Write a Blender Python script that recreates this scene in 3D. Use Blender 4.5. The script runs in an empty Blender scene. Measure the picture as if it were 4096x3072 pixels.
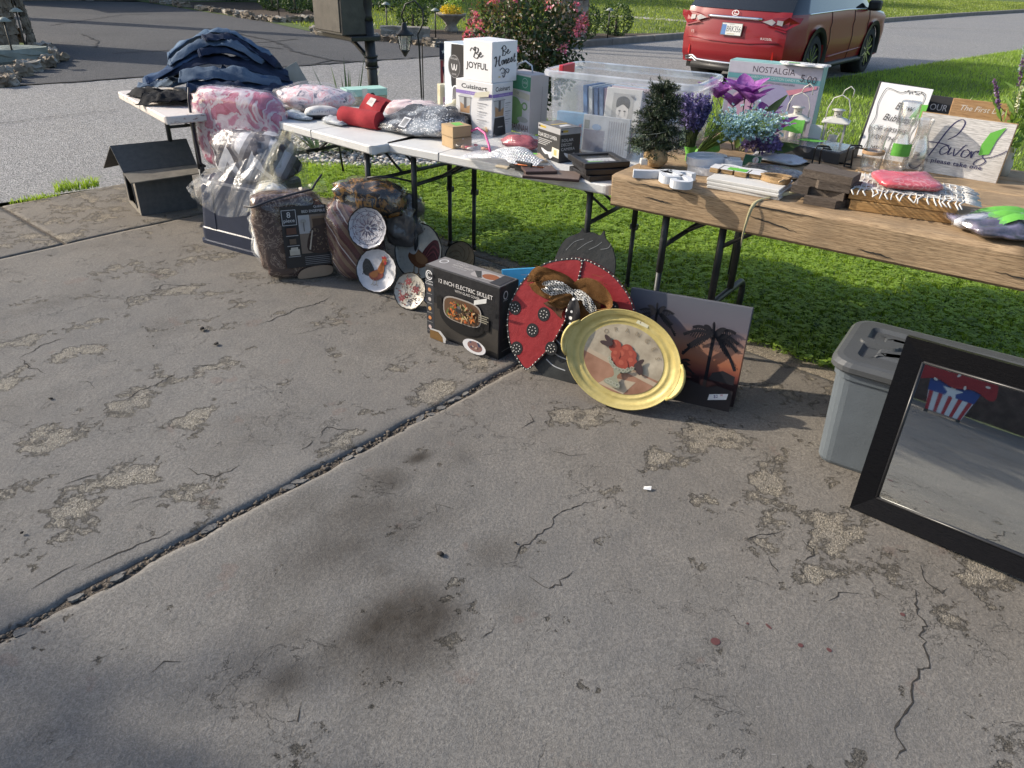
import bpy, bmesh, math, random
import numpy as np
from mathutils import Vector, Matrix, noise as mnoise
random.seed(7)
RS = np.random.RandomState(7)
rad = math.radians
scene = bpy.context.scene
col = scene.collection
# ------------------------------------------------------------------ camera
CAM_H, PITCH, ROLL, FPX = 1.62, 29.8, 2.1, 750.0
cd = bpy.data.cameras.new('camera'); cam = bpy.data.objects.new('camera', cd); col.objects.link(cam)
cd.sensor_width = 36.0; cd.lens = 36.0 * FPX / 1024.0; cd.clip_end = 500.0; cd.clip_start = 0.05
_p, _r = rad(PITCH), rad(ROLL)
_right, _up = Vector((1, 0, 0)), Vector((0, math.sin(_p), math.cos(_p)))
_fw = Vector((0, math.cos(_p), -math.sin(_p)))
_R = _right * math.cos(_r) + _up * math.sin(_r); _U = -_right * math.sin(_r) + _up * math.cos(_r)
cam.matrix_world = Matrix(((_R.x, _U.x, -_fw.x, 0), (_R.y, _U.y, -_fw.y, 0), (_R.z, _U.z, -_fw.z, CAM_H), (0, 0, 0, 1)))
scene.camera = cam
# ------------------------------------------------------------------ light
SUN_EL, SUN_AZ = 29.0, 12.0          # elevation; light travels along (cos az, -sin az)
world = bpy.data.worlds.new('World'); scene.world = world; world.use_nodes = True
wn = world.node_tree; wn.nodes.clear()
sky = wn.nodes.new('ShaderNodeTexSky'); sky.sky_type = 'NISHITA'; sky.sun_disc = False
sky.sun_elevation = rad(SUN_EL); sky.air_density = 1.0; sky.dust_density = 2.0; sky.ozone_density = 1.0
_sd = Vector((-math.cos(rad(SUN_AZ)), math.sin(rad(SUN_AZ))))      # towards the sun
sky.sun_rotation = math.atan2(_sd.x, _sd.y)
bg = wn.nodes.new('ShaderNodeBackground'); bg.inputs[1].default_value = 0.15
wo = wn.nodes.new('ShaderNodeOutputWorld')
wn.links.new(sky.outputs[0], bg.inputs[0]); wn.links.new(bg.outputs[0], wo.inputs[0])
sl = bpy.data.lights.new('sun', 'SUN'); sl.energy = 3.9; sl.angle = rad(0.55); sl.color = (1.0, 0.90, 0.76)
sun = bpy.data.objects.new('sun', sl); col.objects.link(sun)
sun.rotation_euler = Vector((-_sd.x * math.cos(rad(SUN_EL)), -_sd.y * math.cos(rad(SUN_EL)), -math.sin(rad(SUN_EL)))).to_track_quat('-Z', 'Y').to_euler()
vs = scene.view_settings
vs.view_transform = 'Standard'; vs.look = 'None'; vs.exposure = 0.6; vs.gamma = 1.0; vs.use_curve_mapping = False
scene.cycles.max_bounces = 8; scene.cycles.transparent_max_bounces = 24; scene.cycles.caustics_reflective = False; scene.cycles.caustics_refractive = False
# ------------------------------------------------------------------ materials
MATS = {}
def nt(m):
 m.use_nodes = True
 t = m.node_tree; t.nodes.clear()
 o = t.nodes.new('ShaderNodeOutputMaterial')
 return t, o
def N(t, typ, **kw):
 n = t.nodes.new(typ)
 for k, v in kw.items():
  if k.startswith('i_'):
   key = k[2:]; n.inputs[int(key) if key.isdigit() else key.replace('_', ' ')].default_value = v
  else: setattr(n, k, v)
 return n
def rgba(c): return (c[0], c[1], c[2], 1.0)
def mixc(t, fac, a, b, blend='MIX'):
 n = t.nodes.new('ShaderNodeMix'); n.data_type = 'RGBA'; n.blend_type = blend
 for sock, v in ((n.inputs[0], fac), (n.inputs[6], a), (n.inputs[7], b)):
  if isinstance(v, (int, float)): sock.default_value = v
  elif isinstance(v, tuple): sock.default_value = rgba(v)
  else: t.links.new(v, sock)
 return n.outputs[2]
def math_(t, op, a, b=None, c=None, clamp=False):
 n = t.nodes.new('ShaderNodeMath'); n.operation = op; n.use_clamp = clamp
 for i, v in enumerate((a, b, c)):
  if v is None: continue
  if isinstance(v, (int, float)): n.inputs[i].default_value = v
  else: t.links.new(v, n.inputs[i])
 return n.outputs[0]
def ramp(t, src, stops):
 n = t.nodes.new('ShaderNodeValToRGB'); t.links.new(src, n.inputs[0])
 e = n.color_ramp.elements
 while len(e) < len(stops): e.new(0.5)
 for el, (p, c) in zip(e, stops):
  el.position = p; el.color = rgba(c) if isinstance(c, tuple) else (c, c, c, 1)
 return n.outputs[0]
def coords(t, kind='Object', scale=None, rot=None):
 tc = t.nodes.new('ShaderNodeTexCoord'); o = tc.outputs[kind]
 if scale or rot:
  mp = t.nodes.new('ShaderNodeMapping'); t.links.new(o, mp.inputs[0])
  if scale: mp.inputs[3].default_value = scale
  if rot: mp.inputs[2].default_value = rot
  o = mp.outputs[0]
 return o
def noise(t, vec, scale, detail=4, rough=.55, out=0, dist=0):
 n = t.nodes.new('ShaderNodeTexNoise'); n.inputs['Scale'].default_value = scale; n.inputs['Detail'].default_value = detail
 n.inputs['Roughness'].default_value = rough; n.inputs['Distortion'].default_value = dist
 if vec is not None: t.links.new(vec, n.inputs['Vector'])
 return n.outputs[out]
def bumpn(t, h, strength=.3, dist=.01, prev=None):
 b = t.nodes.new('ShaderNodeBump'); b.inputs['Strength'].default_value = strength; b.inputs['Distance'].default_value = dist
 t.links.new(h, b.inputs['Height'])
 if prev is not None: t.links.new(prev, b.inputs['Normal'])
 return b.outputs[0]
def princ(t, o, colr, rough=.5, normal=None, metal=0., spec=.5, coat=0., **kw):
 p = t.nodes.new('ShaderNodeBsdfPrincipled')
 def put(name, v):
  s = p.inputs[name]
  if isinstance(v, tuple): s.default_value = rgba(v)
  elif isinstance(v, (int, float)): s.default_value = v
  else: t.links.new(v, s)
 put('Base Color', colr); put('Roughness', rough); put('Metallic', metal); put('Specular IOR Level', spec); put('Coat Weight', coat)
 for k, v in kw.items(): put(k.replace('_', ' '), v)
 if normal is not None: t.links.new(normal, p.inputs['Normal'])
 t.links.new(p.outputs[0], o.inputs[0])
 return p
def pm(name, c, rough=.55, var=.12, scale=18., bump=0., bscale=60., metal=0., spec=.4, coat=0., c2=None, **kw):
 """plain material: colour broken up by noise, optional fine relief"""
 if name in MATS: return MATS[name]
 m = bpy.data.materials.new(name); t, o = nt(m); v = coords(t)
 f = ramp(t, noise(t, v, scale, 5), [(.3, 0.), (.7, 1.)])
 a = tuple(x * (1 - var) for x in c); b = c2 if c2 else tuple(min(1, x * (1 + var)) for x in c)
 nm = bumpn(t, noise(t, v, bscale, 4), bump, .01) if bump else None
 princ(t, o, mixc(t, f, a, b), rough, nm, metal, spec, coat, **kw)
 MATS[name] = m; return m
def ink(c, rough=.5):
 k = 'ink_%02x%02x%02x' % tuple(int(max(0, min(1, x)) * 255) for x in c)
 return pm(k, c, rough, .05, 40.)
def film(name, tint=(1, 1, 1), haze=.12, gloss=.16, rough=.08, bump=.5, bscale=14., clear=(1, 1, 1)):
 """thin clear plastic: lets most light through, glints on its creases"""
 if name in MATS: return MATS[name]
 m = bpy.data.materials.new(name); t, o = nt(m); v = coords(t)
 n1 = bumpn(t, noise(t, v, bscale, 5, .6, dist=.6), bump, .02)
 tr = N(t, 'ShaderNodeBsdfTransparent'); tr.inputs[0].default_value = rgba(clear)
 df = N(t, 'ShaderNodeBsdfDiffuse'); df.inputs[0].default_value = rgba(tint)
 tl = N(t, 'ShaderNodeBsdfTranslucent'); tl.inputs[0].default_value = rgba(tint)
 gl = N(t, 'ShaderNodeBsdfGlossy'); gl.inputs['Roughness'].default_value = rough
 for q in (df, gl): t.links.new(n1, q.inputs['Normal'])
 lw = N(t, 'ShaderNodeLayerWeight'); lw.inputs[0].default_value = .25; t.links.new(n1, lw.inputs['Normal'])
 m0 = N(t, 'ShaderNodeMixShader'); m0.inputs[0].default_value = .5; t.links.new(df.outputs[0], m0.inputs[1]); t.links.new(tl.outputs[0], m0.inputs[2])
 m1 = N(t, 'ShaderNodeMixShader'); t.links.new(math_(t, 'MULTIPLY', ramp(t, noise(t, v, 6., 3), [(.35, .35), (.7, 1.6)]), haze), m1.inputs[0])
 t.links.new(tr.outputs[0], m1.inputs[1]); t.links.new(m0.outputs[0], m1.inputs[2])
 m2 = N(t, 'ShaderNodeMixShader'); t.links.new(math_(t, 'ADD', math_(t, 'MULTIPLY', lw.outputs['Facing'], gloss * 2.2), gloss * .35, clamp=True), m2.inputs[0])
 t.links.new(m1.outputs[0], m2.inputs[1]); t.links.new(gl.outputs[0], m2.inputs[2])
 t.links.new(m2.outputs[0], o.inputs[0]); MATS[name] = m; return m
# ------------------------------------------------------------------ meshes
class MB:
 """collects faces for ONE mesh object"""
 def __init__(s): s.v = []; s.f = []; s.m = []; s.mats = []; s.sm = []
 def mi(s, mat):
  if mat not in s.mats: s.mats.append(mat)
  return s.mats.index(mat)
 def add(s, vs, fs, mat=None, M=None, smooth=False):
  b = len(s.v)
  if M is not None: vs = [tuple(M @ Vector(q)) for q in vs]
  s.v.extend([tuple(q) for q in vs]); k = s.mi(mat) if mat is not None else 0
  for q in fs: s.f.append(tuple(i + b for i in q)); s.m.append(k); s.sm.append(smooth)
  return s
 def box(s, x0, x1, y0, y1, z0, z1, mat=None, M=None):
  v = [(x, y, z) for z in (z0, z1) for y in (y0, y1) for x in (x0, x1)]
  return s.add(v, [(0, 2, 3, 1), (4, 5, 7, 6), (0, 1, 5, 4), (2, 6, 7, 3), (0, 4, 6, 2), (1, 3, 7, 5)], mat, M)
 def bm(s, b, mat=None, M=None, smooth=False):
  b.verts.ensure_lookup_table(); b.verts.index_update()
  s.add([v.co[:] for v in b.verts], [[v.index for v in q.verts] for q in b.faces], mat, M, smooth); b.free(); return s
 def rbox(s, x0, x1, y0, y1, z0, z1, r=.005, seg=2, mat=None, M=None):
  b = bmesh.new(); bmesh.ops.create_cube(b, size=1)
  for v in b.verts: v.co = ((x0 + x1) / 2 + v.co.x * (x1 - x0), (y0 + y1) / 2 + v.co.y * (y1 - y0), (z0 + z1) / 2 + v.co.z * (z1 - z0))
  bmesh.ops.bevel(b, geom=b.edges[:], offset=r, segments=seg, affect='EDGES', profile=.5)
  return s.bm(b, mat, M)
 def tube(s, pts, r, n=8, mat=None, M=None, cap=True, closed=False):
  pts = [Vector(p) for p in pts]; k = len(pts); rr = r if hasattr(r, '__len__') else [r] * k
  vs = []; prev = None
  for i, p in enumerate(pts):
   a = pts[(i - 1) % k] if (i > 0 or closed) else p; c = pts[(i + 1) % k] if (i < k - 1 or closed) else p
   t = (c - a).normalized() if (c - a).length > 1e-9 else Vector((0, 0, 1))
   if prev is None: u = t.orthogonal().normalized()
   else:
    u = prev - t * prev.dot(t); u = u.normalized() if u.length > 1e-6 else t.orthogonal().normalized()
   prev = u; w = t.cross(u)
   for j in range(n):
    an = 2 * math.pi * j / n; vs.append(p + (u * math.cos(an) + w * math.sin(an)) * rr[i])
  fs = []
  for i in range(k if closed else k - 1):
   for j in range(n):
    i2 = (i + 1) % k; fs.append((i * n + j, i * n + (j + 1) % n, i2 * n + (j + 1) % n, i2 * n + j))
  if cap and not closed: fs.append(tuple(range(n - 1, -1, -1))); fs.append(tuple((k - 1) * n + j for j in range(n)))
  return s.add(vs, fs, mat, M, True)
 def lathe(s, prof, n=24, mat=None, M=None, smooth=True):
  vs = []; fs = []; k = len(prof)
  for r, z in prof:
   for j in range(n): a = 2 * math.pi * j / n; vs.append((r * math.cos(a), r * math.sin(a), z))
  for i in range(k - 1):
   for j in range(n): fs.append((i * n + j, i * n + (j + 1) % n, (i + 1) * n + (j + 1) % n, (i + 1) * n + j))
  return s.add(vs, fs, mat, M, smooth)
 def prism(s, out, z0, z1, mat=None, M=None, hole=None):
  """outline in XY extruded in Z (counter-clockwise)"""
  n = len(out); vs = [(x, y, z0) for x, y in out] + [(x, y, z1) for x, y in out]
  fs = [(i, (i + 1) % n, n + (i + 1) % n, n + i) for i in range(n)] + [tuple(range(n - 1, -1, -1)), tuple(range(n, 2 * n))]
  return s.add(vs, fs, mat, M)
 def surf(s, P, mat=None, M=None, smooth=True, wrap=False):
  """P: array (a, b, 3)"""
  P = np.asarray(P, float); a, b = P.shape[:2]
  fs = [(i * b + j, i * b + (j + 1) % b, (i + 1) * b + (j + 1) % b, (i + 1) * b + j) for i in range(a - 1) for j in range(b if wrap else b - 1)]
  return s.add(P.reshape(-1, 3).tolist(), fs, mat, M, smooth)
def FRAME(o, right, up):
 """matrix with X = right, Z = up, Y = into the face"""
 r = Vector(right).normalized(); u = Vector(up); u = (u - r * u.dot(r)).normalized(); n = u.cross(r)
 return Matrix(((r.x, n.x, u.x, o[0]), (r.y, n.y, u.y, o[1]), (r.z, n.z, u.z, o[2]), (0, 0, 0, 1)))
def obj(name, mb, mat=None, parent=None, M=None):
 me = bpy.data.meshes.new(name); me.from_pydata(mb.v, [], mb.f)
 mats = mb.mats if mb.mats else []
 if mat is not None: me.materials.append(mat)
 else:
  for q in mats: me.materials.append(q)
  if len(mats) > 1: me.polygons.foreach_set('material_index', mb.m)
 me.polygons.foreach_set('use_smooth', mb.sm); me.update()
 o = bpy.data.objects.new(name, me); col.objects.link(o)
 if M is not None: o.matrix_world = M
 if parent is not None: o.parent = parent
 return o
def npobj(name, V, F, mat, parent=None, smooth=False, attrs=None):
 """big mesh from numpy arrays; F is (n, 3) or (n, 4)"""
 me = bpy.data.meshes.new(name); V = np.asarray(V, np.float32); F = np.asarray(F, np.int32); k = F.shape[1]
 me.vertices.add(len(V)); me.vertices.foreach_set('co', V.ravel())
 me.loops.add(F.size); me.loops.foreach_set('vertex_index', F.ravel())
 me.polygons.add(len(F)); me.polygons.foreach_set('loop_start', np.arange(0, F.size, k, dtype=np.int32))
 try: me.polygons.foreach_set('loop_total', np.full(len(F), k, np.int32))
 except Exception: pass
 me.polygons.foreach_set('use_smooth', np.full(len(F), smooth, bool))
 for an, av in (attrs or {}).items():
  if np.ndim(av) == 2:
   A = me.attributes.new(an, 'FLOAT_COLOR', 'POINT'); A.data.foreach_set('color', np.asarray(av, np.float32).ravel())
  else:
   A = me.attributes.new(an, 'FLOAT', 'POINT'); A.data.foreach_set('value', np.asarray(av, np.float32).ravel())
 me.update(calc_edges=True); me.validate()
 if isinstance(mat, (list, tuple)):
  for q in mat: me.materials.append(q)
 else: me.materials.append(mat)
 o = bpy.data.objects.new(name, me); col.objects.link(o)
 if parent is not None: o.parent = parent
 return o
def tag(o, label=None, cat=None, group=None, kind=None):
 if label: o['label'] = label
 if cat: o['category'] = cat
 if group: o['group'] = group
 if kind: o['kind'] = kind
 return o
def thing(name, label, cat, loc=(0, 0, 0), yaw=0., group=None, M=None):
 o = bpy.data.objects.new(name, None); o.empty_display_size = .05; col.objects.link(o)
 if M is not None: o.matrix_world = M
 else: o.location = loc; o.rotation_euler = (0, 0, rad(yaw))
 return tag(o, label, cat, group)
def struct(o): o['kind'] = 'structure'; return o
def copy_tree(o, parent=None):
 c = o.copy(); col.objects.link(c); c.parent = parent
 for ch in list(o.children): copy_tree(ch, c)
 return c
# ------------------------------------------------------------------ printing on flat faces
_tmp = bpy.data.scenes.new('lettering')
TEXTS = {}
def text_mesh(s, shear=0., bold=0., spacing=1.):
 key = (s, shear, bold, spacing)
 if key in TEXTS: return TEXTS[key]
 c = bpy.data.curves.new('lettering', 'FONT'); c.body = s; c.size = 1.; c.shear = shear; c.offset = bold; c.space_character = spacing
 c.resolution_u = 3; c.fill_mode = 'FRONT'
 o = bpy.data.objects.new('lettering', c); _tmp.collection.objects.link(o)
 vl = _tmp.view_layers[0]; vl.update()
 me = bpy.data.meshes.new_from_object(o.evaluated_get(vl.depsgraph))
 V = np.array([v.co[:] for v in me.vertices]) if len(me.vertices) else np.zeros((0, 3)); Fc = [tuple(p.vertices) for p in me.polygons]
 bpy.data.objects.remove(o); bpy.data.curves.remove(c); bpy.data.meshes.remove(me)
 if len(V): V[:, 0] -= V[:, 0].min(); V[:, 1] -= V[:, 1].min()
 TEXTS[key] = (V, Fc); return V, Fc
class Print:
 """flat print on a face: X right, Z up, Y into the face; every layer lies .25 mm in front of the last"""
 def __init__(s, M=None): s.mb = MB(); s.k = 0; s.M = M if M is not None else Matrix.Identity(4)
 def y(s): s.k += 1; return -.0003 * s.k - .0002
 def poly(s, pts, c, rough=.5):
  y = s.y(); s.mb.add([(p[0], y, p[1]) for p in pts], [tuple(range(len(pts)))], c if isinstance(c, bpy.types.Material) else ink(c, rough), s.M); return s
 def rect(s, x0, z0, x1, z1, c, rough=.5): return s.poly([(x0, z0), (x1, z0), (x1, z1), (x0, z1)], c, rough)
 def ell(s, x, z, a, b, c, n=28, rot=0., a0=0., a1=360.):
  cs, sn = math.cos(rad(rot)), math.sin(rad(rot)); P = []
  for i in range(n + (a1 - a0 < 360)):
   t = rad(a0 + (a1 - a0) * i / n); u, v = a * math.cos(t), b * math.sin(t); P.append((x + u * cs - v * sn, z + u * sn + v * cs))
  return s.poly(P, c)
 def ring(s, x, z, a, b, w, c, n=36):
  y = s.y(); vs = []
  for i in range(n):
   t = 2 * math.pi * i / n; vs += [(x + a * math.cos(t), y, z + b * math.sin(t)), (x + (a - w) * math.cos(t), y, z + (b - w) * math.sin(t))]
  s.mb.add(vs, [(2 * i, 2 * ((i + 1) % n), 2 * ((i + 1) % n) + 1, 2 * i + 1) for i in range(n)], ink(c), s.M); return s
 def stroke(s, pts, w, c, taper=False, smooth=True):
  """line of a pen; w may vary along it"""
  P = [Vector((p[0], p[1])) for p in pts]
  if smooth and len(P) > 2:
   Q = []
   for i in range(len(P) - 1):
    p0, p1, p2, p3 = P[max(i - 1, 0)], P[i], P[i + 1], P[min(i + 2, len(P) - 1)]
    for k in range(6):
     t = k / 6; Q.append(.5 * ((2 * p1) + (p2 - p0) * t + (2 * p0 - 5 * p1 + 4 * p2 - p3) * t * t + (3 * p1 - p0 - 3 * p2 + p3) * t ** 3))
   Q.append(P[-1]); P = Q
  y = s.y(); vs = []; n = len(P)
  for i in range(n):
   t = (P[min(i + 1, n - 1)] - P[max(i - 1, 0)]); t = t.normalized() if t.length > 1e-9 else Vector((1, 0)); q = Vector((-t.y, t.x))
   k = w * .5 * ((.35 + .65 * abs(t.y)) if taper else 1.)
   a, b = P[i] + q * k, P[i] - q * k; vs += [(a.x, y, a.y), (b.x, y, b.y)]
  s.mb.add(vs, [(2 * i, 2 * i + 1, 2 * i + 3, 2 * i + 2) for i in range(n - 1)], ink(c), s.M); return s
 def text(s, body, x, z, h, c, w=None, align='L', shear=0., bold=0., rot=0., spacing=1.):
  """cap height h; optional fitted width w"""
  V, Fc = text_mesh(body, shear, bold, spacing)
  if not len(V): return s
  hh = V[:, 1].max() or 1.; k = h / (hh if any(ch.isupper() or ch.isdigit() or ch in 'bdfhklt' for ch in body) else hh)
  kx = k if w is None else w / max(V[:, 0].max(), 1e-6)
  X = V[:, 0] * kx; Z = V[:, 1] * k; W = X.max()
  if align == 'C': X = X - W / 2
  elif align == 'R': X = X - W
  cs, sn = math.cos(rad(rot)), math.sin(rad(rot)); y = s.y()
  s.mb.add([(x + a * cs - b * sn, y, z + a * sn + b * cs) for a, b in zip(X, Z)], Fc, ink(c), s.M); return s
 def done(s, parent, name='print', label=None):
  o = obj(name, s.mb, None, parent)
  if label: o['label'] = label
  return o
def faces_of_box(wr, wl, h):
 """print frames of the right face, the left face and the top of a box standing at its near corner"""
 return (Matrix.Identity(4), FRAME((0, wl, 0), (0, -1, 0), (0, 0, 1)), FRAME((0, 0, h), (1, 0, 0), (0, 1, 0)))
def fbm2(x, y, sc, oct=4, seed=0):
 """vectorised value noise"""
 out = np.zeros(np.broadcast(x, y).shape); amp = 1.; tot = 0
 for k in range(oct):
  rs = np.random.RandomState(seed * 31 + k); T = rs.rand(64, 64); xx = x * sc * 2 ** k; yy = y * sc * 2 ** k
  xi = np.floor(xx).astype(int); yi = np.floor(yy).astype(int); fx = xx - xi; fy = yy - yi; fx = fx * fx * (3 - 2 * fx); fy = fy * fy * (3 - 2 * fy)
  a = T[xi % 64, yi % 64]; b = T[(xi + 1) % 64, yi % 64]; c = T[xi % 64, (yi + 1) % 64]; d = T[(xi + 1) % 64, (yi + 1) % 64]
  out = out + amp * ((a * (1 - fx) + b * fx) * (1 - fy) + (c * (1 - fx) + d * fx) * fy); tot += amp; amp *= .5
 return out / tot
# ------------------------------------------------------------------ the ground
KX, KY = -2.46, 6.39                                    # corner of the driveway at street and lawn
EA, EB = (.766, -.643), (-.643, -.766)                  # up the driveway towards the house; across it, away from the lawn
def AB(a, b): return (KX + EA[0] * a + EB[0] * b, KY + EA[1] * a + EB[1] * b)
def toAB(x, y): return ((x - KX) * EA[0] + (y - KY) * EA[1], (x - KX) * EB[0] + (y - KY) * EB[1])
def concrete_mat():
 m = bpy.data.materials.new('weathered_concrete'); t, o = nt(m); v = coords(t)
 at = lambda n: N(t, 'ShaderNodeAttribute', attribute_name=n).outputs['Fac']
 expo, stain, warm = at('expo'), at('stain'), at('warm')
 big = noise(t, v, 1.3, 5, .55); mid = noise(t, v, 7., 6, .6); fine = noise(t, v, 260., 3, .7); gr = noise(t, v, 90., 4, .7)
 flk = noise(t, v, 4.4, 11, .68, dist=.2)
 # smooth cream coat, its edges broken away where 'expo' is high
 isl = noise(t, v, 21., 8, .68)
 raw = math_(t, 'ADD', math_(t, 'ADD', math_(t, 'MULTIPLY', flk, .72), math_(t, 'MULTIPLY', isl, .28)), expo)
 mask = ramp(t, raw, [(.535, 0.), (.60, 1.)])
 lip = math_(t, 'MULTIPLY', ramp(t, raw, [(.53, 0.), (.556, 1.)]), ramp(t, raw, [(.57, 1.), (.60, 0.)]))
 coat_c = mixc(t, ramp(t, big, [(.36, 0.), (.64, 1.)]), (.151, .149, .145), (.214, .206, .191))
 coat_c = mixc(t, ramp(t, mid, [(.35, 0.), (.7, 1.)]), coat_c, mixc(t, .6, coat_c, (.235, .222, .205)))
 coat_c = mixc(t, ramp(t, noise(t, v, 2.6, 6, .65, dist=.4), [(.50, 0.), (.68, .42)]), coat_c, (.105, .097, .087))
 coat_c = mixc(t, ramp(t, gr, [(.42, .5), (.58, 0.)]), coat_c, (.10, .097, .092))
 coat_c = mixc(t, ramp(t, fine, [(.3, .75), (.55, 0.)]), coat_c, (.075, .071, .067))
 # sandy aggregate underneath
 vo = N(t, 'ShaderNodeTexVoronoi'); vo.inputs['Scale'].default_value = 230.; t.links.new(v, vo.inputs['Vector'])
 vv = N(t, 'ShaderNodeSeparateColor'); t.links.new(vo.outputs['Color'], vv.inputs[0])
 sand = ramp(t, vv.outputs[0], [(0., (.10, .092, .076)), (.3, (.20, .185, .153)), (.75, (.255, .235, .193)), (1., (.38, .355, .31))])
 sand = mixc(t, ramp(t, mid, [(.3, .7), (.62, .1)]), sand, (.18, .172, .158))
 pit = math_(t, 'MULTIPLY', ramp(t, noise(t, v, 42., 6, .75), [(.56, 0.), (.64, 1.)]), mask)
 sand = mixc(t, math_(t, 'MULTIPLY', pit, .3), sand, (.05, .045, .042))
 coat_c = mixc(t, ramp(t, fine, [(.60, 0.), (.75, .5)]), coat_c, (.33, .32, .30))
 c = mixc(t, mask, coat_c, sand)
 c = mixc(t, warm, c, mixc(t, 1., c, (1.09, 1.0, .88), 'MULTIPLY'))
 edge_on = ramp(t, noise(t, v, 2.3, 3), [(.42, 0.), (.62, 1.)])
 c = mixc(t, math_(t, 'MULTIPLY', math_(t, 'MULTIPLY', lip, edge_on), .07), c, (.05, .047, .044))  # faint dark line along flake edges: dirt plus ledge shade put into the colour
 sv = math_(t, 'MULTIPLY', stain, ramp(t, noise(t, v, 9., 5), [(.3, .65), (.6, 1.1)]), clamp=True)
 c = mixc(t, sv, c, (.032, .027, .022))
 red = ramp(t, noise(t, v, 5.2, 3), [(.66, 0.), (.69, .35)])
 c = mixc(t, math_(t, 'MULTIPLY', red, .5), c, (.16, .09, .07))
 hn = noise(t, v, 4.2, 9, .62, dist=.5)
 hair = math_(t, 'MULTIPLY', ramp(t, math_(t, 'ABSOLUTE', math_(t, 'SUBTRACT', hn, .5)), [(.0, 1.), (.0045, 0.)]), ramp(t, noise(t, v, 2.7, 3), [(.52, 0.), (.60, 1.)]))
 c = mixc(t, math_(t, 'MULTIPLY', hair, .42), c, (.03, .028, .026))
 # small white scuffs
 sc_ = noise(t, coords(t, 'Object', (1., 5., 1.), (0, 0, .5)), 16., 3, .5)
 c = mixc(t, ramp(t, sc_, [(.735, 0.), (.76, .35)]), c, (.45, .44, .43))
 h = math_(t, 'ADD', math_(t, 'MULTIPLY', ramp(t, raw, [(.545, 1.), (.575, 0.)]), 1.), math_(t, 'MULTIPLY', math_(t, 'ADD', pit, hair), -.8))
 nrm = bumpn(t, h, .85, .0036)
 fineh = math_(t, 'ADD', math_(t, 'MULTIPLY', vo.outputs['Distance'], math_(t, 'MULTIPLY', mask, -1.3)), math_(t, 'ADD', math_(t, 'MULTIPLY', gr, .9), math_(t, 'MULTIPLY', fine, .5)))
 nrm = bumpn(t, fineh, .7, .0042, nrm)
 nrm = bumpn(t, noise(t, v, 14., 8, .6), .35, .012, nrm)
 princ(t, o, c, .9, nrm, 0., .25)
 return m
M_CONC = concrete_mat()
M_DIRT = pm('joint_dirt', (.085, .07, .055), .95, .5, 60., 1., 120.)
# where the coat is broken (x, y, radius across, radius along, amount)
EXPO = []
def ex(p, ra, rb, k): EXPO.append((p[0], p[1], ra, rb, k))
for p, ra, rb, k in (
 ((-2.010,2.911,0.000), .10, .30, .20), ((-2.332,3.001,0.000), .07, .2, .2), ((-2.125,2.662,0.000), .06, .2, .2), ((-1.805,3.709,0.000), .08, .25, .16), ((-2.077,3.232,0.000), .05, .2, .12),
 ((-1.254,2.453,0.000), .06, .12, .2), ((-1.518,2.629,0.000), .10, .32, .15), ((-1.602,2.429,0.000), .07, .2, .16), ((-1.732,2.238,0.000), .09, .25, .17), ((-1.527,3.691,-0.000), .2, .3, .10),
 ((-1.220,3.972,0.000), .2, .6, .13), ((-1.949,4.231,0.000), .25, .7, .1), ((-0.920,3.442,0.000), .12, .2, .12), ((-0.650,2.328,0.000), .06, .15, .16), ((-1.419,3.495,-0.000), .06, .18, .12),
 ((-1.368,1.993,0.000), .09, .22, .2), ((-1.100,2.009,0.000), .07, .16, .2), ((-1.305,1.818,0.000), .07, .13, .17), ((-1.649,2.017,0.000), .08, .2, .15), ((-0.885,1.291,0.000), .03, .10, .12),
 ((-0.424,1.218,0.000), .04, .06, .16), ((-0.474,1.082,-0.000), .10, .25, .12), ((-1.044,1.296,0.000), .03, .08, .12),
 ((-0.536,2.922,0.000), .07, .14, .2), ((-0.341,2.717,0.000), .07, .11, .22), ((-0.153,2.969,0.000), .05, .2, .15), ((0.180,2.542,0.000), .05, .12, .22), ((0.347,2.597,0.000), .07, .15, .2),
 ((0.548,2.313,0.000), .10, .22, .17), ((0.714,2.426,0.000), .14, .25, .15), ((0.313,1.852,0.000), .03, .05, .22), ((0.360,1.801,0.000), .025, .035, .22), ((0.666,2.007,0.000), .08, .12, .15),
 ((0.604,1.762,0.000), .04, .07, .14), ((-0.160,1.610,0.000), .03, .06, .1), ((0.157,1.486,0.000), .04, .05, .13), ((-0.133,1.425,0.000), .04, .08, .13), ((0.385,2.139,0.000), .05, .12, .14),
 ((0.898,2.163,0.000), .08, .2, .2), ((0.919,1.936,0.000), .10, .15, .22), ((1.053,1.917,0.000), .10, .16, .24), ((0.982,1.712,0.000), .09, .12, .18), ((1.181,1.737,0.000), .08, .18, .15),
 ((1.465,1.706,0.000), .12, .2, .17), ((1.448,1.533,0.000), .05, .08, .18), ((0.600,1.745,0.000), .04, .06, .13), ((1.191,1.119,-0.000), .03, .07, .2), ((0.859,1.115,0.000), .03, .06, .15)):
 ex(p, ra, rb, k)
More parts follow.
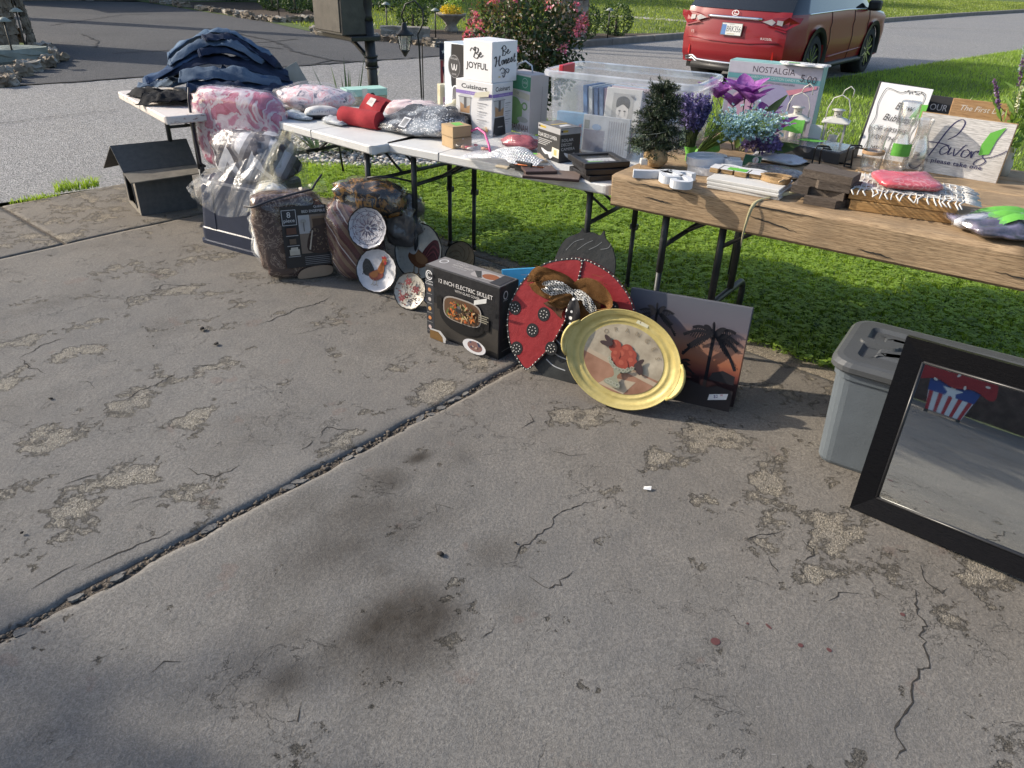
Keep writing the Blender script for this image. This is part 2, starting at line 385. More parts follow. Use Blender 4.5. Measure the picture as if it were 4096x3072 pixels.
STAIN = [(p[0], p[1], r, s, k) for p, r, s, k in (
 ((-0.279,1.459,0.000), .10, .13, .95), ((-0.389,1.394,0.000), .06, .10, .6), ((-0.543,1.267,0.000), .05, .06, .6), ((-0.332,2.258,0.000), .026, .045, .8), ((-0.434,2.101,0.000), .07, .08, .55), ((-0.490,1.845,0.000), .14, .22, .5), ((-0.657,1.972,0.000), .07, .1, .35),
 ((-0.042,1.762,-0.000), .06, .08, .35), ((-0.362,1.670,0.000), .025, .03, .42), ((-0.237,1.897,0.000), .08, .14, .25), ((-0.185,2.279,0.000), .05, .08, .28), ((-0.358,2.139,0.000), .15, .2, .16), ((-0.541,1.441,0.000), .04, .06, .35), ((-0.642,1.314,0.000), .05, .06, .2),
 ((-2.428,3.405,-0.000), .05, .16, .2), ((0.038,1.552,0.000), .05, .06, .22), ((0.588,1.445,-0.000), .02, .025, .3), ((-0.986,2.370,0.000), .08, .2, .14), ((-0.720,1.905,-0.000), .07, .12, .3))]
def blobs(X, Y, L, f=.74):
 out = np.zeros_like(X); wob = fbm2(X, Y, 6., 3, 5) * 1.2 + .4
 for x, y, ra, rb, k in L:
  dx, dy = X - x, Y - y; a = dx * EA[0] + dy * EA[1]; b = dx * EB[0] + dy * EB[1]
  q = (a / ra) ** 2 + (b / rb) ** 2
  out = np.maximum(out, k * f * np.exp(-(q * wob) ** 1.2 * .9))
 return out
drive = struct(thing('driveway', None, None)); drive['label'] = 'cracked flaking grey concrete driveway'
def slab(a0, a1, b0, b1, step, base, jag0=0., jag1=0., seed=1):
 na, nb = max(2, int((a1 - a0) / step)), max(2, int((b1 - b0) / step))
 A, B = np.meshgrid(np.linspace(a0, a1, na), np.linspace(b0, b1, nb), indexing='ij')
 for row, j, sgn in ((0, jag0, 1), (na - 1, jag1, -1)):
  if j:
   w = fbm2(B[row], np.zeros(nb), 9., 4, seed + row) - .45
   A[row] += sgn * np.clip(w, -.1, 1.) * j; A[row + sgn] += sgn * np.clip(w, -.1, 1) * j * .6
 X = KX + EA[0] * A + EB[0] * B; Y = KY + EA[1] * A + EB[1] * B
 Z = (fbm2(X, Y, 2.2, 4, 3) - .5) * .012
 if jag0: Z[0] -= .006
 if jag1: Z[-1] -= .006
 edgew = np.clip((1.25 - B) / .8, 0, 1) * .075 * (A > 3.)
 e = base + edgew + blobs(X, Y, EXPO); s = blobs(X, Y, [(a_, b_, c_ * 1.25, d_ * 1.25, min(1., e_ * 1.1)) for a_, b_, c_, d_, e_ in STAIN], 1.)
 wr = np.clip((2.0 - B) / 1.6, 0, 1) * .9 + np.clip((2. - A) / 1.5, 0, 1) * .7
 V = np.stack([X, Y, Z], -1).reshape(-1, 3); I = np.arange(na * nb).reshape(na, nb)
 F = np.stack([I[:-1, :-1], I[1:, :-1], I[1:, 1:], I[:-1, 1:]], -1).reshape(-1, 4)
 # skirt so the slab has thickness at its joints
 ring = np.concatenate([I[0, :], I[1:, -1], I[-1, -2::-1], I[-2:0:-1, 0]]); n0 = len(V)
 sk = V[ring].copy(); sk[:, 2] = -.09; V = np.concatenate([V, sk]); k = len(ring); j = np.arange(k)
 F2 = np.stack([ring[j], n0 + j, n0 + (j + 1) % k, ring[(j + 1) % k]], -1)
 pad = lambda q: np.concatenate([q.ravel(), q.ravel()[ring]])
 F = F[:, ::-1] if np.cross(V[F[0, 1]] - V[F[0, 0]], V[F[0, 2]] - V[F[0, 0]])[2] < 0 else F
 return npobj('slab', V, np.concatenate([F, F2]), M_CONC, drive, True, {'expo': pad(e), 'stain': pad(s), 'warm': pad(np.clip(wr, 0, 1))})
slab(.02, 1.08, .115, 1.74, .03, .03, seed=2); slab(.02, 1.08, 1.765, 7., .03, .03, seed=3)
slab(1.10, 4.07, .115, 8.2, .022, -.05, jag1=.035, seed=4)
slab(4.098, 9., .115, 8.2, .022, -.065, jag0=.035, seed=5)
slab(9.02, 14., .115, 8.2, .06, -.06, seed=6)
for a0, a1 in ((.02, 1.7), (1.708, 4.06), (4.075, 6.6), (6.61, 10.), (10.01, 14.)): slab(a0, a1, -.03, .105, .03, .06, seed=int(a0 * 7) + 8)
jb = MB(); P = [AB(-.0, -.03), AB(14, -.03), AB(14, 8.2), AB(1.1, 8.2), AB(1.1, 7.), AB(-.0, 7.)]
jb.add([(x, y, -.010) for x, y in P], [(5, 4, 3, 2, 1, 0)]); bed = obj('joint_bed', jb, M_DIRT, drive)
# grit and broken chips lying in the wide joint
def rocks(name, pts, sizes, mat, parent=None, flat=.6, seed=1):
 b = bmesh.new(); bmesh.ops.create_icosphere(b, subdivisions=1, radius=1.); b.verts.ensure_lookup_table()
 BV = np.array([v.co[:] for v in b.verts]); BF = np.array([[v.index for v in q.verts] for q in b.faces]); b.free()
 rs = np.random.RandomState(seed); n = len(pts); V = np.repeat(BV[None], n, 0) * (1 + rs.uniform(-.28, .28, (n, len(BV), 1)))
 S = np.asarray(sizes)[:, None, None] * np.stack([rs.uniform(.7, 1.4, n), rs.uniform(.7, 1.2, n), rs.uniform(.45, 1., n) * flat], -1)[:, None]
 V = V * S; an = rs.uniform(0, 6.28, n); c, s = np.cos(an)[:, None], np.sin(an)[:, None]
 V = np.stack([V[..., 0] * c - V[..., 1] * s, V[..., 0] * s + V[..., 1] * c, V[..., 2]], -1) + np.asarray(pts)[:, None]
 F = (BF[None] + (np.arange(n) * len(BV))[:, None, None]).reshape(-1, 3)
 return npobj(name, V.reshape(-1, 3), F, mat, parent, True, {'tint': np.repeat(rs.rand(n), len(BV))})
M_GRIT = pm('grit', (.10, .085, .07), .9, .5, 90., .5, 150.)
gp = []; gs = []
for i in range(900):
 b = random.uniform(.1, 6.); gp.append((*AB(4.083 + random.gauss(0, .012), b), -.009 + random.uniform(0, .005))); gs.append(random.choice((.004, .005, .007, .010)))
tag(rocks('grit', gp, gs, M_GRIT, drive, seed=3), kind='stuff')
for i in range(34):
 b = random.uniform(.3, 5.2); x, y = AB(4.083 + random.gauss(0, .01), b)
 out = [(random.uniform(.7, 1.2) * .02 * math.cos(k * 1.05) * random.uniform(.8, 1.7), random.uniform(.7, 1.2) * .013 * math.sin(k * 1.05)) for k in range(6)]
 q = MB().prism(out, 0, .007); o = obj('concrete_chip', q, M_CONC, drive); o.location = (x, y, -.007); o.rotation_euler = (random.uniform(-.2, .2), random.uniform(-.2, .2), random.uniform(-.5, .5) + .8)
# cracks: thin broken channels filled with dirt
M_CRACK = pm('crack_dirt', (.03, .027, .024), 1., .4, 80.)
def crack(pts, w, seed, wob=.012):
 rs = random.Random(seed); P = []
 for (a, b) in zip(pts[:-1], pts[1:]):
  L = math.dist(a[:2], b[:2]); n = max(3, int(L / .014))
  for i in range(n): t = i / n; P.append([a[0] + (b[0] - a[0]) * t, a[1] + (b[1] - a[1]) * t])
 P.append(list(pts[-1][:2])); wx = wy = 0
 for i, p in enumerate(P):
  wx = wx * .88 + rs.gauss(0, wob * .45); wy = wy * .88 + rs.gauss(0, wob * .45); f = min(1, i / 4, (len(P) - 1 - i) / 4); p[0] += wx * f; p[1] += wy * f
 vs = []; n = len(P)
 for i, p in enumerate(P):
  q = P[min(i + 1, n - 1)]; r = P[max(i - 1, 0)]; d = Vector((q[0] - r[0], q[1] - r[1])).normalized(); k = w * rs.uniform(.25, 1.) * min(1., .2 + i / 6, .2 + (n - 1 - i) / 6) * .5
  for s in (1, -1):
   x, y = p[0] - d.y * k * s, p[1] + d.x * k * s; vs.append((x, y, float((fbm2(np.array(x), np.array(y), 2.2, 4, 3) - .5) * .012) + .0012))
 obj('crack', MB().add(vs, [(2 * i, 2 * i + 2, 2 * i + 3, 2 * i + 1) for i in range(n - 1)]), M_CRACK, drive)
for i, (w, pts) in enumerate((
 (.007, [(1.234,1.673,0.000), (1.193,1.547,0.000), (1.165,1.513,-0.000), (1.158,1.427,0.000), (1.050,1.288,0.000), (0.980,1.204,0.000), (0.935,1.113,0.000)]),
 (.008, [(-1.266,3.319,0.000), (-1.196,3.399,0.000), (-1.126,3.521,0.000), (-0.987,3.699,0.000)]), (.006, [(-1.055,3.230,0.000), (-0.994,3.288,0.000), (-0.934,3.329,0.000)]),
 (.007, [(-1.415,2.883,0.000), (-1.304,2.884,0.000)]), (.006, [(-1.578,2.549,0.000), (-1.548,2.652,0.000), (-1.479,2.737,0.000), (-1.458,2.850,0.000)]),
 (.006, [(-1.934,3.675,0.000), (-1.923,3.787,0.000), (-1.789,3.777,0.000), (-1.681,3.787,-0.000)]), (.006, [(-1.815,2.699,0.000), (-1.783,2.714,0.000), (-1.732,2.665,0.000)]),
 (.008, [(-2.185,2.897,0.000), (-2.145,3.040,0.000), (-2.088,3.111,0.000)]), (.006, [(-2.185,2.897,0.000), (-2.079,2.775,0.000), (-1.993,2.767,0.000)]),
 (.008, [(-1.515,2.025,0.000), (-1.482,2.058,0.000), (-1.422,2.104,0.000)]), (.008, [(-1.140,2.143,0.000), (-1.054,2.105,0.000), (-1.021,2.102,0.000), (-0.966,2.171,0.000)]), (.007, [(-1.262,1.940,0.000), (-1.193,1.979,0.000)]),
 (.006, [(-1.257,1.624,0.000), (-1.192,1.682,0.000), (-1.143,1.733,0.000), (-1.092,1.786,0.000), (-1.059,1.818,0.000)]), (.006, [(-1.353,1.545,-0.000), (-1.319,1.598,0.000), (-1.278,1.653,0.000)]),
 (.007, [(-0.511,1.152,0.000), (-0.484,1.159,0.000), (-0.490,1.210,-0.000)]), (.006, [(-1.063,1.307,0.000), (-1.028,1.332,0.000)]), (.006, [(-0.894,1.280,0.000), (-0.867,1.304,-0.000), (-0.829,1.317,0.000)]),
 (.006, [(0.071,1.668,0.000), (0.128,1.632,0.000), (0.187,1.674,0.000), (0.206,1.700,0.000)]), (.005, [(0.024,1.732,0.000), (0.115,1.888,0.000), (0.188,1.990,0.000), (0.323,2.049,0.000)]),
 (.006, [(-0.235,1.946,0.000), (-0.227,1.986,0.000), (-0.180,1.969,0.000)]), (.006, [(-0.065,1.422,0.000), (-0.020,1.478,0.000)]), (.007, [(0.166,2.327,-0.000), (0.223,2.299,0.000), (0.288,2.316,0.000)]),
 (.007, [(0.042,2.477,0.000), (0.088,2.565,0.000), (0.072,2.593,0.000)]), (.006, [(0.765,1.859,0.000), (0.789,1.885,0.000), (0.874,1.903,0.000), (0.919,1.927,0.000)]), (.008, [(0.959,1.878,0.000), (0.963,1.796,0.000), (0.925,1.770,0.000)]),
 (.007, [(0.825,1.789,0.000), (0.826,1.734,0.000), (0.838,1.719,0.000)]), (.007, [(0.909,1.738,0.000), (0.914,1.693,0.000)]), (.008, [(1.300,1.782,0.000), (1.266,1.696,0.000), (1.296,1.669,0.000), (1.336,1.685,0.000)]),
 (.006, [(0.946,1.609,0.000), (1.015,1.641,0.000), (1.063,1.643,0.000)]), (.006, [(-0.725,2.359,0.000), (-0.704,2.427,0.000), (-0.606,2.420,0.000)]), (.008, [(-0.777,2.279,0.000), (-0.748,2.306,0.000), (-0.751,2.344,0.000)]))): crack(pts, w, i)
# loose pebble, scraps and spots on the concrete
for i_, (p, r, mt, nm) in enumerate((((-0.200,1.744,0.000), .011, M_CRACK, 'stone'), ((-1.512,1.772,0.000), .008, M_CRACK, 'stone'), ((0.030,1.810,0.000), .005, M_CRACK, 'stone'), ((-1.502,3.242,0.000), .014, M_CRACK, 'stone'), ((-1.379,3.090,0.000), .012, M_CRACK, 'stone'), ((-1.654,3.048,0.000), .007, M_CRACK, 'stone'), ((-1.858,2.564,0.000), .007, M_CRACK, 'stone'))):
 o = rocks('pebble', [(0, 0, 0)], [r], mt, None, .7, int(p[0] * 100) % 97 + 100); o.location = (p[0], p[1], .004 + r * .4); tag(o, 'dark pebble lying ' + ('on the lower slab among the oil stains', 'on the upper slab beside the wide joint', 'tiny, on the lower slab beyond the oil stains', 'flat, in front of the striped bedding bag', 'lumpy, in front of the striped bedding bag', 'tiny, in front of the brown bedding bag', 'tiny, between the big broken patches')[i_], 'pebble', 'loose pebbles on the driveway')
o = obj('paper_scrap', MB().add([(-.014, -.008, .006), (.012, -.01, .004), (.016, .006, .010), (-.01, .009, .005)], [(0, 1, 2, 3)]), ink((.75, .75, .73))); o.location = (0.488,2.114,0.000); o.location.z = .003
tag(o, 'torn scrap of white paper on the driveway', 'scrap')
for p, a, b in (((0.584,1.446,0.000), .014, .013), ((0.817,1.443,-0.000), .008, .007), ((0.891,1.431,0.000), .006, .008), ((0.747,1.507,-0.000), .004, .012), ((1.152,1.570,0.000), .007, .007), ((0.690,1.515,0.000), .004, .004)):
 zs = float((fbm2(np.array(p[0]), np.array(p[1]), 2.2, 4, 3) - .5) * .012) + .0006; Print(Matrix(((1, 0, 0, 0), (0, 0, 1, 0), (0, -1, 0, zs), (0, 0, 0, 1)))).ell(p[0], p[1], a, b, (.10, .04, .038), 9, 30).done(drive, 'paint_spot')
# ------------------------------------------------------------------ street, far driveway, beds
def sheet(name, pts, z, mat, label=None):
 o = struct(obj(name, MB().add([(x, y, z) for x, y in pts], [tuple(range(len(pts)))]), mat))
 if label: o['label'] = label
 return o
def asphalt(name, c, spk, patch, crackw=0.):
 m = bpy.data.materials.new(name); t, o = nt(m); v = coords(t)
 big = noise(t, v, .35, 5, .6); vo = N(t, 'ShaderNodeTexVoronoi'); vo.inputs['Scale'].default_value = 75.; t.links.new(v, vo.inputs['Vector'])
 s = N(t, 'ShaderNodeSeparateColor'); t.links.new(vo.outputs['Color'], s.inputs[0])
 a = mixc(t, ramp(t, big, [(.35, 0.), (.65, 1.)]), c, patch)
 a = mixc(t, ramp(t, s.outputs[0], [(.55, 0.), (1., .75)]), a, spk)
 a = mixc(t, ramp(t, s.outputs[1], [(.6, 0.), (1., .7)]), a, tuple(x * .3 for x in c))
 nm = bumpn(t, vo.outputs['Distance'], .8, .008)
 princ(t, o, a, .85, nm, 0., .3); return m
M_STREET = asphalt('street_asphalt', (.20, .20, .205), (.46, .45, .43), (.235, .23, .222))
M_DRIVE2 = asphalt('sealed_asphalt', (.062, .064, .069), (.12, .12, .122), (.092, .093, .097))
M_SOIL = pm('lawn_soil', (.07, .10, .025), .95, .4, 9., .8, 60., c2=(.10, .15, .032))
M_MULCH = pm('mulch', (.045, .032, .024), .95, .5, 22., 1., 45., c2=(.10, .075, .055))
sd = (.725, .69)
near = lambda s: (KX + sd[0] * s, KY + sd[1] * s)
FAR = [(-20, -3.2), (-6.6, 9.85), (-1.2, 15.15), (.88, 17.0), (2.9, 19.3), (12.6, 29.6), (24., 41.), (60, 76)]
sheet('ground', [(-150, -150), (150, -150), (150, 150), (-150, 150)], -.12, M_SOIL)
sheet('street', [near(-24), near(-8), near(0), near(12), near(24), near(90)] + [FAR[i] for i in range(len(FAR) - 1, -1, -1)], -.035, M_STREET, 'pale worn asphalt street')
sheet('far_driveway', [(-6.6, 9.9), (-1.15, 15.2), (-1.73, 16.42), (-4.5, 18.05), (-6.4, 20.5), (-11.8, 25.9), (-16, 24.6), (-12.5, 19.5), (-8.3, 13.6), (-7.15, 12.45)], -.03, M_DRIVE2, 'dark sealed asphalt driveway across the street')
sheet('lawn', [near(0.05), AB(14, -.03), (30, -6), (60, 30), near(60), near(24), near(10)], -.03, M_SOIL, 'clover and grass lawn beside the driveway')
sheet('far_lawn', [FAR[2], FAR[3], FAR[4], FAR[5], FAR[6], FAR[7], (20, 110), (-60, 80), (-12, 26), (-6.4, 20.5), (-4.5, 18.05), (-1.73, 16.42)], -.025, M_SOIL, 'lawn across the street')
sheet('far_bed', [(-1.75, 16.4), (-.9, 15.6), (.7, 17.0), (2.8, 19.4), (4.2, 21.), (3.6, 21.3), (1.6, 20.4), (-.4, 20.0), (-2.6, 19.9), (-4.1, 19.2), (-4.4, 18.1)], -.018, M_MULCH, 'dark mulch bed by the far kerb')
sheet('garage_bed', [(-6.45, 20.6), (-4.7, 21.5), (-4.5, 23.), (-9., 27.5), (-11.6, 26.)], -.018, M_MULCH, 'mulch bed along the far driveway')
sheet('pillar_bed', [(-6.7, 10.0), (-7.2, 12.4), (-8.2, 13.5), (-11., 15.), (-12, 10.), (-9, 7.)], -.018, M_MULCH, 'mulch bed round the stone pillar')
M_PATH = pm('pale_path', (.34, .32, .29), .9, .2, 6., .4, 60.)
sheet('garden_path', [(2.192,27.674,0.000), (5.017,26.651,0.000), (4.819,25.547,0.000), (2.104,26.488,0.000)] if False else [(1.0, 27.4), (2.4, 26.9), (5.2, 25.5), (5.5, 26.2), (2.6, 27.9), (1.0, 28.4)], -.012, M_PATH, 'pale stone garden path')
# kerb on the far side of the street
M_KERB = pm('kerb_concrete', (.21, .19, .165), .9, .25, 5., .5, 40.)
kb = thing('kerb', None, None); struct(kb)
kp = [(.75, 16.95), (1.8, 18.1), (2.9, 19.3), (5.3, 21.9), (7.7, 24.4), (10.2, 27.), (12.6, 29.6), (18., 35.2), (24., 41.), (40, 57)]
for (a, b) in zip(kp[:-1], kp[1:]):
 d = Vector((b[0] - a[0], b[1] - a[1])); L = d.length; q = MB().rbox(.004, L - .004, -.17, 0, -.1, .095, .025, 2)
 o = obj('kerb_stone', q, M_KERB, kb); o.location = (a[0], a[1], 0); o.rotation_euler[2] = math.atan2(d.y, d.x)
q = MB().box(0, .9, 0, .02, -.03, .05); o = obj('storm_drain', q, ink((.01, .01, .01))); a = kp[1]; o.location = (2.0, 18.29, 0); o.rotation_euler[2] = math.atan2(1.2, 1.1); o.parent = kb; o.location = (2.03, 18.14, 0)
# seam and cracks in the far asphalt
M_TAR = pm('tar', (.022, .022, .024), .7, .3, 20.)
def tar(pts, w, seed):
 rs = random.Random(seed); vs = []; P = []
 for a, b in zip(pts[:-1], pts[1:]):
  n = max(2, int(math.dist(a[:2], b[:2]) / .12))
  for i in range(n): P.append((a[0] + (b[0] - a[0]) * i / n + rs.gauss(0, .018), a[1] + (b[1] - a[1]) * i / n + rs.gauss(0, .018)))
 P.append(pts[-1]); n = len(P)
 for i, p in enumerate(P):
  q, r = P[min(i + 1, n - 1)], P[max(i - 1, 0)]; d = Vector((q[0] - r[0], q[1] - r[1])).normalized(); k = w * rs.uniform(.4, 1.) * .5
  vs += [(p[0] - d.y * k, p[1] + d.x * k, -.022), (p[0] + d.y * k, p[1] - d.x * k, -.022)]
 struct(obj('asphalt_crack', MB().add(vs, [(2 * i, 2 * i + 1, 2 * i + 3, 2 * i + 2) for i in range(n - 1)]), M_TAR))
tar([(-10, 6.55), (-6.6, 9.87), (-1.1, 15.2)], .09, 1)
tar([(-6.091,17.400,0.000), (-5.098,16.367,0.000), (-4.629,15.694,-0.000), (-4.177,14.714,0.000), (-3.297,13.682,0.000), (-2.982,13.479,0.000)], .10, 2); tar([(-5.372,15.629,0.000), (-5.011,16.074,-0.000), (-4.645,16.765,0.000)], .06, 3); tar([(-5.092,15.330,-0.000), (-4.448,14.984,0.000)], .05, 4)
tar([(-3.416,13.063,0.000), (-3.264,13.616,0.000), (-2.677,13.571,0.000)], .07, 5); tar([(-6.862,13.489,0.000), (-6.345,13.971,0.000), (-5.981,14.536,0.000)], .05, 6); tar([(-8.794,16.221,0.000), (-7.945,15.164,0.000), (-7.478,14.132,0.000)], .05, 7); tar([(-10.221,17.575,0.000), (-10.225,20.987,0.000), (-9.760,21.496,0.000)], .06, 8)
tar([(11.483,26.407,0.000), (14.646,27.460,0.000), (15.975,26.756,0.000)], .05, 9); tar([(17.534,34.433,0.000), (20.777,35.115,0.000)], .06, 10); tar([(-5.256,7.787,-0.000), (-4.854,8.317,-0.000), (-4.535,8.712,0.000)], .025, 11)
# ------------------------------------------------------------------ grass
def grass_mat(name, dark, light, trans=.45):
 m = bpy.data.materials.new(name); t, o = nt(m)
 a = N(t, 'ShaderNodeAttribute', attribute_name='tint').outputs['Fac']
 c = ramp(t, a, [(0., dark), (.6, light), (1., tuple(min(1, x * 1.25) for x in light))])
 d = N(t, 'ShaderNodeBsdfDiffuse'); l = N(t, 'ShaderNodeBsdfTranslucent'); t.links.new(c, d.inputs[0]); t.links.new(mixc(t, 1., c, (1.3, 1.25, .6), 'MULTIPLY'), l.inputs[0])
 x = N(t, 'ShaderNodeMixShader'); x.inputs[0].default_value = trans; t.links.new(d.outputs[0], x.inputs[1]); t.links.new(l.outputs[0], x.inputs[2])
 g = N(t, 'ShaderNodeBsdfGlossy'); g.inputs['Roughness'].default_value = .45; y = N(t, 'ShaderNodeMixShader'); y.inputs[0].default_value = .05
 t.links.new(x.outputs[0], y.inputs[1]); t.links.new(g.outputs[0], y.inputs[2]); t.links.new(y.outputs[0], o.inputs[0]); return m
M_GRASS = grass_mat('grass_blades', (.09, .16, .018), (.31, .45, .07), .52)
M_GRASSF = grass_mat('far_grass_blades', (.085, .13, .016), (.26, .33, .055), .5)
M_LEAF = grass_mat('leaf_green', (.02, .045, .012), (.06, .11, .025), .3)
M_LEAFD = grass_mat('leaf_dark', (.012, .028, .009), (.035, .065, .018), .25)
def blades(n, sampler, h, w, seed, seg=2, lean=.5):
 rs = np.random.RandomState(seed); P = sampler(rs, n); n = len(P)
 an = rs.uniform(0, 2 * np.pi, n); hh = h * rs.uniform(.45, 1.15, n); ww = w * rs.uniform(.6, 1.3, n); ln = hh * lean * rs.uniform(0, 1.4, n); la = rs.uniform(0, 2 * np.pi, n)
 c, s = np.cos(an) * ww / 2, np.sin(an) * ww / 2; lx, ly = np.cos(la) * ln, np.sin(la) * ln; x, y, z = P[:, 0], P[:, 1], P[:, 2]
 if seg == 2:
  V = np.stack([np.stack([x - c, y - s, z], -1), np.stack([x + c, y + s, z], -1), np.stack([x - c * .8 + lx * .35, y - s * .8 + ly * .35, z + hh * .6], -1), np.stack([x + c * .8 + lx * .35, y + s * .8 + ly * .35, z + hh * .6], -1), np.stack([x + lx, y + ly, z + hh * np.clip(1 - .25 * ln / hh, .5, 1)], -1)], 1)
  b = (np.arange(n) * 5)[:, None]; F = np.concatenate([b + [0, 1, 3], b + [0, 3, 2], b + [2, 3, 4]])
 else:
  V = np.stack([np.stack([x - c, y - s, z], -1), np.stack([x + c, y + s, z], -1), np.stack([x + lx, y + ly, z + hh], -1)], 1)
  F = (np.arange(n) * 3)[:, None] + np.array([0, 1, 2])
 k = V.shape[1]; tint = np.clip(rs.normal(.5, .22, n) + (fbm2(x, y, 1.1, 3, 2) - .5) * .9, 0, 1)
 return V.reshape(-1, 3), F, np.repeat(tint, k)
def seen(P, m=1.25):
 d = P - np.array([0, 0, CAM_H]); f = d @ np.array(_fw); u = d @ np.array(_R) / f * FPX; v = d @ np.array(_U) / f * FPX
 return (f > .5) & (np.abs(u) < 512 * m) & (np.abs(v) < 384 * m)
def lawn_ab(a0, a1, b0, b1, r0=0., r1=99.):
 def f(rs, n):
  A = rs.uniform(a0, a1, n); B = rs.uniform(b0, b1, n); P = np.stack([KX + EA[0] * A + EB[0] * B, KY + EA[1] * A + EB[1] * B, np.full(n, -.025)], -1)
  d = np.hypot(P[:, 0], P[:, 1]); s_ = (P[:, 0] - KX) * .69 - (P[:, 1] - KY) * .725          # on the lawn side of the street edge
  k = seen(P) & (d > r0) & (d < r1) & (s_ > .03)
  bedk = ((P[:, 0] + 1.35) / 1.0) ** 2 + ((P[:, 1] - 7.1) / .62) ** 2 > 1 - .25 * rs.rand(n)
  return P[k & bedk]
 return f
V, F, tn = blades(150000, lawn_ab(.3, 7.5, -3.4, .015, 2.0, 7.0), .062, .0052, 1, 2, .7)
tag(npobj('grass', V, F, M_GRASS, None, False, {'tint': tn}), 'bright green grass between the table legs and beyond', 'grass', kind='stuff')
V, F, tn = blades(420000, lawn_ab(-1., 16., -26., .0, 6.0, 26.), .06, .011, 2, 1, .5)
tag(npobj('grass', V, F, M_GRASS, None, False, {'tint': tn}), 'lit lawn grass running back to the street', 'grass', kind='stuff')
def poly_sampler(pts, z=-.02):
 q = np.array(pts); lo, hi = q.min(0), q.max(0)
 def f(rs, n):
  P = np.stack([rs.uniform(lo[0], hi[0], n), rs.uniform(lo[1], hi[1], n)], -1); ins = np.zeros(n, bool); j = len(q) - 1
  for i in range(len(q)):
   xi, yi = q[i]; xj, yj = q[j]; ins ^= ((yi > P[:, 1]) != (yj > P[:, 1])) & (P[:, 0] < (xj - xi) * (P[:, 1] - yi) / (yj - yi + 1e-12) + xi); j = i
  P = np.concatenate([P, np.full((n, 1), z)], 1); return P[ins & seen(P)]
 return f
V, F, tn = blades(260000, poly_sampler([(-4.4, 18.2), (-4.1, 19.2), (-2.6, 19.9), (-.4, 20.), (1.6, 20.4), (3.6, 21.3), (4.2, 21.2), (12.5, 29.9), (24, 41.3), (36, 53), (15, 60), (-10, 45), (-4.4, 23), (-4.6, 21.4), (-6., 20.6)]), .075, .026, 3, 1, .4)
tag(npobj('grass', V, F, M_GRASSF, None, False, {'tint': tn}), 'far lawn grass across the street', 'grass', kind='stuff')
# clover among the near grass
rs = np.random.RandomState(5); P = lawn_ab(.3, 7.5, -3., .02, 2., 6.6)(rs, 44000); n = len(P); P[:, 2] += rs.uniform(.02, .06, n)
an = rs.uniform(0, 6.28, n); VV = []; sz = rs.uniform(.007, .0135, n)
for k in range(3):
 a = an + k * 2.094; dx, dy = np.cos(a), np.sin(a); tz = rs.uniform(-.3, .5, n) * sz
 VV += [P, np.stack([P[:, 0] + (dx - dy * .8) * sz, P[:, 1] + (dy + dx * .8) * sz, P[:, 2] + tz * .6], -1), np.stack([P[:, 0] + dx * sz * 1.9, P[:, 1] + dy * sz * 1.9, P[:, 2] + tz], -1), np.stack([P[:, 0] + (dx + dy * .8) * sz, P[:, 1] + (dy - dx * .8) * sz, P[:, 2] + tz * .6], -1)]
V = np.stack(VV, 1).reshape(-1, 3); b = (np.arange(n) * 12)[:, None]; F = np.concatenate([b + [0 + 4 * k, 1 + 4 * k, 2 + 4 * k, 3 + 4 * k] for k in range(3)])
tag(npobj('clover', V, F, M_GRASS, None, False, {'tint': np.repeat(np.clip(rs.normal(.62, .25, n), 0, 1), 12)}), 'small clover leaves among the near grass', 'clover', kind='stuff')
# tufts in the gap between driveway and street
def tuft(p, n, r, h, label, seed):
 def f(rs, k): a = rs.uniform(0, 6.28, k); q = np.sqrt(rs.rand(k)); return np.stack([p[0] + sd[0] * np.cos(a) * q * r + .2 * r * np.sin(a), p[1] + sd[1] * np.cos(a) * q * r - .2 * r * np.sin(a) * q, np.full(k, -.01)], -1)
 V, F, tn = blades(n, f, h, .006, seed, 2, .9); tag(npobj('grass_tuft', V, F, M_GRASS, None, False, {'tint': tn}), label, 'grass', kind='stuff')
tuft((-3.306,5.542,0.000), 260, .16, .09, 'grass tuft growing at the edge of the street', 4); tuft((-3.437,5.237,0.000), 160, .17, .05, 'low weeds in the gap beside the apron slab', 5); tuft((-2.693,6.130,0.000), 90, .10, .05, 'small weed at the driveway edge behind the pet house', 6)
# ------------------------------------------------------------------ tables
M_TOP = pm('table_plastic', (.60, .60, .585), .5, .06, 9., .25, 220.)
M_TOPA = None
def spattered():
 m = bpy.data.materials.new('spattered_table_plastic'); t, o = nt(m); v = coords(t)
 c = mixc(t, ramp(t, noise(t, v, 5., 4), [(.35, 0.), (.65, 1.)]), (.60, .58, .55), (.66, .60, .56))
 k = math_(t, 'MULTIPLY', ramp(t, noise(t, coords(t, 'Object', (1, 1, 2.5)), 26., 5, .7), [(.56, 0.), (.60, 1.)]), ramp(t, noise(t, v, 3., 2), [(.4, 0.), (.6, 1.)]))
 c = mixc(t, k, c, (.16, .035, .03)); princ(t, o, c, .55, None, 0., .4); return m
M_TOPA = spattered()
M_LEG = pm('leg_steel', (.045, .048, .05), .45, .2, 30., .1, 90., metal=.3)
M_HINGE = pm('hinge_steel', (.10, .10, .10), .4, .2, 40., metal=.7)
T = .735
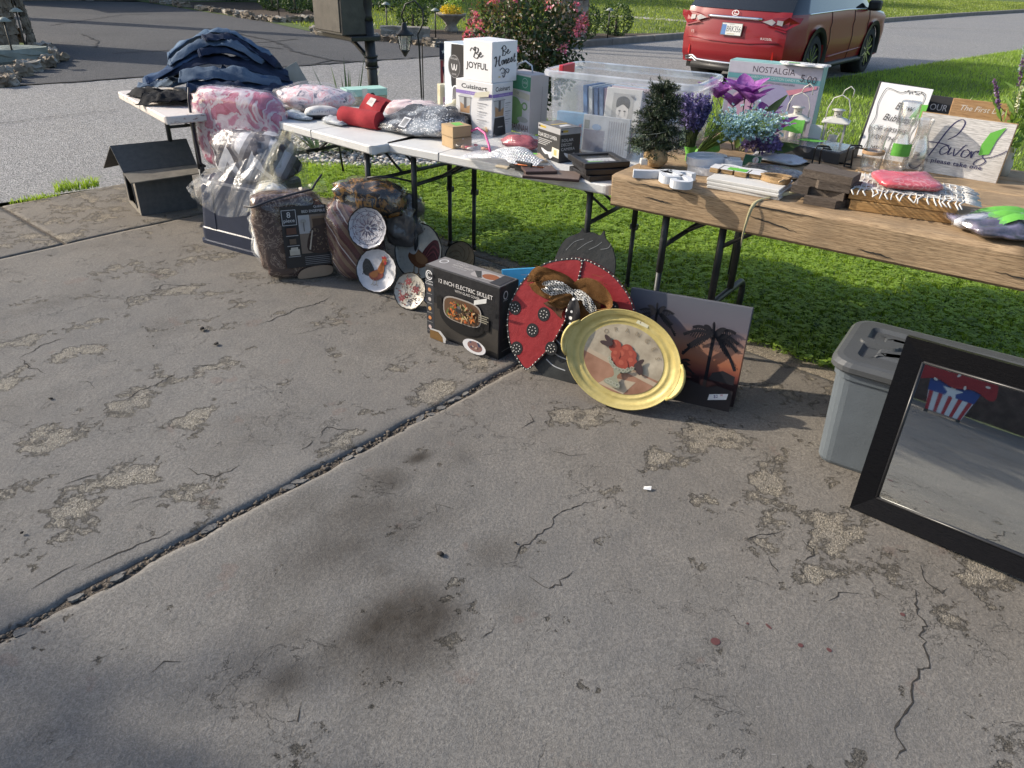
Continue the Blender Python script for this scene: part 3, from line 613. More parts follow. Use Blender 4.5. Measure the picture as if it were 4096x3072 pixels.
def folding_table(label, corner, yaw, L, W, top=None, seam=.5, ins_=.14, yi=.07):
 """corner = front-left corner of the top seen from the driveway side; X along the front, Y towards the lawn"""
 t = thing('folding_table', label, 'table', (corner[0], corner[1], 0), yaw, 'white folding tables')
 b = MB(); r = .045; out = []
 for cx, cy, a0 in ((L - r, r, -90), (L - r, W - r, 0), (r, W - r, 90), (r, r, 180)):
  for k in range(6): a = rad(a0 + 18 * k); out.append((cx + r * math.cos(a), cy + r * math.sin(a)))
 ins = lambda d: [(min(max(x, d), L - d) if True else x, min(max(y, d), W - d)) for x, y in out]
 n = len(out); rings = [(ins(.006), T - .045), (out, T - .038), (out, T - .006), (ins(.005), T)]
 vs = [(x, y, z) for q, z in rings for x, y in q]; fs = [(i * n + j, i * n + (j + 1) % n, (i + 1) * n + (j + 1) % n, (i + 1) * n + j) for i in range(3) for j in range(n)] + [tuple(range(n - 1, -1, -1)), tuple(range(3 * n, 4 * n))]
 obj('tabletop', b.add(vs, fs), top or M_TOP, t)
 if seam: obj('fold_seam', MB().box(L * seam - .0015, L * seam + .0015, -.0015, W + .0015, T - .043, T + .0006), ink((.12, .12, .12)), t)
 for x, s in ((ins_, 1), (L - ins_, -1)):
  for y in (yi, W - yi):
   q = MB().tube([(x, y, T - .05), (x, y, .36)], .0155, 10).tube([(x, y, .37), (x, y, .02)], .0125, 10)
   lg = obj('leg', q, M_LEG, t); obj('foot_cap', MB().tube([(x, y, .03), (x, y, 0)], .0165, 10), ink((.02, .02, .02)), lg)
   obj('clip', MB().box(x - .02, x + .02, y - .006, y + .02, .345, .375), M_HINGE, lg)
  obj('cross_bar', MB().tube([(x, yi, .52), (x, W - yi, .52)], .011, 8).tube([(x, .09, T - .06), (x, W - .09, T - .06)], .012, 8), M_LEG, t)
  for y in (W * .42, W * .58): obj('brace', MB().tube([(x, y, .52), (x + s * .27, y, T - .05)], .007, 6), M_LEG, t)
  obj('hinge', MB().box(x + s * .25 - .02, x + s * .25 + .02, W * .38, W * .62, T - .062, T - .046), M_HINGE, t)
 return t
NLa = (-2.076,4.521,0.735); FLa = (-2.737,5.317,0.735)
dA = Vector((NLa[0] - FLa[0], NLa[1] - FLa[1]))
folding_table('white folding table with dried red paint spatter along its edge, under the jeans', FLa, math.degrees(math.atan2(dA.y, dA.x)), dA.length + .01, .80, M_TOPA, ins_=.24, yi=.22)
NBl = (-1.579,4.647,0.735); NBr = (-0.769,3.959,0.735); dB = Vector((NBr[0] - NBl[0], NBr[1] - NBl[1])); YB = math.degrees(math.atan2(dB.y, dB.x))
folding_table('white folding table carrying bagged clothes and the red felt roll', NBl, YB, dB.length + .005, .76)
NCl = (-0.723,4.056,0.735); NCr = (0.406,3.356,0.735); dC = Vector((NCr[0] - NCl[0], NCr[1] - NCl[1])); YC = math.degrees(math.atan2(dC.y, dC.x))
folding_table('white folding table carrying the appliance boxes and the clear bin', NCl, YC, dC.length + .01, .70, seam=.27)
# timber table
def wood(name, c1, c2, grain=(1., 14., 14.), scale=5., rough=.75, knots=True, bump=.5, dirt=(.16, .12, .08)):
 if name in MATS: return MATS[name]
 m = bpy.data.materials.new(name); t, o = nt(m); v = coords(t, 'Object', grain)
 n1 = noise(t, v, scale, 6, .6, dist=1.2); n2 = noise(t, v, scale * 5, 4, .6)
 w = N(t, 'ShaderNodeTexWave', wave_type='BANDS', bands_direction='Z'); w.inputs['Scale'].default_value = 1.6; w.inputs['Distortion'].default_value = 9.; w.inputs['Detail'].default_value = 3.; w.inputs['Detail Scale'].default_value = 1.2; t.links.new(v, w.inputs['Vector'])
 c = mixc(t, ramp(t, n1, [(.3, 0.), (.7, 1.)]), c1, c2)
 c = mixc(t, ramp(t, w.outputs['Fac'], [(.55, 0.), (1., .22)]), c, tuple(x * .55 for x in c1))
 c = mixc(t, ramp(t, n2, [(.35, .85), (.54, 0.)]), c, tuple(x * .5 for x in c1))
 p = coords(t)
 c = mixc(t, ramp(t, noise(t, p, 4., 4), [(.5, 0.), (.75, .6)]), c, dirt)
 if knots:
  vo = N(t, 'ShaderNodeTexVoronoi'); vo.inputs['Scale'].default_value = 1.; t.links.new(coords(t, 'Object', (2.6, 5., 7.)), vo.inputs['Vector'])
  c = mixc(t, ramp(t, vo.outputs['Distance'], [(.10, .85), (.2, 0.)]), c, tuple(x * .35 for x in c1))
 nm = bumpn(t, math_(t, 'ADD', n2, math_(t, 'MULTIPLY', w.outputs['Fac'], .25)), bump, .003)
 princ(t, o, c, rough, nm, 0., .25); MATS[name] = m; return m
M_BEAM = wood('weathered_timber', (.33, .225, .13), (.46, .335, .205))
DT = .805
DL = (0.399,3.297,0.805); DR = (1.711,2.451,0.805); dD = Vector((DR[0] - DL[0], DR[1] - DL[1])); YD = math.degrees(math.atan2(dD.y, dD.x))
LD = 2.45
tt = thing('timber_table', 'rough timber plank table with thick beam front on dark folding legs', 'table', (DL[0], DL[1], 0), YD)
for k, (y0, y1) in enumerate(((0, .265), (.272, .54), (.547, .815), (.822, 1.09), (1.097, 1.365))):
 b = bmesh.new(); bmesh.ops.create_grid(b, x_segments=60, y_segments=1, size=.5)
 b.free(); rs = random.Random(k); prof = [(y0 + .012, DT - .14), (y0, DT - .128), (y0, DT - .016), (y0 + .006, DT - .009), (y0 + .02, DT), (y1 - .008, DT), (y1, DT - .008), (y1, DT - .132), (y1 - .01, DT - .14)]
 P = []; nx = 70
 for i in range(nx):
  x = LD * i / (nx - 1) + (k * .006 if i == 0 else 0); row = []
  for j, (y, z) in enumerate(prof): row.append((x + (.012 * abs(math.sin(j)) if i == 0 else 0), y + (fbm2(np.array(x), np.array(j * 1.), 5., 3, k) - .5) * (.006 if j in (2, 3, 4) else .002), z + (fbm2(np.array(x), np.array(j * 2.), 7., 3, k + 9) - .5) * (.008 if j in (3,) else .002)))
  P.append(row)
 q = MB().surf(P, wrap=True, smooth=False); n = len(prof); q.add(P[0], [tuple(range(n))]); q.add(P[-1], [tuple(range(n - 1, -1, -1))])
 o = obj('timber', q, M_BEAM, tt)
 if k == 0:
  o['label'] = 'front beam with cracks and knots'
  for (x0, z0, x1, z1) in ((.16, .735, .30, .728), (.62, .745, .82, .715), (1.05, .70, 1.18, .69), (1.5, .72, 1.75, .705), (.08, .785, .4, .782), (.5, .786, .9, .785)):
   n_ = 14; vs = []
   for i in range(n_ + 1):
    t_ = i / n_; x = x0 + (x1 - x0) * t_; z = z0 + (z1 - z0) * t_ + random.gauss(0, .0014); w = .0026 * math.sin(math.pi * min(1, max(.03, t_))) + .0004
    vs += [(x, -.0035, z + w), (x, -.0035, z - w)]
   obj('split', MB().add(vs, [(2 * i, 2 * i + 1, 2 * i + 3, 2 * i + 2) for i in range(n_)]), M_CRACK, o)
zb = DT - .141
for x in (.24, 1.95):
 for y in (.10, 1.22):
  q = MB().tube([(x, y, zb), (x, y, .38)], .0165, 10).tube([(x, y, .39), (x, y, 0.0)], .0135, 10); obj('leg', q, M_LEG, tt)
 obj('cross_bar', MB().tube([(x, .10, .5), (x, 1.22, .5)], .011, 8), M_LEG, tt)
 obj('brace', MB().tube([(x, .37, .5), (x + .26, .37, zb)], .009, 6), M_LEG, tt)
# wishbone leg set: two struts on a bar whose ends bend down to the floor
x = .47
for y in (.20, .47): obj('strut', MB().tube([(x + (.0 if y < .3 else .0), y, zb), (x, y, .24)], .0165, 10), M_LEG, tt)
arc = [(x, -.09, 0)] + [(x, -.09 + .07 * (1 - math.cos(rad(a))), .15 + .07 * math.sin(rad(a))) for a in range(0, 91, 15)] + [(x, .3, .235)] + [(x, .69 - .07 + .07 * math.sin(rad(a)), .15 + .07 * math.cos(rad(a))) for a in range(0, 91, 15)] + [(x, .69, 0)]
obj('foot_bar', MB().tube(arc, .0165, 10), M_LEG, tt)
obj('brace', MB().tube([(x, .2, .52), (x + .2, .2, zb)], .010, 8), M_LEG, tt); obj('brace', MB().tube([(x, .47, .52), (x + .2, .47, zb)], .010, 8), M_LEG, tt)
def onD(x, y, z=DT):      # a place on the timber table
 c, s = math.cos(rad(YD)), math.sin(rad(YD)); return (DL[0] + x * c - y * s, DL[1] + x * s + y * c, z)
# ------------------------------------------------------------------ boxes and boards standing on the driveway
def carton(name, label, cat, dims, body, r=.004, group=None):
 """dims = near corner x, y, z, yaw, right width, left width, height"""
 x, y, z, yaw, wr, wl, h = dims
 t = thing(name, label, cat, (x, y, z), yaw, group); obj('carton', MB().rbox(0, wr, 0, wl, 0, h, r, 2), body, t)
 return t, wr, wl, h
BLK = (.012, .012, .013)
M_BLKCARD = pm('black_carton', (.022, .022, .024), .35, .25, 20., .15, 60.)
# electric skillet box: large face is the left one
bx_ = list((-0.067,3.043,0.000,54.2,0.092,0.441,0.356)); bx_[4] = .14; t, wr, wl, h = carton('skillet_box', 'black electric skillet box with food picture, standing on the concrete beside the ladybug', 'box', bx_, M_BLKCARD)
FR, FL, FT = faces_of_box(wr, wl, h)
p = Print(FL); W, Hh = wl, h
p.rect(.004, .004, W * .115, Hh - .004, (.035, .038, .045))
p.poly([(W * .12, Hh * .05), (W - .004, Hh * .05), (W - .004, Hh * .42), (W * .12, Hh * .5)], (.04, .036, .032))
for k in range(5): p.ell(W * .055, Hh * (.66 - k * .135), .010, .010, ((.55, .25, .12), (.5, .45, .42), (.6, .35, .15), (.55, .22, .08), (.5, .4, .38))[k], 14)
for k in range(5): p.rect(W * .02, Hh * (.60 - k * .135), W * .095, Hh * (.606 - k * .135), (.3, .3, .3))
p.ring(W * .06, Hh * .87, .021, .024, .005, (.75, .75, .75)); p.ring(W * .06, Hh * .87, .012, .014, .004, (.7, .7, .7)); p.rect(W * .068, Hh * .85, W * .12, Hh * .89, (.03, .03, .035))
p.text('Complete', W * .06, Hh * .77, .011, (.7, .7, .7), align='C'); p.text('Cuisine', W * .06, Hh * .735, .011, (.7, .7, .7), align='C')
p.text('12 INCH ELECTRIC SKILLET', W * .20, Hh * .815, .020, (.72, .70, .68), w=W * .72, rot=0); p.text('WITH GLASS COVER', W * .42, Hh * .755, .0125, (.6, .58, .56), w=W * .33)
p.ell(W * .52, Hh * .42, W * .315, Hh * .235, (.006, .006, .007), 30); p.rect(W * .17, Hh * .44, W * .24, Hh * .62, (.006, .006, .007)); p.rect(W * .80, Hh * .36, W * .88, Hh * .54, (.006, .006, .007))
def rr(cx, cz, a, b, pw=3.4, n=40): return [(cx + a * math.copysign(abs(math.cos(i * 2 * math.pi / n)) ** (2 / pw), math.cos(i * 2 * math.pi / n)), cz + b * math.copysign(abs(math.sin(i * 2 * math.pi / n)) ** (2 / pw), math.sin(i * 2 * math.pi / n))) for i in range(n)]
p.poly(rr(W * .52, Hh * .515, W * .26, Hh * .175), (.30, .28, .26)); p.poly(rr(W * .52, Hh * .51, W * .245, Hh * .16), (.10, .055, .03))
rs = random.Random(4)
for k in range(90):
 a = rs.uniform(0, 6.28); q = math.sqrt(rs.random()) * .95; x0, z0 = W * .52 + math.cos(a) * q * W * .215, Hh * .51 + math.sin(a) * q * Hh * .13; an = rs.uniform(0, 180)
 p.ell(x0, z0, rs.uniform(.008, .018), rs.uniform(.003, .005), rs.choice(((.42, .09, .02), (.5, .16, .04), (.25, .16, .08), (.45, .33, .18), (.12, .07, .05), (.10, .14, .03))), 8, an)
p.ell(W * .53, Hh * .565, .018, .016, (.02, .02, .022), 18); p.ell(W * .53, Hh * .60, .011, .008, (.10, .10, .11), 14)
p.poly([(W * .12, .006), (W * .34, .006), (W * .35, Hh * .09), (W * .27, Hh * .17), (W * .12, Hh * .16)], (.45, .45, .45)); p.poly([(W * .12, .006), (W * .31, .006), (W * .30, Hh * .09), (W * .24, Hh * .145), (W * .12, Hh * .14)], (.16, .09, .03))
p.ell(W * .74, .045, W * .155, .036, (.6, .6, .62), 24); p.ell(W * .75, .048, W * .10, .026, (.20, .11, .10), 18)
for k in range(9): p.ell(W * .75 + rs.uniform(-.03, .03), .05 + rs.uniform(-.015, .02), .006, .005, rs.choice(((.04, .05, .10), (.25, .05, .05), (.4, .3, .25))), 9)
for k in range(4): p.rect(W * .80, Hh * (.60 - .028 * k), W * (.93 - .02 * (k % 2)), Hh * (.612 - .028 * k), (.28, .26, .2))
p.poly([(W * .74, Hh * .72), (W * .90, Hh * .80), (W * .905, Hh * .865), (W * .745, Hh * .785)], (.62, .62, .60)); p.done(t)
p = Print(FR); p.ring(wr * .3, h * .87, .016, .02, .004, (.6, .6, .6)); p.text('Complete', wr * .3, h * .79, .008, (.5, .5, .5), align='C'); p.rect(wr * .15, h * .25, wr * .8, h * .45, (.05, .05, .05)); p.rect(wr * .18, h * .27, wr * .77, h * .43, (.015, .015, .015)); p.rect(wr * .15, h * .10, wr * .7, h * .105, (.4, .4, .4)); p.done(t)
p = Print(FT @ Matrix.Rotation(rad(-90), 4, 'Y') @ Matrix.Translation((0, 0, 0)))
p = Print(FRAME((0, wl, h), (0, -1, 0), (1, 0, 0)))
p.rect(.006, .006, W - .006, wr - .006, (.20, .19, .19)); p.ring(W * .1, wr * .6, .022, .024, .005, (.6, .6, .6)); p.text('12 INCH', W * .24, wr * .70, .014, (.55, .53, .5)); p.text('ELECTRIC SKILLET', W * .24, wr * .52, .014, (.55, .53, .5), w=W * .26); p.text('WITH GLASS COVER', W * .26, wr * .38, .009, (.5, .5, .48), w=W * .2)
p.poly(rr(W * .70, wr * .5, W * .17, wr * .3), (.33, .31, .30)); p.ell(W * .76, wr * .5, .045, .03, (.25, .09, .04), 18); p.poly([(W * .52, wr * .6), (W * .66, wr * .2), (W * .70, wr * .25), (W * .58, wr * .72)], (.05, .05, .05)); p.rect(W * .84, .012, W * .97, wr * .9, (.04, .04, .045)); p.done(t)
# ---- leaning boards: frame from two foot points and a lean angle
def lean(a, b, deg):
 """a, b = left and right foot on the ground, board leans back (towards the lawn) by deg from upright"""
 a, b = Vector(a), Vector(b); r = (b - a).normalized(); back = Vector((-r.y, r.x, 0)); up = Vector((0, 0, 1)) * math.cos(rad(deg)) + back * math.sin(rad(deg))
 return FRAME(a, r, up), (b - a).length
def disc_board(mb, cx, cz, a, b, y0, y1, mat=None, n=64, rot=0):
 cs, sn = math.cos(rad(rot)), math.sin(rad(rot)); pr_ = []
 for i in range(n):
  t_ = 2 * math.pi * i / n; u, w = a * math.cos(t_), b * math.sin(t_); pr_.append((cx + u * cs - w * sn, cz + u * sn + w * cs))
 vs = [(x, y0, z) for x, z in pr_] + [(x, y1, z) for x, z in pr_]
 mb.add(vs, [(i, i + n, (i + 1) % n + n, (i + 1) % n) for i in range(n)] + [tuple(range(n)), tuple(range(2 * n - 1, n - 1, -1))], mat); return mb
def board_xz(mb, out, y0, y1, mat=None):
 n = len(out); A = sum(out[i][0] * out[(i + 1) % n][1] - out[(i + 1) % n][0] * out[i][1] for i in range(n))
 if A < 0: out = out[::-1]
 vs = [(x, y0, z) for x, z in out] + [(x, y1, z) for x, z in out]
 mb.add(vs, [(i, i + n, (i + 1) % n + n, (i + 1) % n) for i in range(n)] + [tuple(range(n)), tuple(range(2 * n - 1, n - 1, -1))], mat); return mb
def spline(pts, k=6, closed=True):
 P = [Vector(p) for p in pts]; n = len(P); Q = []
 for i in range(n if closed else n - 1):
  g_ = lambda j: P[j % n] if closed else P[max(0, min(n - 1, j))]
  p0, p1, p2, p3 = g_(i - 1), g_(i), g_(i + 1), g_(i + 2)
  for q in range(k):
   t_ = q / k; v = .5 * ((2 * p1) + (p2 - p0) * t_ + (2 * p0 - 5 * p1 + 4 * p2 - p3) * t_ * t_ + (3 * p1 - p0 - 3 * p2 + p3) * t_ ** 3); Q.append(tuple(v))
 if not closed: Q.append(tuple(P[-1]))
 return Q
# ---- round metal plates with farm pictures
M_PLATE = pm('plate_tin', (.030, .026, .022), .35, .4, 40., .2, 60., metal=.3)
def plate_face(base, seed, worn=(.05, .035, .025)):
 key = 'plate_face_%d' % seed
 m = bpy.data.materials.new(key); t_, o = nt(m); v = coords(t_)
 c = mixc(t_, ramp(t_, noise(t_, v, 22., 6, .7), [(.35, 0.), (.65, 1.)]), base, tuple(x * .72 for x in base))
 c = mixc(t_, ramp(t_, noise(t_, v, 30., 5, .6), [(.63, 0.), (.70, .8)]), c, worn); princ(t_, o, c, .38, None, 0., .5, .3); return m
def plate(label, M, r, base, seed, draw):
 t_ = thing('picture_plate', label, 'plate', M=M, group='round metal plates leaning by the bedding bags')
 pf = [(0, .002), (r * .86, .002), (r * .93, -.004), (r * .985, -.010), (r, -.012), (r, -.008), (r * .94, .004), (r * .86, .012), (0, .012)]
 R = Matrix.Rotation(rad(-90), 4, 'X')
 rim = MB().lathe(pf, 48, M=Matrix(((1, 0, 0, 0), (0, 0, 1, 0), (0, -1, 0, r), (0, 0, 0, 1)))); obj('rim', rim, M_PLATE, t_)
 n = 40; vs = [(0, .0012, r)] + [(r * .86 * math.cos(2 * math.pi * i / n), .0012, r + r * .86 * math.sin(2 * math.pi * i / n)) for i in range(n)] + [(r * .955 * (1 + .025 * math.sin(i * 7.3 + seed) * math.sin(i * 2.1)) * math.cos(2 * math.pi * i / n), -.0095, r + r * .955 * (1 + .025 * math.sin(i * 7.3 + seed) * math.sin(i * 2.1)) * math.sin(2 * math.pi * i / n)) for i in range(n)]
 fs = [(0, 1 + i, 1 + (i + 1) % n) for i in range(n)] + [(1 + i, 1 + n + i, 1 + n + (i + 1) % n, 1 + (i + 1) % n) for i in range(n)]
 obj('face', MB().add(vs, fs, smooth=True), plate_face(base, seed), t_)
 pr_ = Print(Matrix.Translation((0, .0005, r))); draw(pr_, r); pr_.done(t_, 'picture'); return t_
def rooster(p, r, flip=1, body=((.17, .06, .02), (.28, .13, .05)), tail=(.09, .015, .018), neck=(.5, .47, .42), legc=(.25, .13, .05), dark=None):
 S = lambda L: [(flip * x * r, z * r) for x, z in L]
 if dark: p.poly(S(spline([(.25, .0), (.45, .45), (.72, .55), (.80, .35), (.66, .05), (.4, -.15)])), dark)
 p.poly(S(spline([(.12, -.1), (.3, .25), (.55, .5), (.80, .42), (.86, .12), (.74, -.25), (.5, -.35), (.3, -.3)])), tail)
 for k in range(5): p.stroke(S([(.25 + .03 * k, -.15), (.5 + .03 * k, .35 - .08 * k), (.78 + .01 * k, .25 - .14 * k)]), .035 * r, tuple(min(1, x * (2.2 if k % 2 else .5)) for x in tail))
 p.poly(S(spline([(-.35, -.05), (-.15, .1), (.15, -.02), (.42, -.2), (.38, -.42), (.1, -.55), (-.2, -.45), (-.4, -.25)])), body[0])
 p.poly(S(spline([(-.1, .02), (.2, -.08), (.4, -.25), (.2, -.4), (-.05, -.3)])), body[1])
 p.poly(S(spline([(-.42, .52), (-.28, .6), (-.18, .4), (-.05, .1), (-.15, -.12), (-.38, -.08), (-.42, .2)])), neck)
 for k in range(6): p.stroke(S([(-.33 + .03 * k, .42), (-.33 + .045 * k, -.03)]), .014 * r, tuple(x * .7 for x in neck))
 p.poly(S(spline([(-.5, .66), (-.36, .72), (-.26, .6), (-.32, .48), (-.44, .48)])), tuple(min(1, x * 1.1) for x in neck))
 red_ = (.36, .025, .02)
 p.poly(S([(-.5, .66), (-.48, .82), (-.42, .74), (-.36, .86), (-.32, .74), (-.22, .80), (-.24, .66), (-.36, .68)]), red_); p.poly(S(spline([(-.5, .56), (-.4, .58), (-.38, .42), (-.46, .34), (-.53, .44)])), red_)
 p.poly(S([(-.5, .60), (-.6, .55), (-.5, .54)]), (.45, .30, .10)); p.ell(flip * -.43 * r, .62 * r, .02 * r, .02 * r, (.02, .02, .02), 8)
 for x in (-.08, .12): p.stroke(S([(x, -.48), (x + .02, -.72), (x - .08, -.80)]), .035 * r, legc, smooth=False); p.stroke(S([(x + .02, -.72), (x + .12, -.80)]), .03 * r, legc, smooth=False)
def medallion(p, r):
 c = (.055, .05, .085)
 p.ring(0, 0, r * .80, r * .80, r * .02, c); p.ring(0, 0, r * .22, r * .22, r * .03, c); p.ell(0, 0, r * .09, r * .09, c, 16)
 for k in range(12):
  a = rad(30 * k); cs, sn = math.cos(a), math.sin(a); X = lambda u, v: (r * (u * cs - v * sn), r * (u * sn + v * cs))
  p.poly([X(.12, 0), X(.3, .05), X(.52, 0), X(.3, -.05)], c); p.stroke([X(.55, -.12), X(.64, -.04), X(.55, 0), X(.64, .04), X(.55, .12)], r * .03, c); p.ell(*X(.70, 0), r * .035, r * .035, c, 8); p.stroke([X(.72, .12), X(.82, .08), X(.86, .18)], r * .022, c); p.stroke([X(.4, .1), X(.45, .17), X(.52, .13)], r * .02, c)
def vines(p, r):
 rs_ = random.Random(3); b, rd = (.045, .022, .018), (.16, .02, .025)
 for k in range(6):
  a = rs_.uniform(-.6, .6); p.stroke([(-.6 * r + .2 * k * r, -.55 * r), (-.3 * r + .12 * k * r, -.1 * r + a * .2 * r), (-.5 * r + .25 * k * r, .35 * r), (-.2 * r + .16 * k * r, .62 * r)], .018 * r, b)
 for k in range(46):
  a, q = rs_.uniform(0, 6.28), rs_.uniform(.15, .85); p.ell(q * r * math.cos(a), q * r * math.sin(a), r * rs_.uniform(.05, .1), r * .035, b if k % 3 else rd, 9, rs_.uniform(0, 180))
 for cx, cz in ((-.35, -.45), (.45, .15), (-.1, .5)):
  for k in range(6): p.ell((cx + .12 * math.cos(k * 1.05)) * r, (cz + .12 * math.sin(k * 1.05)) * r, .10 * r, .06 * r, rd, 10, k * 60)
def scrolls(p, r):
 for k in range(7):
  a = k * .9; p.stroke([(r * q * math.cos(a + q * 2.5), r * q * math.sin(a + q * 2.5)) for q in (.2, .4, .55, .7, .82)], .03 * r, (.16, .09, .035))
def put_plate(label, bottom, r, deg, base, seed, draw, yaw=YC, z=0.):
 u = Vector((math.cos(rad(yaw)), math.sin(rad(yaw)), 0)); back = Vector((-u.y, u.x, 0)); up = Vector((0, 0, math.cos(rad(deg)))) + back * math.sin(rad(deg))
 return plate(label, FRAME((bottom[0], bottom[1], z), u, up), r, base, seed, draw)
put_plate('round plate with a dark blue medallion pattern, propped on the striped bedding bag', (-.81, 3.86), .112, 16, (.46, .46, .50), 1, medallion, -14, .215)
put_plate('large round plate with a white and red rooster beside the table leg', (-.574, 3.98), .160, 18, (.66, .61, .50), 2, lambda p, r: rooster(p, r * 1.02), -28)
put_plate('small round plate with a dark tailed rooster facing right, below the medallion plate', (-.764, 3.775), .119, 20, (.58, .58, .60), 3, lambda p, r: rooster(p, r * .85, -1, ((.22, .05, .03), (.33, .12, .03)), (.012, .016, .018), (.35, .11, .02), (.30, .26, .2), (.016, .02, .022)), -16)
put_plate('small round plate with brown vines and red flowers standing on the concrete', (-.559, 3.570), .096, 22, (.56, .53, .46), 4, vines, -26)
put_plate('tan scroll patterned plate behind the skillet box', (-.345, 4.03), .105, 24, (.36, .27, .16), 5, scrolls, -33)
put_plate('pale plate wedged between the vine plate and the skillet box', (-.425, 3.60), .085, 20, (.42, .42, .43), 6, medallion, -30)
# ---- palm painting
r_, u_ = None, None
def leanf(br, yaw, deg, W, roll=0.):
 y = rad(yaw); r = Vector((math.cos(y), math.sin(y), 0)); bk = Vector((-r.y, r.x, 0)); u = Vector((0, 0, math.cos(rad(deg)))) + bk * math.sin(rad(deg)); q = rad(roll)
 r2, u2 = r * math.cos(q) + u * math.sin(q), u * math.cos(q) - r * math.sin(q); o = Vector(br) - r2 * W; return FRAME(o, r2, u2)
def sunset_mat():
 m = bpy.data.materials.new('sunset_canvas'); t, o = nt(m); tc = N(t, 'ShaderNodeTexCoord'); s = N(t, 'ShaderNodeSeparateXYZ'); t.links.new(tc.outputs['Object'], s.inputs[0])
 z = math_(t, 'DIVIDE', s.outputs[2], .42); z = math_(t, 'ADD', z, math_(t, 'MULTIPLY', math_(t, 'SUBTRACT', noise(t, coords(t, 'Object', (1, 1, 3)), 7., 4), .5), .10))
 c = ramp(t, z, [(0., (.010, .008, .010)), (.23, (.03, .012, .014)), (.30, (.17, .045, .035)), (.40, (.34, .12, .06)), (.55, (.29, .16, .11)), (.75, (.115, .105, .125)), (1., (.10, .105, .125))])
 princ(t, o, c, .5, bumpn(t, noise(t, coords(t), 400., 2), .2, .002), 0., .3); return m
PW, PH = .507, .419
MP = leanf((0.921,2.671,0.000), -24, 15.3, PW, 1.5); MP.translation.z = .004
t = thing('palm_canvas', 'canvas print of black palm trees at sunset leaning under the timber table', 'painting', M=MP)
obj('canvas', MB().rbox(0, PW, 0, .032, 0, PH, .003, 2), sunset_mat(), t)
p = Print(); K = (.008, .007, .010)
def palm(x, z, h, s, n, seed, tilt=0.):
 rs = random.Random(seed); p.stroke([(x + tilt * .3, 0.02), (x + tilt * .15, (z) * .5), (x, z)], .012 * s / .1, K)
 for k in range(n):
  a = rad(-25 + 230 * k / (n - 1)) + rs.uniform(-.12, .12); L = s * rs.uniform(.8, 1.15); pts = [(x + L * q * math.cos(a), z + L * q * math.sin(a) - L * .55 * q * q * (1 if True else 0)) for q in (0, .25, .5, .75, 1.)]
  p.stroke(pts, .010 * s / .1, K)
  for q in range(1, 12):
   t_ = q / 12; x0 = x + L * t_ * math.cos(a); z0 = z + L * t_ * math.sin(a) - L * .55 * t_ * t_; w = L * .26 * math.sin(math.pi * min(1, t_ + .12)); p.stroke([(x0, z0), (x0 + .012 * math.cos(a), z0 - w)], .0042 * s / .1, K, smooth=False)
palm(.375, .285, .2, .115, 11, 1); palm(.135, .34, .2, .085, 9, 2); palm(.265, .155, .1, .07, 9, 3, .01)
p.poly([(.004, .004), (PW - .004, .004), (PW - .004, .09), (.44, .10), (.40, .085), (.33, .10), (.26, .085), (.18, .095), (.004, .08)], (.012, .009, .011)); p.poly([(.20, .105), (.33, .11), (.33, .118), (.2, .112)], (.10, .03, .03)); p.poly([(.40, .12), (.5, .115), (.5, .15), (.45, .165), (.41, .15)], K)
p.poly([(.412, .035), (.484, .052), (.487, .077), (.415, .060)], (.60, .60, .60)); p.text('$2', .435, .047, .014, (.06, .03, .12), rot=13); p.text('00', .459, .062, .007, (.4, .03, .05), rot=13); p.done(t, 'picture')
# ---- ladybug sign
M_RED = pm('red_paint', (.27, .022, .026), .5, .12, 9., .25, 30., spec=.35); M_BLKP = pm('black_chalk_paint', (.018, .020, .021), .6, .4, 7., .2, 40., c2=(.032, .035, .035)); M_DOT = ink((.62, .60, .54))
ML = leanf((.43, 2.765, .003), -24, 17, .52, 0.)
t = thing('ladybug_sign', 'wooden ladybug sign with red wings, black spots and a burlap bow', 'sign', M=ML)
# local frame: x 0 .. .52, z 0 .. .66
obj('body', board_xz(MB(), spline([(.20, .0), (.33, -.0), (.45, .10), (.50, .28), (.46, .42), (.30, .50), (.14, .44), (.08, .28), (.10, .10)], 5), .012, .026), M_BLKP, t)
obj('head', board_xz(MB(), spline([(.165, .44), (.160, .53), (.19, .605), (.245, .642), (.255, .665), (.268, .645), (.30, .652), (.335, .645), (.35, .667), (.36, .64), (.40, .60), (.425, .53), (.41, .44), (.29, .40)], 5), .010, .024), M_BLKP, t)
WL = spline([(.115, .012), (.155, .055), (.21, .14), (.25, .245), (.272, .325), (.282, .40), (.285, .47), (.284, .535), (.22, .531), (.12, .492), (.04, .41), (-.005, .31), (-.012, .215), (.015, .115), (.065, .05)], 4)
WR = spline([(.284, .40), (.29, .325), (.29, .24), (.315, .17), (.40, .08), (.465, .05), (.52, .14), (.565, .25), (.56, .33), (.515, .42), (.43, .495), (.34, .531), (.284, .535), (.284, .47)], 4)
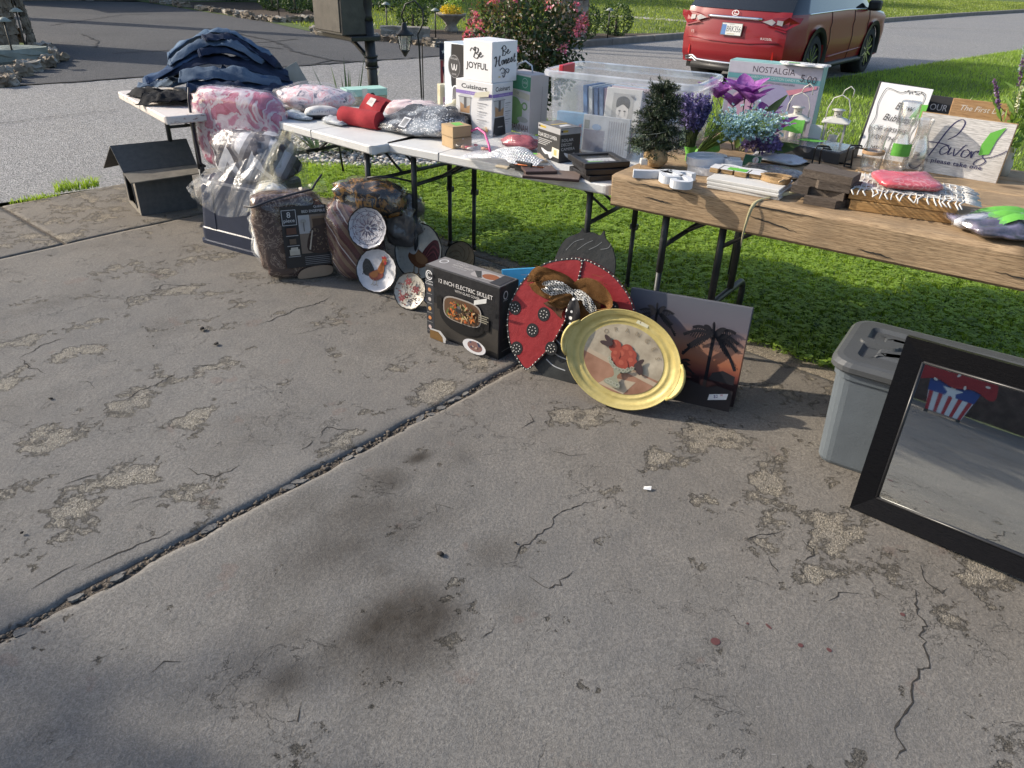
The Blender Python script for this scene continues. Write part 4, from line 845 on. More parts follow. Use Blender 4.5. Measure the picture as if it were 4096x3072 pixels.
for out, nm in ((WR, 'wing'), (WL, 'wing')):
 w = obj(nm, board_xz(MB(), out, -.006 if out is WL else -.002, .010), M_RED, t)
 cx = sum(q[0] for q in out) / len(out); cz = sum(q[1] for q in out) / len(out); y = -.0068 if out is WL else -.0028; vs = []; n = len(out)
 for i, q in enumerate(out):
  k = .962; vs += [(q[0], y, q[1]), (cx + (q[0] - cx) * k, y, cz + (q[1] - cz) * k)]
 b = MB().add(vs, [(2 * i, 2 * ((i + 1) % n), 2 * ((i + 1) % n) + 1, 2 * i + 1) for i in range(n)]); obj('border', b, M_BLKP, w)
 d = MB()
 for i in range(0, n, 1):
  q = out[i]; x, z = cx + (q[0] - cx) * .982, cz + (q[1] - cz) * .982; d.lathe([(.0032, 0), (.0026, .0016), (0, .0022)], 6, M=Matrix(((1, 0, 0, x), (0, 0, -1, y - .0002), (0, 1, 0, z), (0, 0, 0, 1))))
 obj('dots', d, M_DOT, w)
 for (sx, sz) in (((.155, .275), (.115, .195), (.055, .10), (.215, .135), (.018, .275), (.115, .405)) if out is WL else ((.40, .16), (.45, .36), (.36, .30))):
  sp = Print(Matrix.Translation((0, y, 0))); sp.ell(sx, sz, .028, .031, (.014, .015, .016), 20)
  for k in range(9): a = k * .8; q = (0 if k == 8 else .016); sp.ell(sx + q * math.cos(a), sz + q * math.sin(a), .0026, .0026, (.62, .60, .55), 7)
  sp.done(w, 'spot')
p = Print(Matrix.Translation((0, .0115, 0)))
for k in range(6): z0 = .05 + .05 * k; p.stroke([(.195 + .012 * k, z0 + .03), (.235 + .008 * k, z0 + .008), (.29, z0)], .0045, (.42, .44, .46))
for k in range(4): p.stroke([(.20 + .05 * k, .56 + .01 * k), (.23 + .05 * k, .60), (.27 + .04 * k, .62)], .002, (.2, .21, .21))
p.done(t, 'chalk_lines')
def cloth_mat(name, pat):
 m = bpy.data.materials.new(name); tr, o = nt(m); v = coords(tr, 'UV' if False else 'Object')
 if pat == 'burlap':
  w = N(tr, 'ShaderNodeTexChecker'); w.inputs['Scale'].default_value = 420.; t_ = tr; t_.links.new(v, w.inputs['Vector'])
  c = mixc(tr, w.outputs['Fac'], (.17, .085, .032), (.07, .033, .012)); c = mixc(tr, ramp(tr, noise(tr, v, 30., 3), [(.4, 0.), (.7, .4)]), c, (.24, .13, .055)); princ(tr, o, c, .95, bumpn(tr, w.outputs['Fac'], .5, .003), 0., .1)
 elif pat == 'hound':
  w = N(tr, 'ShaderNodeTexChecker'); w.inputs['Scale'].default_value = 150.; mp = coords(tr, 'Object', None, (.3, .5, .6)); tr.links.new(mp, w.inputs['Vector']); princ(tr, o, mixc(tr, w.outputs['Fac'], (.7, .7, .68), (.012, .012, .014)), .8, None, 0., .2)
 else:
  vo = N(tr, 'ShaderNodeTexVoronoi'); vo.inputs['Scale'].default_value = 38.; vo.inputs['Randomness'].default_value = .15; tr.links.new(v, vo.inputs['Vector']); princ(tr, o, mixc(tr, ramp(tr, vo.outputs['Distance'], [(.27, 1.), (.3, 0.)]), (.012, .012, .015), (.75, .74, .72)), .7, None, 0., .2)
 return m
M_BUR, M_HOU, M_POL = cloth_mat('burlap', 'burlap'), cloth_mat('houndstooth', 'hound'), cloth_mat('polka', 'polka')
def ribbon(pts, w, nrm=None, wav=.004, seed=0):
 """loop or tail of ribbon: centre line in 3D, width direction roughly 'nrm'"""
 P = spline(pts, 6, False); n = len(P); rs = random.Random(seed); A = []
 for i, q in enumerate(P):
  t_ = (Vector(P[min(i + 1, n - 1)]) - Vector(P[max(i - 1, 0)])).normalized(); s = Vector(nrm or (0, 0, 1)); s = (s - t_ * s.dot(t_)).normalized(); b = t_.cross(s); row = []
  for j in range(6): k = j / 5 - .5; row.append(tuple(Vector(q) + s * (k * (w if not callable(w) else w(i / (n - 1)))) + b * wav * math.sin(k * 9 + i * .6 + seed)))
  A.append(row)
 return MB().surf(A)
bow = obj('bow', ribbon([(.285, -.02, .385), (.22, -.05, .435), (.13, -.045, .445), (.10, -.025, .405), (.17, -.03, .375), (.285, -.022, .385)], .075, (0, -.4, 1), .006, 1), M_BUR, t); bow['label'] = 'frayed burlap bow'
obj('loop', ribbon([(.285, -.02, .385), (.34, -.05, .43), (.42, -.05, .40), (.425, -.03, .335), (.36, -.03, .345), (.285, -.022, .385)], .085, (0, -.4, 1), .006, 2), M_BUR, bow)
obj('tail', ribbon([(.29, -.03, .38), (.33, -.035, .32), (.37, -.03, .265)], lambda q: .03 + .09 * q, (1, 0, .3), .006, 3), M_BUR, bow)
obj('tail', ribbon([(.28, -.03, .38), (.22, -.03, .33), (.20, -.025, .30)], lambda q: .03 + .08 * q, (1, 0, -.3), .006, 4), pm('dark_burlap', (.06, .028, .014), .95, .3, 40.), bow)
obj('loop', ribbon([(.285, -.045, .39), (.23, -.062, .415), (.165, -.055, .405), (.175, -.04, .38), (.285, -.046, .385)], .042, (0, -.5, 1), .004, 5), M_HOU, bow)
obj('tail', ribbon([(.29, -.048, .39), (.335, -.06, .392), (.37, -.05, .352), (.385, -.045, .335)], .045, (.5, -.4, 1), .004, 6), M_HOU, bow)
obj('tail', ribbon([(.288, -.048, .375), (.30, -.06, .33), (.305, -.05, .26)], lambda q: .02 + .05 * math.sin(2.4 * q), (1, -.2, 0), .005, 7), M_POL, bow)
obj('loop', ribbon([(.283, -.045, .378), (.23, -.055, .365), (.19, -.05, .345), (.235, -.04, .335), (.283, -.045, .37)], .032, (0, -.3, 1), .003, 8), M_BUR, bow)
fz = MB(); rs = random.Random(9)
for k in range(40):
 a = rs.choice(((.10, .405), (.13, .45), (.42, .335), (.37, .26), (.40, .44), (.33, .27))); x, z = a[0] + rs.uniform(-.02, .02), a[1] + rs.uniform(-.03, .03); fz.tube([(x, -.045, z), (x + rs.uniform(-.02, .02), -.05, z + rs.uniform(-.02, .02)), (x + rs.uniform(-.05, .03), -.05, z + rs.uniform(-.03, .02))], .0006, 3)
obj('frayed_threads', fz, M_BUR, bow)
# ---- gold tray
M_GOLD = pm('aged_gold', (.50, .40, .13), .5, .12, 16., .15, 60., metal=.12, c2=(.58, .48, .19))
TA, TB = .243, .200
ytr = rad(-21); rt = Vector((math.cos(ytr), math.sin(ytr), 0)); bk = Vector((-rt.y, rt.x, 0)); ut = Vector((0, 0, math.cos(rad(22)))) + bk * math.sin(rad(22)); q = rad(-12)
MT = FRAME(Vector((.425, 2.66, 0)), rt * math.cos(q) + ut * math.sin(q), ut * math.cos(q) - rt * math.sin(q))
MT = Matrix.Translation(Vector((0, 0, .004)) + ut * .2025) @ MT
t = thing('oval_tray', 'gold oval tray with two handles and a picture of oranges, leaning on the ladybug', 'tray', M=MT)
n = 72; prof = [(0, .0), (.70, .0), (.76, .0), (.775, -.004), (.80, -.001), (.885, -.006), (.90, -.012), (.93, -.011), (.985, -.020), (1.0, -.021), (1.0, -.017), (.93, -.004), (.89, .002), (.78, .008), (0, .008)]
P = [[(TA * k * math.cos(2 * math.pi * i / n), y, TB * k * math.sin(2 * math.pi * i / n)) for i in range(n)] for k, y in prof]
obj('dish', MB().surf(P, wrap=True), M_GOLD, t)
for s in (1, -1):
 H_ = []
 for i in range(9):
  a = rad(-22 + 44 * i / 8); e = math.sin(math.pi * i / 8) ** .5; H_.append((s * (TA * math.cos(a) + .020 * e), -.019 - .012 * e, TB * 1.02 * math.sin(a)))
 b = MB().tube(H_, .007, 8)
 G1 = [[(s * (TA * .985) * math.cos(rad(-20 + 40 * i / 8)), -.019, TB * 1.0 * math.sin(rad(-20 + 40 * i / 8))) for i in range(9)], [(x, y - .002, z) for x, y, z in H_]]
 b.surf(G1); obj('handle', b, M_GOLD, t)
M_ANT = pm('antique_paint', (.33, .27, .19), .55, .25, 14., c2=(.46, .40, .30)); MATS['antique_paint'] = M_ANT
p = Print(Matrix.Translation((0, -.0006, 0)))
E_ = lambda k=1.: [(TA * .70 * k * math.cos(2 * math.pi * i / 60), TB * .70 * k * math.sin(2 * math.pi * i / 60)) for i in range(60)]
p.poly(E_(), M_ANT)
def clip(poly, k=.70):
 return [(x, z) if (x / (TA * k)) ** 2 + (z / (TB * k)) ** 2 < 1 else (x / math.sqrt((x / (TA * k)) ** 2 + (z / (TB * k)) ** 2), z / math.sqrt((x / (TA * k)) ** 2 + (z / (TB * k)) ** 2)) for x, z in poly]
low = [(TA * .70 * math.cos(a), TB * .70 * math.sin(a)) for a in [rad(190 + 160 * i / 30) for i in range(31)]]
p.poly(low, pm('painted_brown', (.27, .13, .075), .5, .2, 12., c2=(.36, .20, .13)))
p.poly(clip([(-.17, -.012), (.0, -.022), (.17, -.035), (.17, -.055), (0, -.042), (-.17, -.03)]), (.40, .32, .23)); p.poly(clip([(-.02, -.088), (.085, -.066), (.06, -.14), (-.06, -.14)]), (.42, .34, .24))
for k, ch in enumerate('ORANGES'):
 a = rad(138 - 18 * k); p.text(ch, TA * .57 * math.cos(a), TB * .55 * math.sin(a), .018, (.25, .20, .13), align='C', rot=math.degrees(a) - 90)
fr = (.29, .055, .032)
for x, z, r in ((-.052, .038, .026), (.0, .04, .026), (.024, .028, .024), (-.008, .012, .03), (.036, .004, .024), (-.035, .008, .02), (-.03, -.018, .022), (.005, -.022, .026)): p.ell(x, z, r, r, fr, 20); p.ell(x - r * .25, z + r * .3, r * .45, r * .4, (.37, .085, .05), 14)
for x, z, an in ((-.085, .052, -30), (-.09, .034, 5), (.068, .012, 60), (.072, -.012, -40), (.08, -.004, -55)): p.ell(x, z, .026, .010, (.05, .03, .028), 12, an)
st = (.27, .27, .19)
p.poly(spline([(-.058, -.006), (-.045, -.035), (-.01, -.052), (.025, -.05), (.05, -.03), (.058, -.008), (.03, -.03), (-.01, -.036), (-.04, -.022)], 4), st)
for k in range(8): p.ring(-.052 + .0145 * k, -.018 - .028 * math.sin(k * .45), .008, .008, .003, (.36, .36, .28))
p.poly(spline([(-.018, -.05), (.012, -.05), (.006, -.07), (.014, -.085), (.03, -.10), (.032, -.115), (0, -.12), (-.035, -.115), (-.034, -.10), (-.014, -.085), (-.008, -.07)], 4), st)
for k in range(4): p.ring(-.022 + .015 * k, -.105, .009, .008, .003, (.36, .36, .28))
p.done(t, 'picture'); p = Print(Matrix.Translation((0, -.004, 0))); p.poly([(-.01, .158), (.042, .156), (.044, .180), (-.004, .186)], (.60, .57, .40)); p.text('1', .006, .163, .016, (.10, .05, .03)); p.text('00', .014, .171, .008, (.1, .05, .03)); p.done(t, 'price_tape')
# ---- blue board behind
t = obj('blue_board', MB().rbox(0, .30, 0, .016, 0, .40, .003, 2), pm('sky_blue_plastic', (.06, .34, .62), .4, .08), M=leanf((.27, 3.16, .003), -10, 14, .30, 9)); tag(t, 'bright blue board edge peeking from behind the ladybug', 'board')
# ---- mirror
MW, MH, FWD = .92, .62, .068
def wrapped_black():
 m = bpy.data.materials.new('wrapped_black_frame'); t, o = nt(m); v = coords(t, 'Object', (6., 6., 60.), (0, .6, 0))
 w = noise(t, v, 8., 5, .7); nm = bumpn(t, w, .35, .006); princ(t, o, mixc(t, ramp(t, w, [(.68, 0.), (.76, .5)]), (.006, .006, .007), (.10, .10, .11)), ramp(t, w, [(.4, .25), (.6, .45)]), nm, 0., .14); return m
M_FRM = wrapped_black()
BLm = (1.178,2.052,0.000); ym = rad(-41.5); rm = Vector((math.cos(ym), math.sin(ym), 0)); bk = Vector((-rm.y, rm.x, 0)); um = Vector((0, 0, math.cos(rad(11.5)))) + bk * math.sin(rad(11.5)); q = rad(2.)
t = thing('framed_mirror', 'mirror in a wide black frame wrapped in stretch film, leaning on the grey tote', 'mirror', M=FRAME((BLm[0], BLm[1], .004), rm * math.cos(q) + um * math.sin(q), um * math.cos(q) - rm * math.sin(q)))
def mitre(o, i, z=None):
 pass
Fw = FWD
for out in ([(0, 0), (MW, 0), (MW - Fw, Fw), (Fw, Fw)], [(MW, 0), (MW, MH), (MW - Fw, MH - Fw), (MW - Fw, Fw)], [(MW, MH), (0, MH), (Fw, MH - Fw), (MW - Fw, MH - Fw)], [(0, MH), (0, 0), (Fw, Fw), (Fw, MH - Fw)]):
 vs = [(x, 0 if k < 2 else .012, z) for k, (x, z) in enumerate(out)] + [(x, .03, z) for x, z in out]
 obj('frame_rail', MB().add(vs, [(0, 1, 2, 3), (7, 6, 5, 4), (0, 4, 5, 1), (2, 6, 7, 3), (1, 5, 6, 2), (0, 3, 7, 4)]), M_FRM, t)
 c = [(x + (MW / 2 - x) * .0, z) for x, z in out]
bead = MB()
for (a, b) in (((Fw, Fw), (MW - Fw, Fw)), ((Fw, MH - Fw), (MW - Fw, MH - Fw)), ((Fw, Fw), (Fw, MH - Fw)), ((MW - Fw, Fw), (MW - Fw, MH - Fw))): bead.tube([(a[0], .010, a[1]), (b[0], .010, b[1])], .005, 6)
obj('inner_bead', bead, pm('black_bead', (.02, .021, .024), .3, .1), t)
m = bpy.data.materials.new('silvered_glass'); tt_, o_ = nt(m); v = coords(tt_); princ(tt_, o_, mixc(tt_, ramp(tt_, noise(tt_, v, 3., 4), [(.4, 0.), (.7, .5)]), (.80, .82, .80), (.74, .76, .74)), ramp(tt_, noise(tt_, v, 9., 4), [(.4, .012), (.7, .03)]), None, 1.)
obj('glass', MB().add([(Fw - .004, .013, Fw - .004), (MW - Fw + .004, .013, Fw - .004), (MW - Fw + .004, .013, MH - Fw + .004), (Fw - .004, .013, MH - Fw + .004)], [(0, 1, 2, 3)]), m, t)
# ---- grey tote
M_TOTE = pm('grey_tote_plastic', (.112, .132, .15), .38, .06, 12., .12, 160., spec=.5); M_LID = pm('grey_lid_plastic', (.07, .075, .079), .42, .07, 10., .12, 160.)
def rrect(w, d, r, k=5, x0=0, y0=0):
 out = []
 for cx, cy, a0 in ((w - r, r, -90), (w - r, d - r, 0), (r, d - r, 90), (r, r, 180)):
  for i in range(k): a = rad(a0 + 90 * i / (k - 1)); out.append((x0 + cx + r * math.cos(a), y0 + cy + r * math.sin(a)))
 return out
def stack(mb, rings, cap0=True, cap1=True):
 n = len(rings[0][0]); vs = [(x, y, z) for q, z in rings for x, y in q]; fs = [(i * n + j, i * n + (j + 1) % n, (i + 1) * n + (j + 1) % n, (i + 1) * n + j) for i in range(len(rings) - 1) for j in range(n)]
 if cap0: fs.append(tuple(range(n - 1, -1, -1)))
 if cap1: fs.append(tuple(range((len(rings) - 1) * n, len(rings) * n)))
 mb.add(vs, fs, smooth=False); return mb
GT = (1.220,2.313,0.000); W_, D_ = .64, .40
t = thing('lidded_tote', 'grey plastic storage tote with its lid on, behind the black framed mirror', 'tote', (GT[0] - .085, GT[1] + .03, 0), -33)
o = obj('tub', stack(MB(), [(rrect(W_ - .04, D_ - .04, .05, 6, .02, .02), 0.), (rrect(W_ - .03, D_ - .03, .055, 6, .015, .015), .012), (rrect(W_, D_, .06, 6), .36), (rrect(W_ + .014, D_ + .014, .064, 6, -.007, -.007), .364), (rrect(W_ + .02, D_ + .02, .066, 6, -.01, -.01), .40), (rrect(W_ - .02, D_ - .02, .05, 6, .01, .01), .401)], True, True), M_TOTE, t)
L0 = lambda e: rrect(W_ + .05 - 2 * e, D_ + .05 - 2 * e, .075 - e * .6, 6, -.025 + e, -.025 + e)
obj('lid', stack(MB(), [(L0(.004), .395), (L0(0), .40), (L0(0), .418), (L0(.012), .432), (L0(.03), .436), (L0(.075), .436), (L0(.088), .424), (L0(.13), .424), (L0(.138), .432), (L0(.16), .433)], True, True), M_LID, t)
b = MB()
stack(b, [(rrect(.14, .05, .02, 5, .03, .17), .425), (rrect(.13, .04, .018, 5, .035, .175), .444)], False, True); obj('lid_grip', b, M_LID, t)
# ---- small pet house of grey felt board
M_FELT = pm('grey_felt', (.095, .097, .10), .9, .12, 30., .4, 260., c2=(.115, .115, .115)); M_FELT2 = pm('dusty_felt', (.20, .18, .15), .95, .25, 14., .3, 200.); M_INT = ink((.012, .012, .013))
bxd = list((-2.553,4.938,0.000,45.0,0.319,0.346,0.263)); x, y, z, yaw, wr, wl, h = bxd
yaw = 37.; wr, wl, h = .37, .36, .27
t = thing('pet_house', 'small grey felt pet house with a pitched roof by the street edge', 'pet house', (x, y, 0), yaw)
b = MB(); b.box(0, wr, 0, .008, 0, h); obj('side_wall', b, M_FELT, t); obj('side_wall', MB().box(0, wr, wl - .008, wl, 0, h), M_FELT, t)
def arch(n=14):
 c, r = wl / 2, .105; return [(c + r * math.cos(math.pi * i / n), .155 + r * math.sin(math.pi * i / n)) for i in range(n + 1)]
ar = arch(); gab = [(.008, 0), (.008, h), (wl / 2, h + .11), (wl - .008, h), (wl - .008, 0)]
b = MB(); c, r = wl / 2, .105
outer = [(wl - .008, .02), (wl - .008, .155)] + [(max(.008, min(wl - .008, c + .26 * math.cos(math.pi * i / 14))), .155 + (h - .155 + .11 * (1 - abs(math.cos(math.pi * i / 14)))) * math.sin(math.pi * i / 14) ** .6 if 0 < i < 14 else .155) for i in range(15)][0:0]
pts_o = []; pts_i = []
for i in range(15):
 a = math.pi * i / 14; pts_i.append((c + r * math.cos(a), .155 + r * math.sin(a))); yy = c + (c - .008) * math.cos(a) * 1.0; yy = max(.008, min(wl - .008, yy)); zz = h + .11 * (1 - abs(yy - c) / (c)) if 0 < i < 14 else h; pts_o.append((yy, zz))
pts_i = [(c + r, .035)] + pts_i + [(c - r, .035)]; pts_o = [(wl - .008, .035)] + pts_o + [(.008, .035)]
vs = [(0, p_[0], p_[1]) for p_ in pts_o] + [(0, p_[0], p_[1]) for p_ in pts_i]; n = len(pts_o)
b.add(vs, [(i, i + 1, n + i + 1, n + i) for i in range(n - 1)]); b.box(0, .006, .008, wl - .008, 0, .035); obj('front_wall', b, M_FELT2, t)
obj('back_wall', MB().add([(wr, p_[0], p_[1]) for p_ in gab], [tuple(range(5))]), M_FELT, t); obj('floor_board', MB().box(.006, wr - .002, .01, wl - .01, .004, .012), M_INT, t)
lt = obj('door_trim', MB().tube([(-.002, p_[0], p_[1]) for p_ in pts_i], .006, 6), M_FELT, t)
rs_ = math.hypot(wl / 2 + .06, .14); an = math.degrees(math.atan2(.13, wl / 2 + .03))
for s in (0, 1):
 Mr = Matrix.Translation((-.05, c, h + .118)) @ Matrix.Rotation(rad(180 if s else 0), 4, 'Z') @ Matrix.Rotation(rad(-(32 if not s else 32)), 4, 'X')
 if s == 0: b = MB().add([(-.05, .03, h + .022), (wr + .05, .03, h + .022), (wr + .07, -.11, h - .004), (-.04, -.11, h - .016), (-.05, .03, h + .016), (wr + .05, .03, h + .016), (wr + .07, -.11, h - .010), (-.04, -.11, h - .022)], [(0, 3, 2, 1), (4, 5, 6, 7), (2, 3, 7, 6), (0, 4, 7, 3), (1, 2, 6, 5)])
 else: b = MB().add([(-.07, c + .002, h + .166), (wr + .05, c + .002, h + .166), (wr + .03, wl + .08, h + .02), (-.10, wl + .09, h - .03), (-.07, c, h + .158), (wr + .05, c, h + .158), (wr + .03, wl + .08, h + .012), (-.10, wl + .09, h - .037)], [(0, 1, 2, 3), (7, 6, 5, 4), (2, 6, 7, 3), (0, 3, 7, 4), (1, 5, 6, 2)])
 obj('roof_flap', b, M_FELT2 if s == 0 else M_FELT, t)
 if s == 0: obj('roof_slope', MB().add([(-.07, c, h + .165), (wr + .05, c, h + .165), (wr + .05, .026, h + .025), (-.05, .026, h + .025), (-.07, c, h + .158), (wr + .05, c, h + .158), (wr + .05, .026, h + .017), (-.05, .026, h + .017)], [(0, 3, 2, 1), (4, 5, 6, 7), (2, 3, 7, 6), (0, 4, 7, 3), (1, 2, 6, 5)]), M_FELT, t)
# ------------------------------------------------------------------ bedding bags
def soft(w, d, h, ex=(4., 2.6), amp=.012, seed=0, n=(26, 44), sag=0., sc=9.):
 """puffed block on its base, wrinkled; X width, Y depth"""
 P = np.zeros((n[0], n[1], 3)); sg = lambda x, e: np.sign(x) * np.abs(x) ** e
 a = np.linspace(-np.pi / 2, np.pi / 2, n[0])[:, None]; b = np.linspace(0, 2 * np.pi, n[1], endpoint=False)[None]
 e1, e2 = 2. / ex[0], 2. / ex[1]
 X = sg(np.cos(a), e1) * sg(np.cos(b), e2); Y = sg(np.cos(a), e1) * sg(np.sin(b), e2); Z = sg(np.sin(a), e1) + 0 * b
 nz = (fbm2(X * w * .9 + Z * h * .7 + 3 + seed, Y * d * 2 + Z * h + 5, sc, 4, seed) - .5) * 2 + (fbm2(b / 6.28 * 9 + 0 * a, Z * 1.5 + 2 + 0 * b, 3., 3, seed + 3) - .5)
 k = 1 + nz * amp / (.25 * (w + d)) * 2
 Zs = (Z + 1) / 2; wd = 1 + sag * (1 - Zs) * np.sin(np.pi * np.clip(Zs + .1, 0, 1))
 P[..., 0] = X * w / 2 * k * wd; P[..., 1] = Y * d / 2 * k * wd; P[..., 2] = np.clip(Zs * h + nz * amp * (Zs > .5) * .8, 0.002, None)
 return P
def grow(P, e, up=None):
 c = P.mean((0, 1)); c[2] *= .5; Q = P.copy(); v = P - c; L = np.linalg.norm(v, axis=2, keepdims=True) + 1e-6; Q = P + v / L * e; Q[..., 2] = np.maximum(Q[..., 2], .001); return Q
def fabric(name, kind):
 m = bpy.data.materials.new(name); t, o = nt(m); v = coords(t); R_ = .85
 n8 = noise(t, v, 7., 4, .5, dist=.7)
 if kind == 'pinkfloral':
  c = ramp(t, n8, [(.36, (.42, .13, .20)), (.44, (.50, .17, .26)), (.48, (.36, .07, .13)), (.50, (.52, .40, .47)), (.55, (.58, .52, .57)), (.585, (.46, .20, .30)), (.64, (.40, .12, .21)), (.68, (.55, .48, .54))])
 elif kind == 'damask':
  w = noise(t, v, 8., 4, .5, dist=2.); c = ramp(t, w, [(.40, (.06, .032, .026)), (.465, (.065, .034, .028)), (.485, (.28, .20, .15)), (.52, (.07, .036, .03)), (.565, (.07, .038, .032)), (.59, (.34, .26, .20)), (.63, (.065, .034, .03)), (.72, (.16, .10, .07))])
 elif kind == 'orangefloral':
  c = ramp(t, noise(t, v, 9., 5, .55, dist=2.), [(.38, (.015, .013, .014)), (.48, (.02, .017, .016)), (.52, (.27, .12, .025)), (.57, (.33, .17, .04)), (.60, (.02, .018, .018)), (.68, (.10, .12, .14)), (.78, (.20, .07, .02))])
 elif kind == 'stripes':
  s = N(t, 'ShaderNodeSeparateXYZ'); t.links.new(coords(t, 'Object', None, (0, rad(-52), rad(20))), s.inputs[0]); k = math_(t, 'FRACT', math_(t, 'MULTIPLY', s.outputs[2], 9.5))
  c = ramp(t, k, [(0., (.12, .045, .038)), (.22, (.12, .045, .038)), (.225, (.20, .125, .075)), (.42, (.20, .125, .075)), (.425, (.105, .04, .034)), (.60, (.105, .04, .034)), (.605, (.42, .37, .35)), (.66, (.42, .37, .35)), (.665, (.11, .045, .038)), (.88, (.22, .14, .085)), (.89, (.09, .036, .03))])
 elif kind == 'chevron':
  s = N(t, 'ShaderNodeSeparateXYZ'); t.links.new(v, s.inputs[0]); zz = math_(t, 'ABSOLUTE', math_(t, 'SUBTRACT', math_(t, 'FRACT', math_(t, 'MULTIPLY', math_(t, 'ADD', s.outputs[0], 10.), 5.)), .5))
  k = math_(t, 'FRACT', math_(t, 'ADD', math_(t, 'MULTIPLY', math_(t, 'ADD', math_(t, 'MULTIPLY', s.outputs[2], 1.), math_(t, 'MULTIPLY', s.outputs[1], -.8)), 4.6), math_(t, 'MULTIPLY', zz, 1.5)))
  c = ramp(t, k, [(0., (.50, .50, .53)), (.40, (.50, .50, .53)), (.41, (.07, .066, .08)), (.72, (.07, .066, .08)), (.73, (.20, .195, .21)), (.99, (.20, .195, .21))])
 elif kind == 'palecloth':
  c = ramp(t, noise(t, v, 13., 5, .6, dist=1.5), [(.35, (.30, .38, .46)), (.45, (.62, .64, .66)), (.52, (.72, .70, .66)), (.58, (.66, .60, .44)), (.66, (.45, .52, .60))])
 elif kind == 'printtee':
  c = ramp(t, noise(t, v, 15., 6, .6, dist=1.), [(.36, (.10, .11, .16)), (.44, (.50, .44, .48)), (.52, (.66, .60, .64)), (.60, (.60, .30, .34)), (.66, (.62, .58, .62))])
 elif kind == 'bwdots':
  vo = N(t, 'ShaderNodeTexVoronoi'); vo.inputs['Scale'].default_value = 75.; t.links.new(v, vo.inputs['Vector']); msk = ramp(t, noise(t, v, 6., 3), [(.45, 0.), (.5, 1.)])
  c = mixc(t, math_(t, 'MULTIPLY', ramp(t, vo.outputs['Distance'], [(.28, 1.), (.34, 0.)]), msk), mixc(t, ramp(t, noise(t, v, 7., 4), [(.42, 0.), (.62, 1.)]), (.035, .037, .045), (.30, .33, .36)), (.72, .73, .74))
 elif kind == 'pinkwhite': c = ramp(t, n8, [(.35, (.62, .44, .46)), (.5, (.70, .62, .62)), (.62, (.66, .52, .54)), (.7, (.36, .22, .16))])
 elif kind == 'yellowbag': c = ramp(t, n8, [(.4, (.66, .60, .36)), (.6, (.72, .68, .52))])
 else: c = ramp(t, n8, [(.4, (.3, .36, .4)), (.6, (.6, .64, .68))])
 nm = bumpn(t, noise(t, v, 16., 4, .5), .4, .012); princ(t, o, c, R_, nm, 0., .2); return m
FILM = film('clear_vinyl', haze=.045, gloss=.17, rough=.08, bump=.45, bscale=5.); FILM2 = film('milky_poly_bag', (.86, .90, .95), haze=.15, gloss=.03, rough=.2, bump=.6, bscale=8.); FILM3 = film('thin_poly', (.95, .96, 1.), haze=.045, gloss=.06, rough=.10, bump=.8, bscale=12.)
M_ZIP = pm('zip_tape', (.035, .035, .045), .5, .2, 60.)
def bag(name, label, cat, loc, yaw, P, fab, flm=FILM, e=.010, M=None, group=None):
 t = thing(name, label, cat, loc, yaw, group, M); obj('contents', MB().surf(P, wrap=True), fab, t)
 obj('film', MB().surf(grow(P, e), wrap=True), flm, t); return t
# upturned navy tote
M_NAVY = pm('navy_plastic', (.028, .036, .062), .35, .1, 14., .1, 150.)
BN = (-1.971,4.475,0.000)
t = thing('navy_tote', 'dark navy plastic tote standing upside down under the bagged bedding', 'tote', (BN[0], BN[1], 0), -28)
w, d, h = .56, .42, .40
obj('tub', stack(MB(), [(rrect(w + .02, d + .02, .05, 6, -.01, -.01), 0.), (rrect(w + .02, d + .02, .05, 6, -.01, -.01), .022), (rrect(w, d, .05, 6), .026), (rrect(w, d, .05, 6), .10), (rrect(w - .012, d - .012, .05, 6, .006, .006), .106), (rrect(w - .05, d - .05, .05, 6, .025, .025), .385), (rrect(w - .065, d - .065, .045, 6, .032, .032), h)]), M_NAVY, t)
for x in (.10, .42): obj('rib', MB().add([(x, -.001 + .004, .106), (x + .05, .003, .106), (x + .045, .018, .38), (x + .005, .018, .38), (x, .03, .106), (x + .05, .03, .106), (x + .045, .04, .38), (x + .005, .04, .38)], [(0, 1, 2, 3), (1, 5, 6, 2), (0, 3, 7, 4)]), M_NAVY, t)
p = Print(Matrix.Translation((0, .0085, 0)) @ Matrix.Rotation(rad(-5), 4, 'X')); p.poly([(.155, .155), (.17, .15), (.178, .16), (.195, .145), (.205, .15), (.20, .18), (.19, .20), (.185, .225), (.175, .205), (.165, .235), (.16, .20), (.148, .18)], (.62, .62, .58)); p.done(t, 'torn_label')
# pink comforter standing on the tote
P = soft(.66, .17, .47, (5., 3.), .012, 3); P[..., 0] -= P[..., 2] * .02
t = bag('comforter_bag', 'clear zip bag with a pink floral comforter standing on the navy tote', 'bag', (-1.68, 4.66, .405), -22, P, fabric('pink_floral', 'pinkfloral'), FILM, .012)
obj('zip', MB().tube([(-.285, -.085, .47), (-.29, -.097, .40), (-.292, -.10, .2), (-.288, -.092, .03), (-.285, -.06, 0.004)], .008, 6), M_ZIP, t)
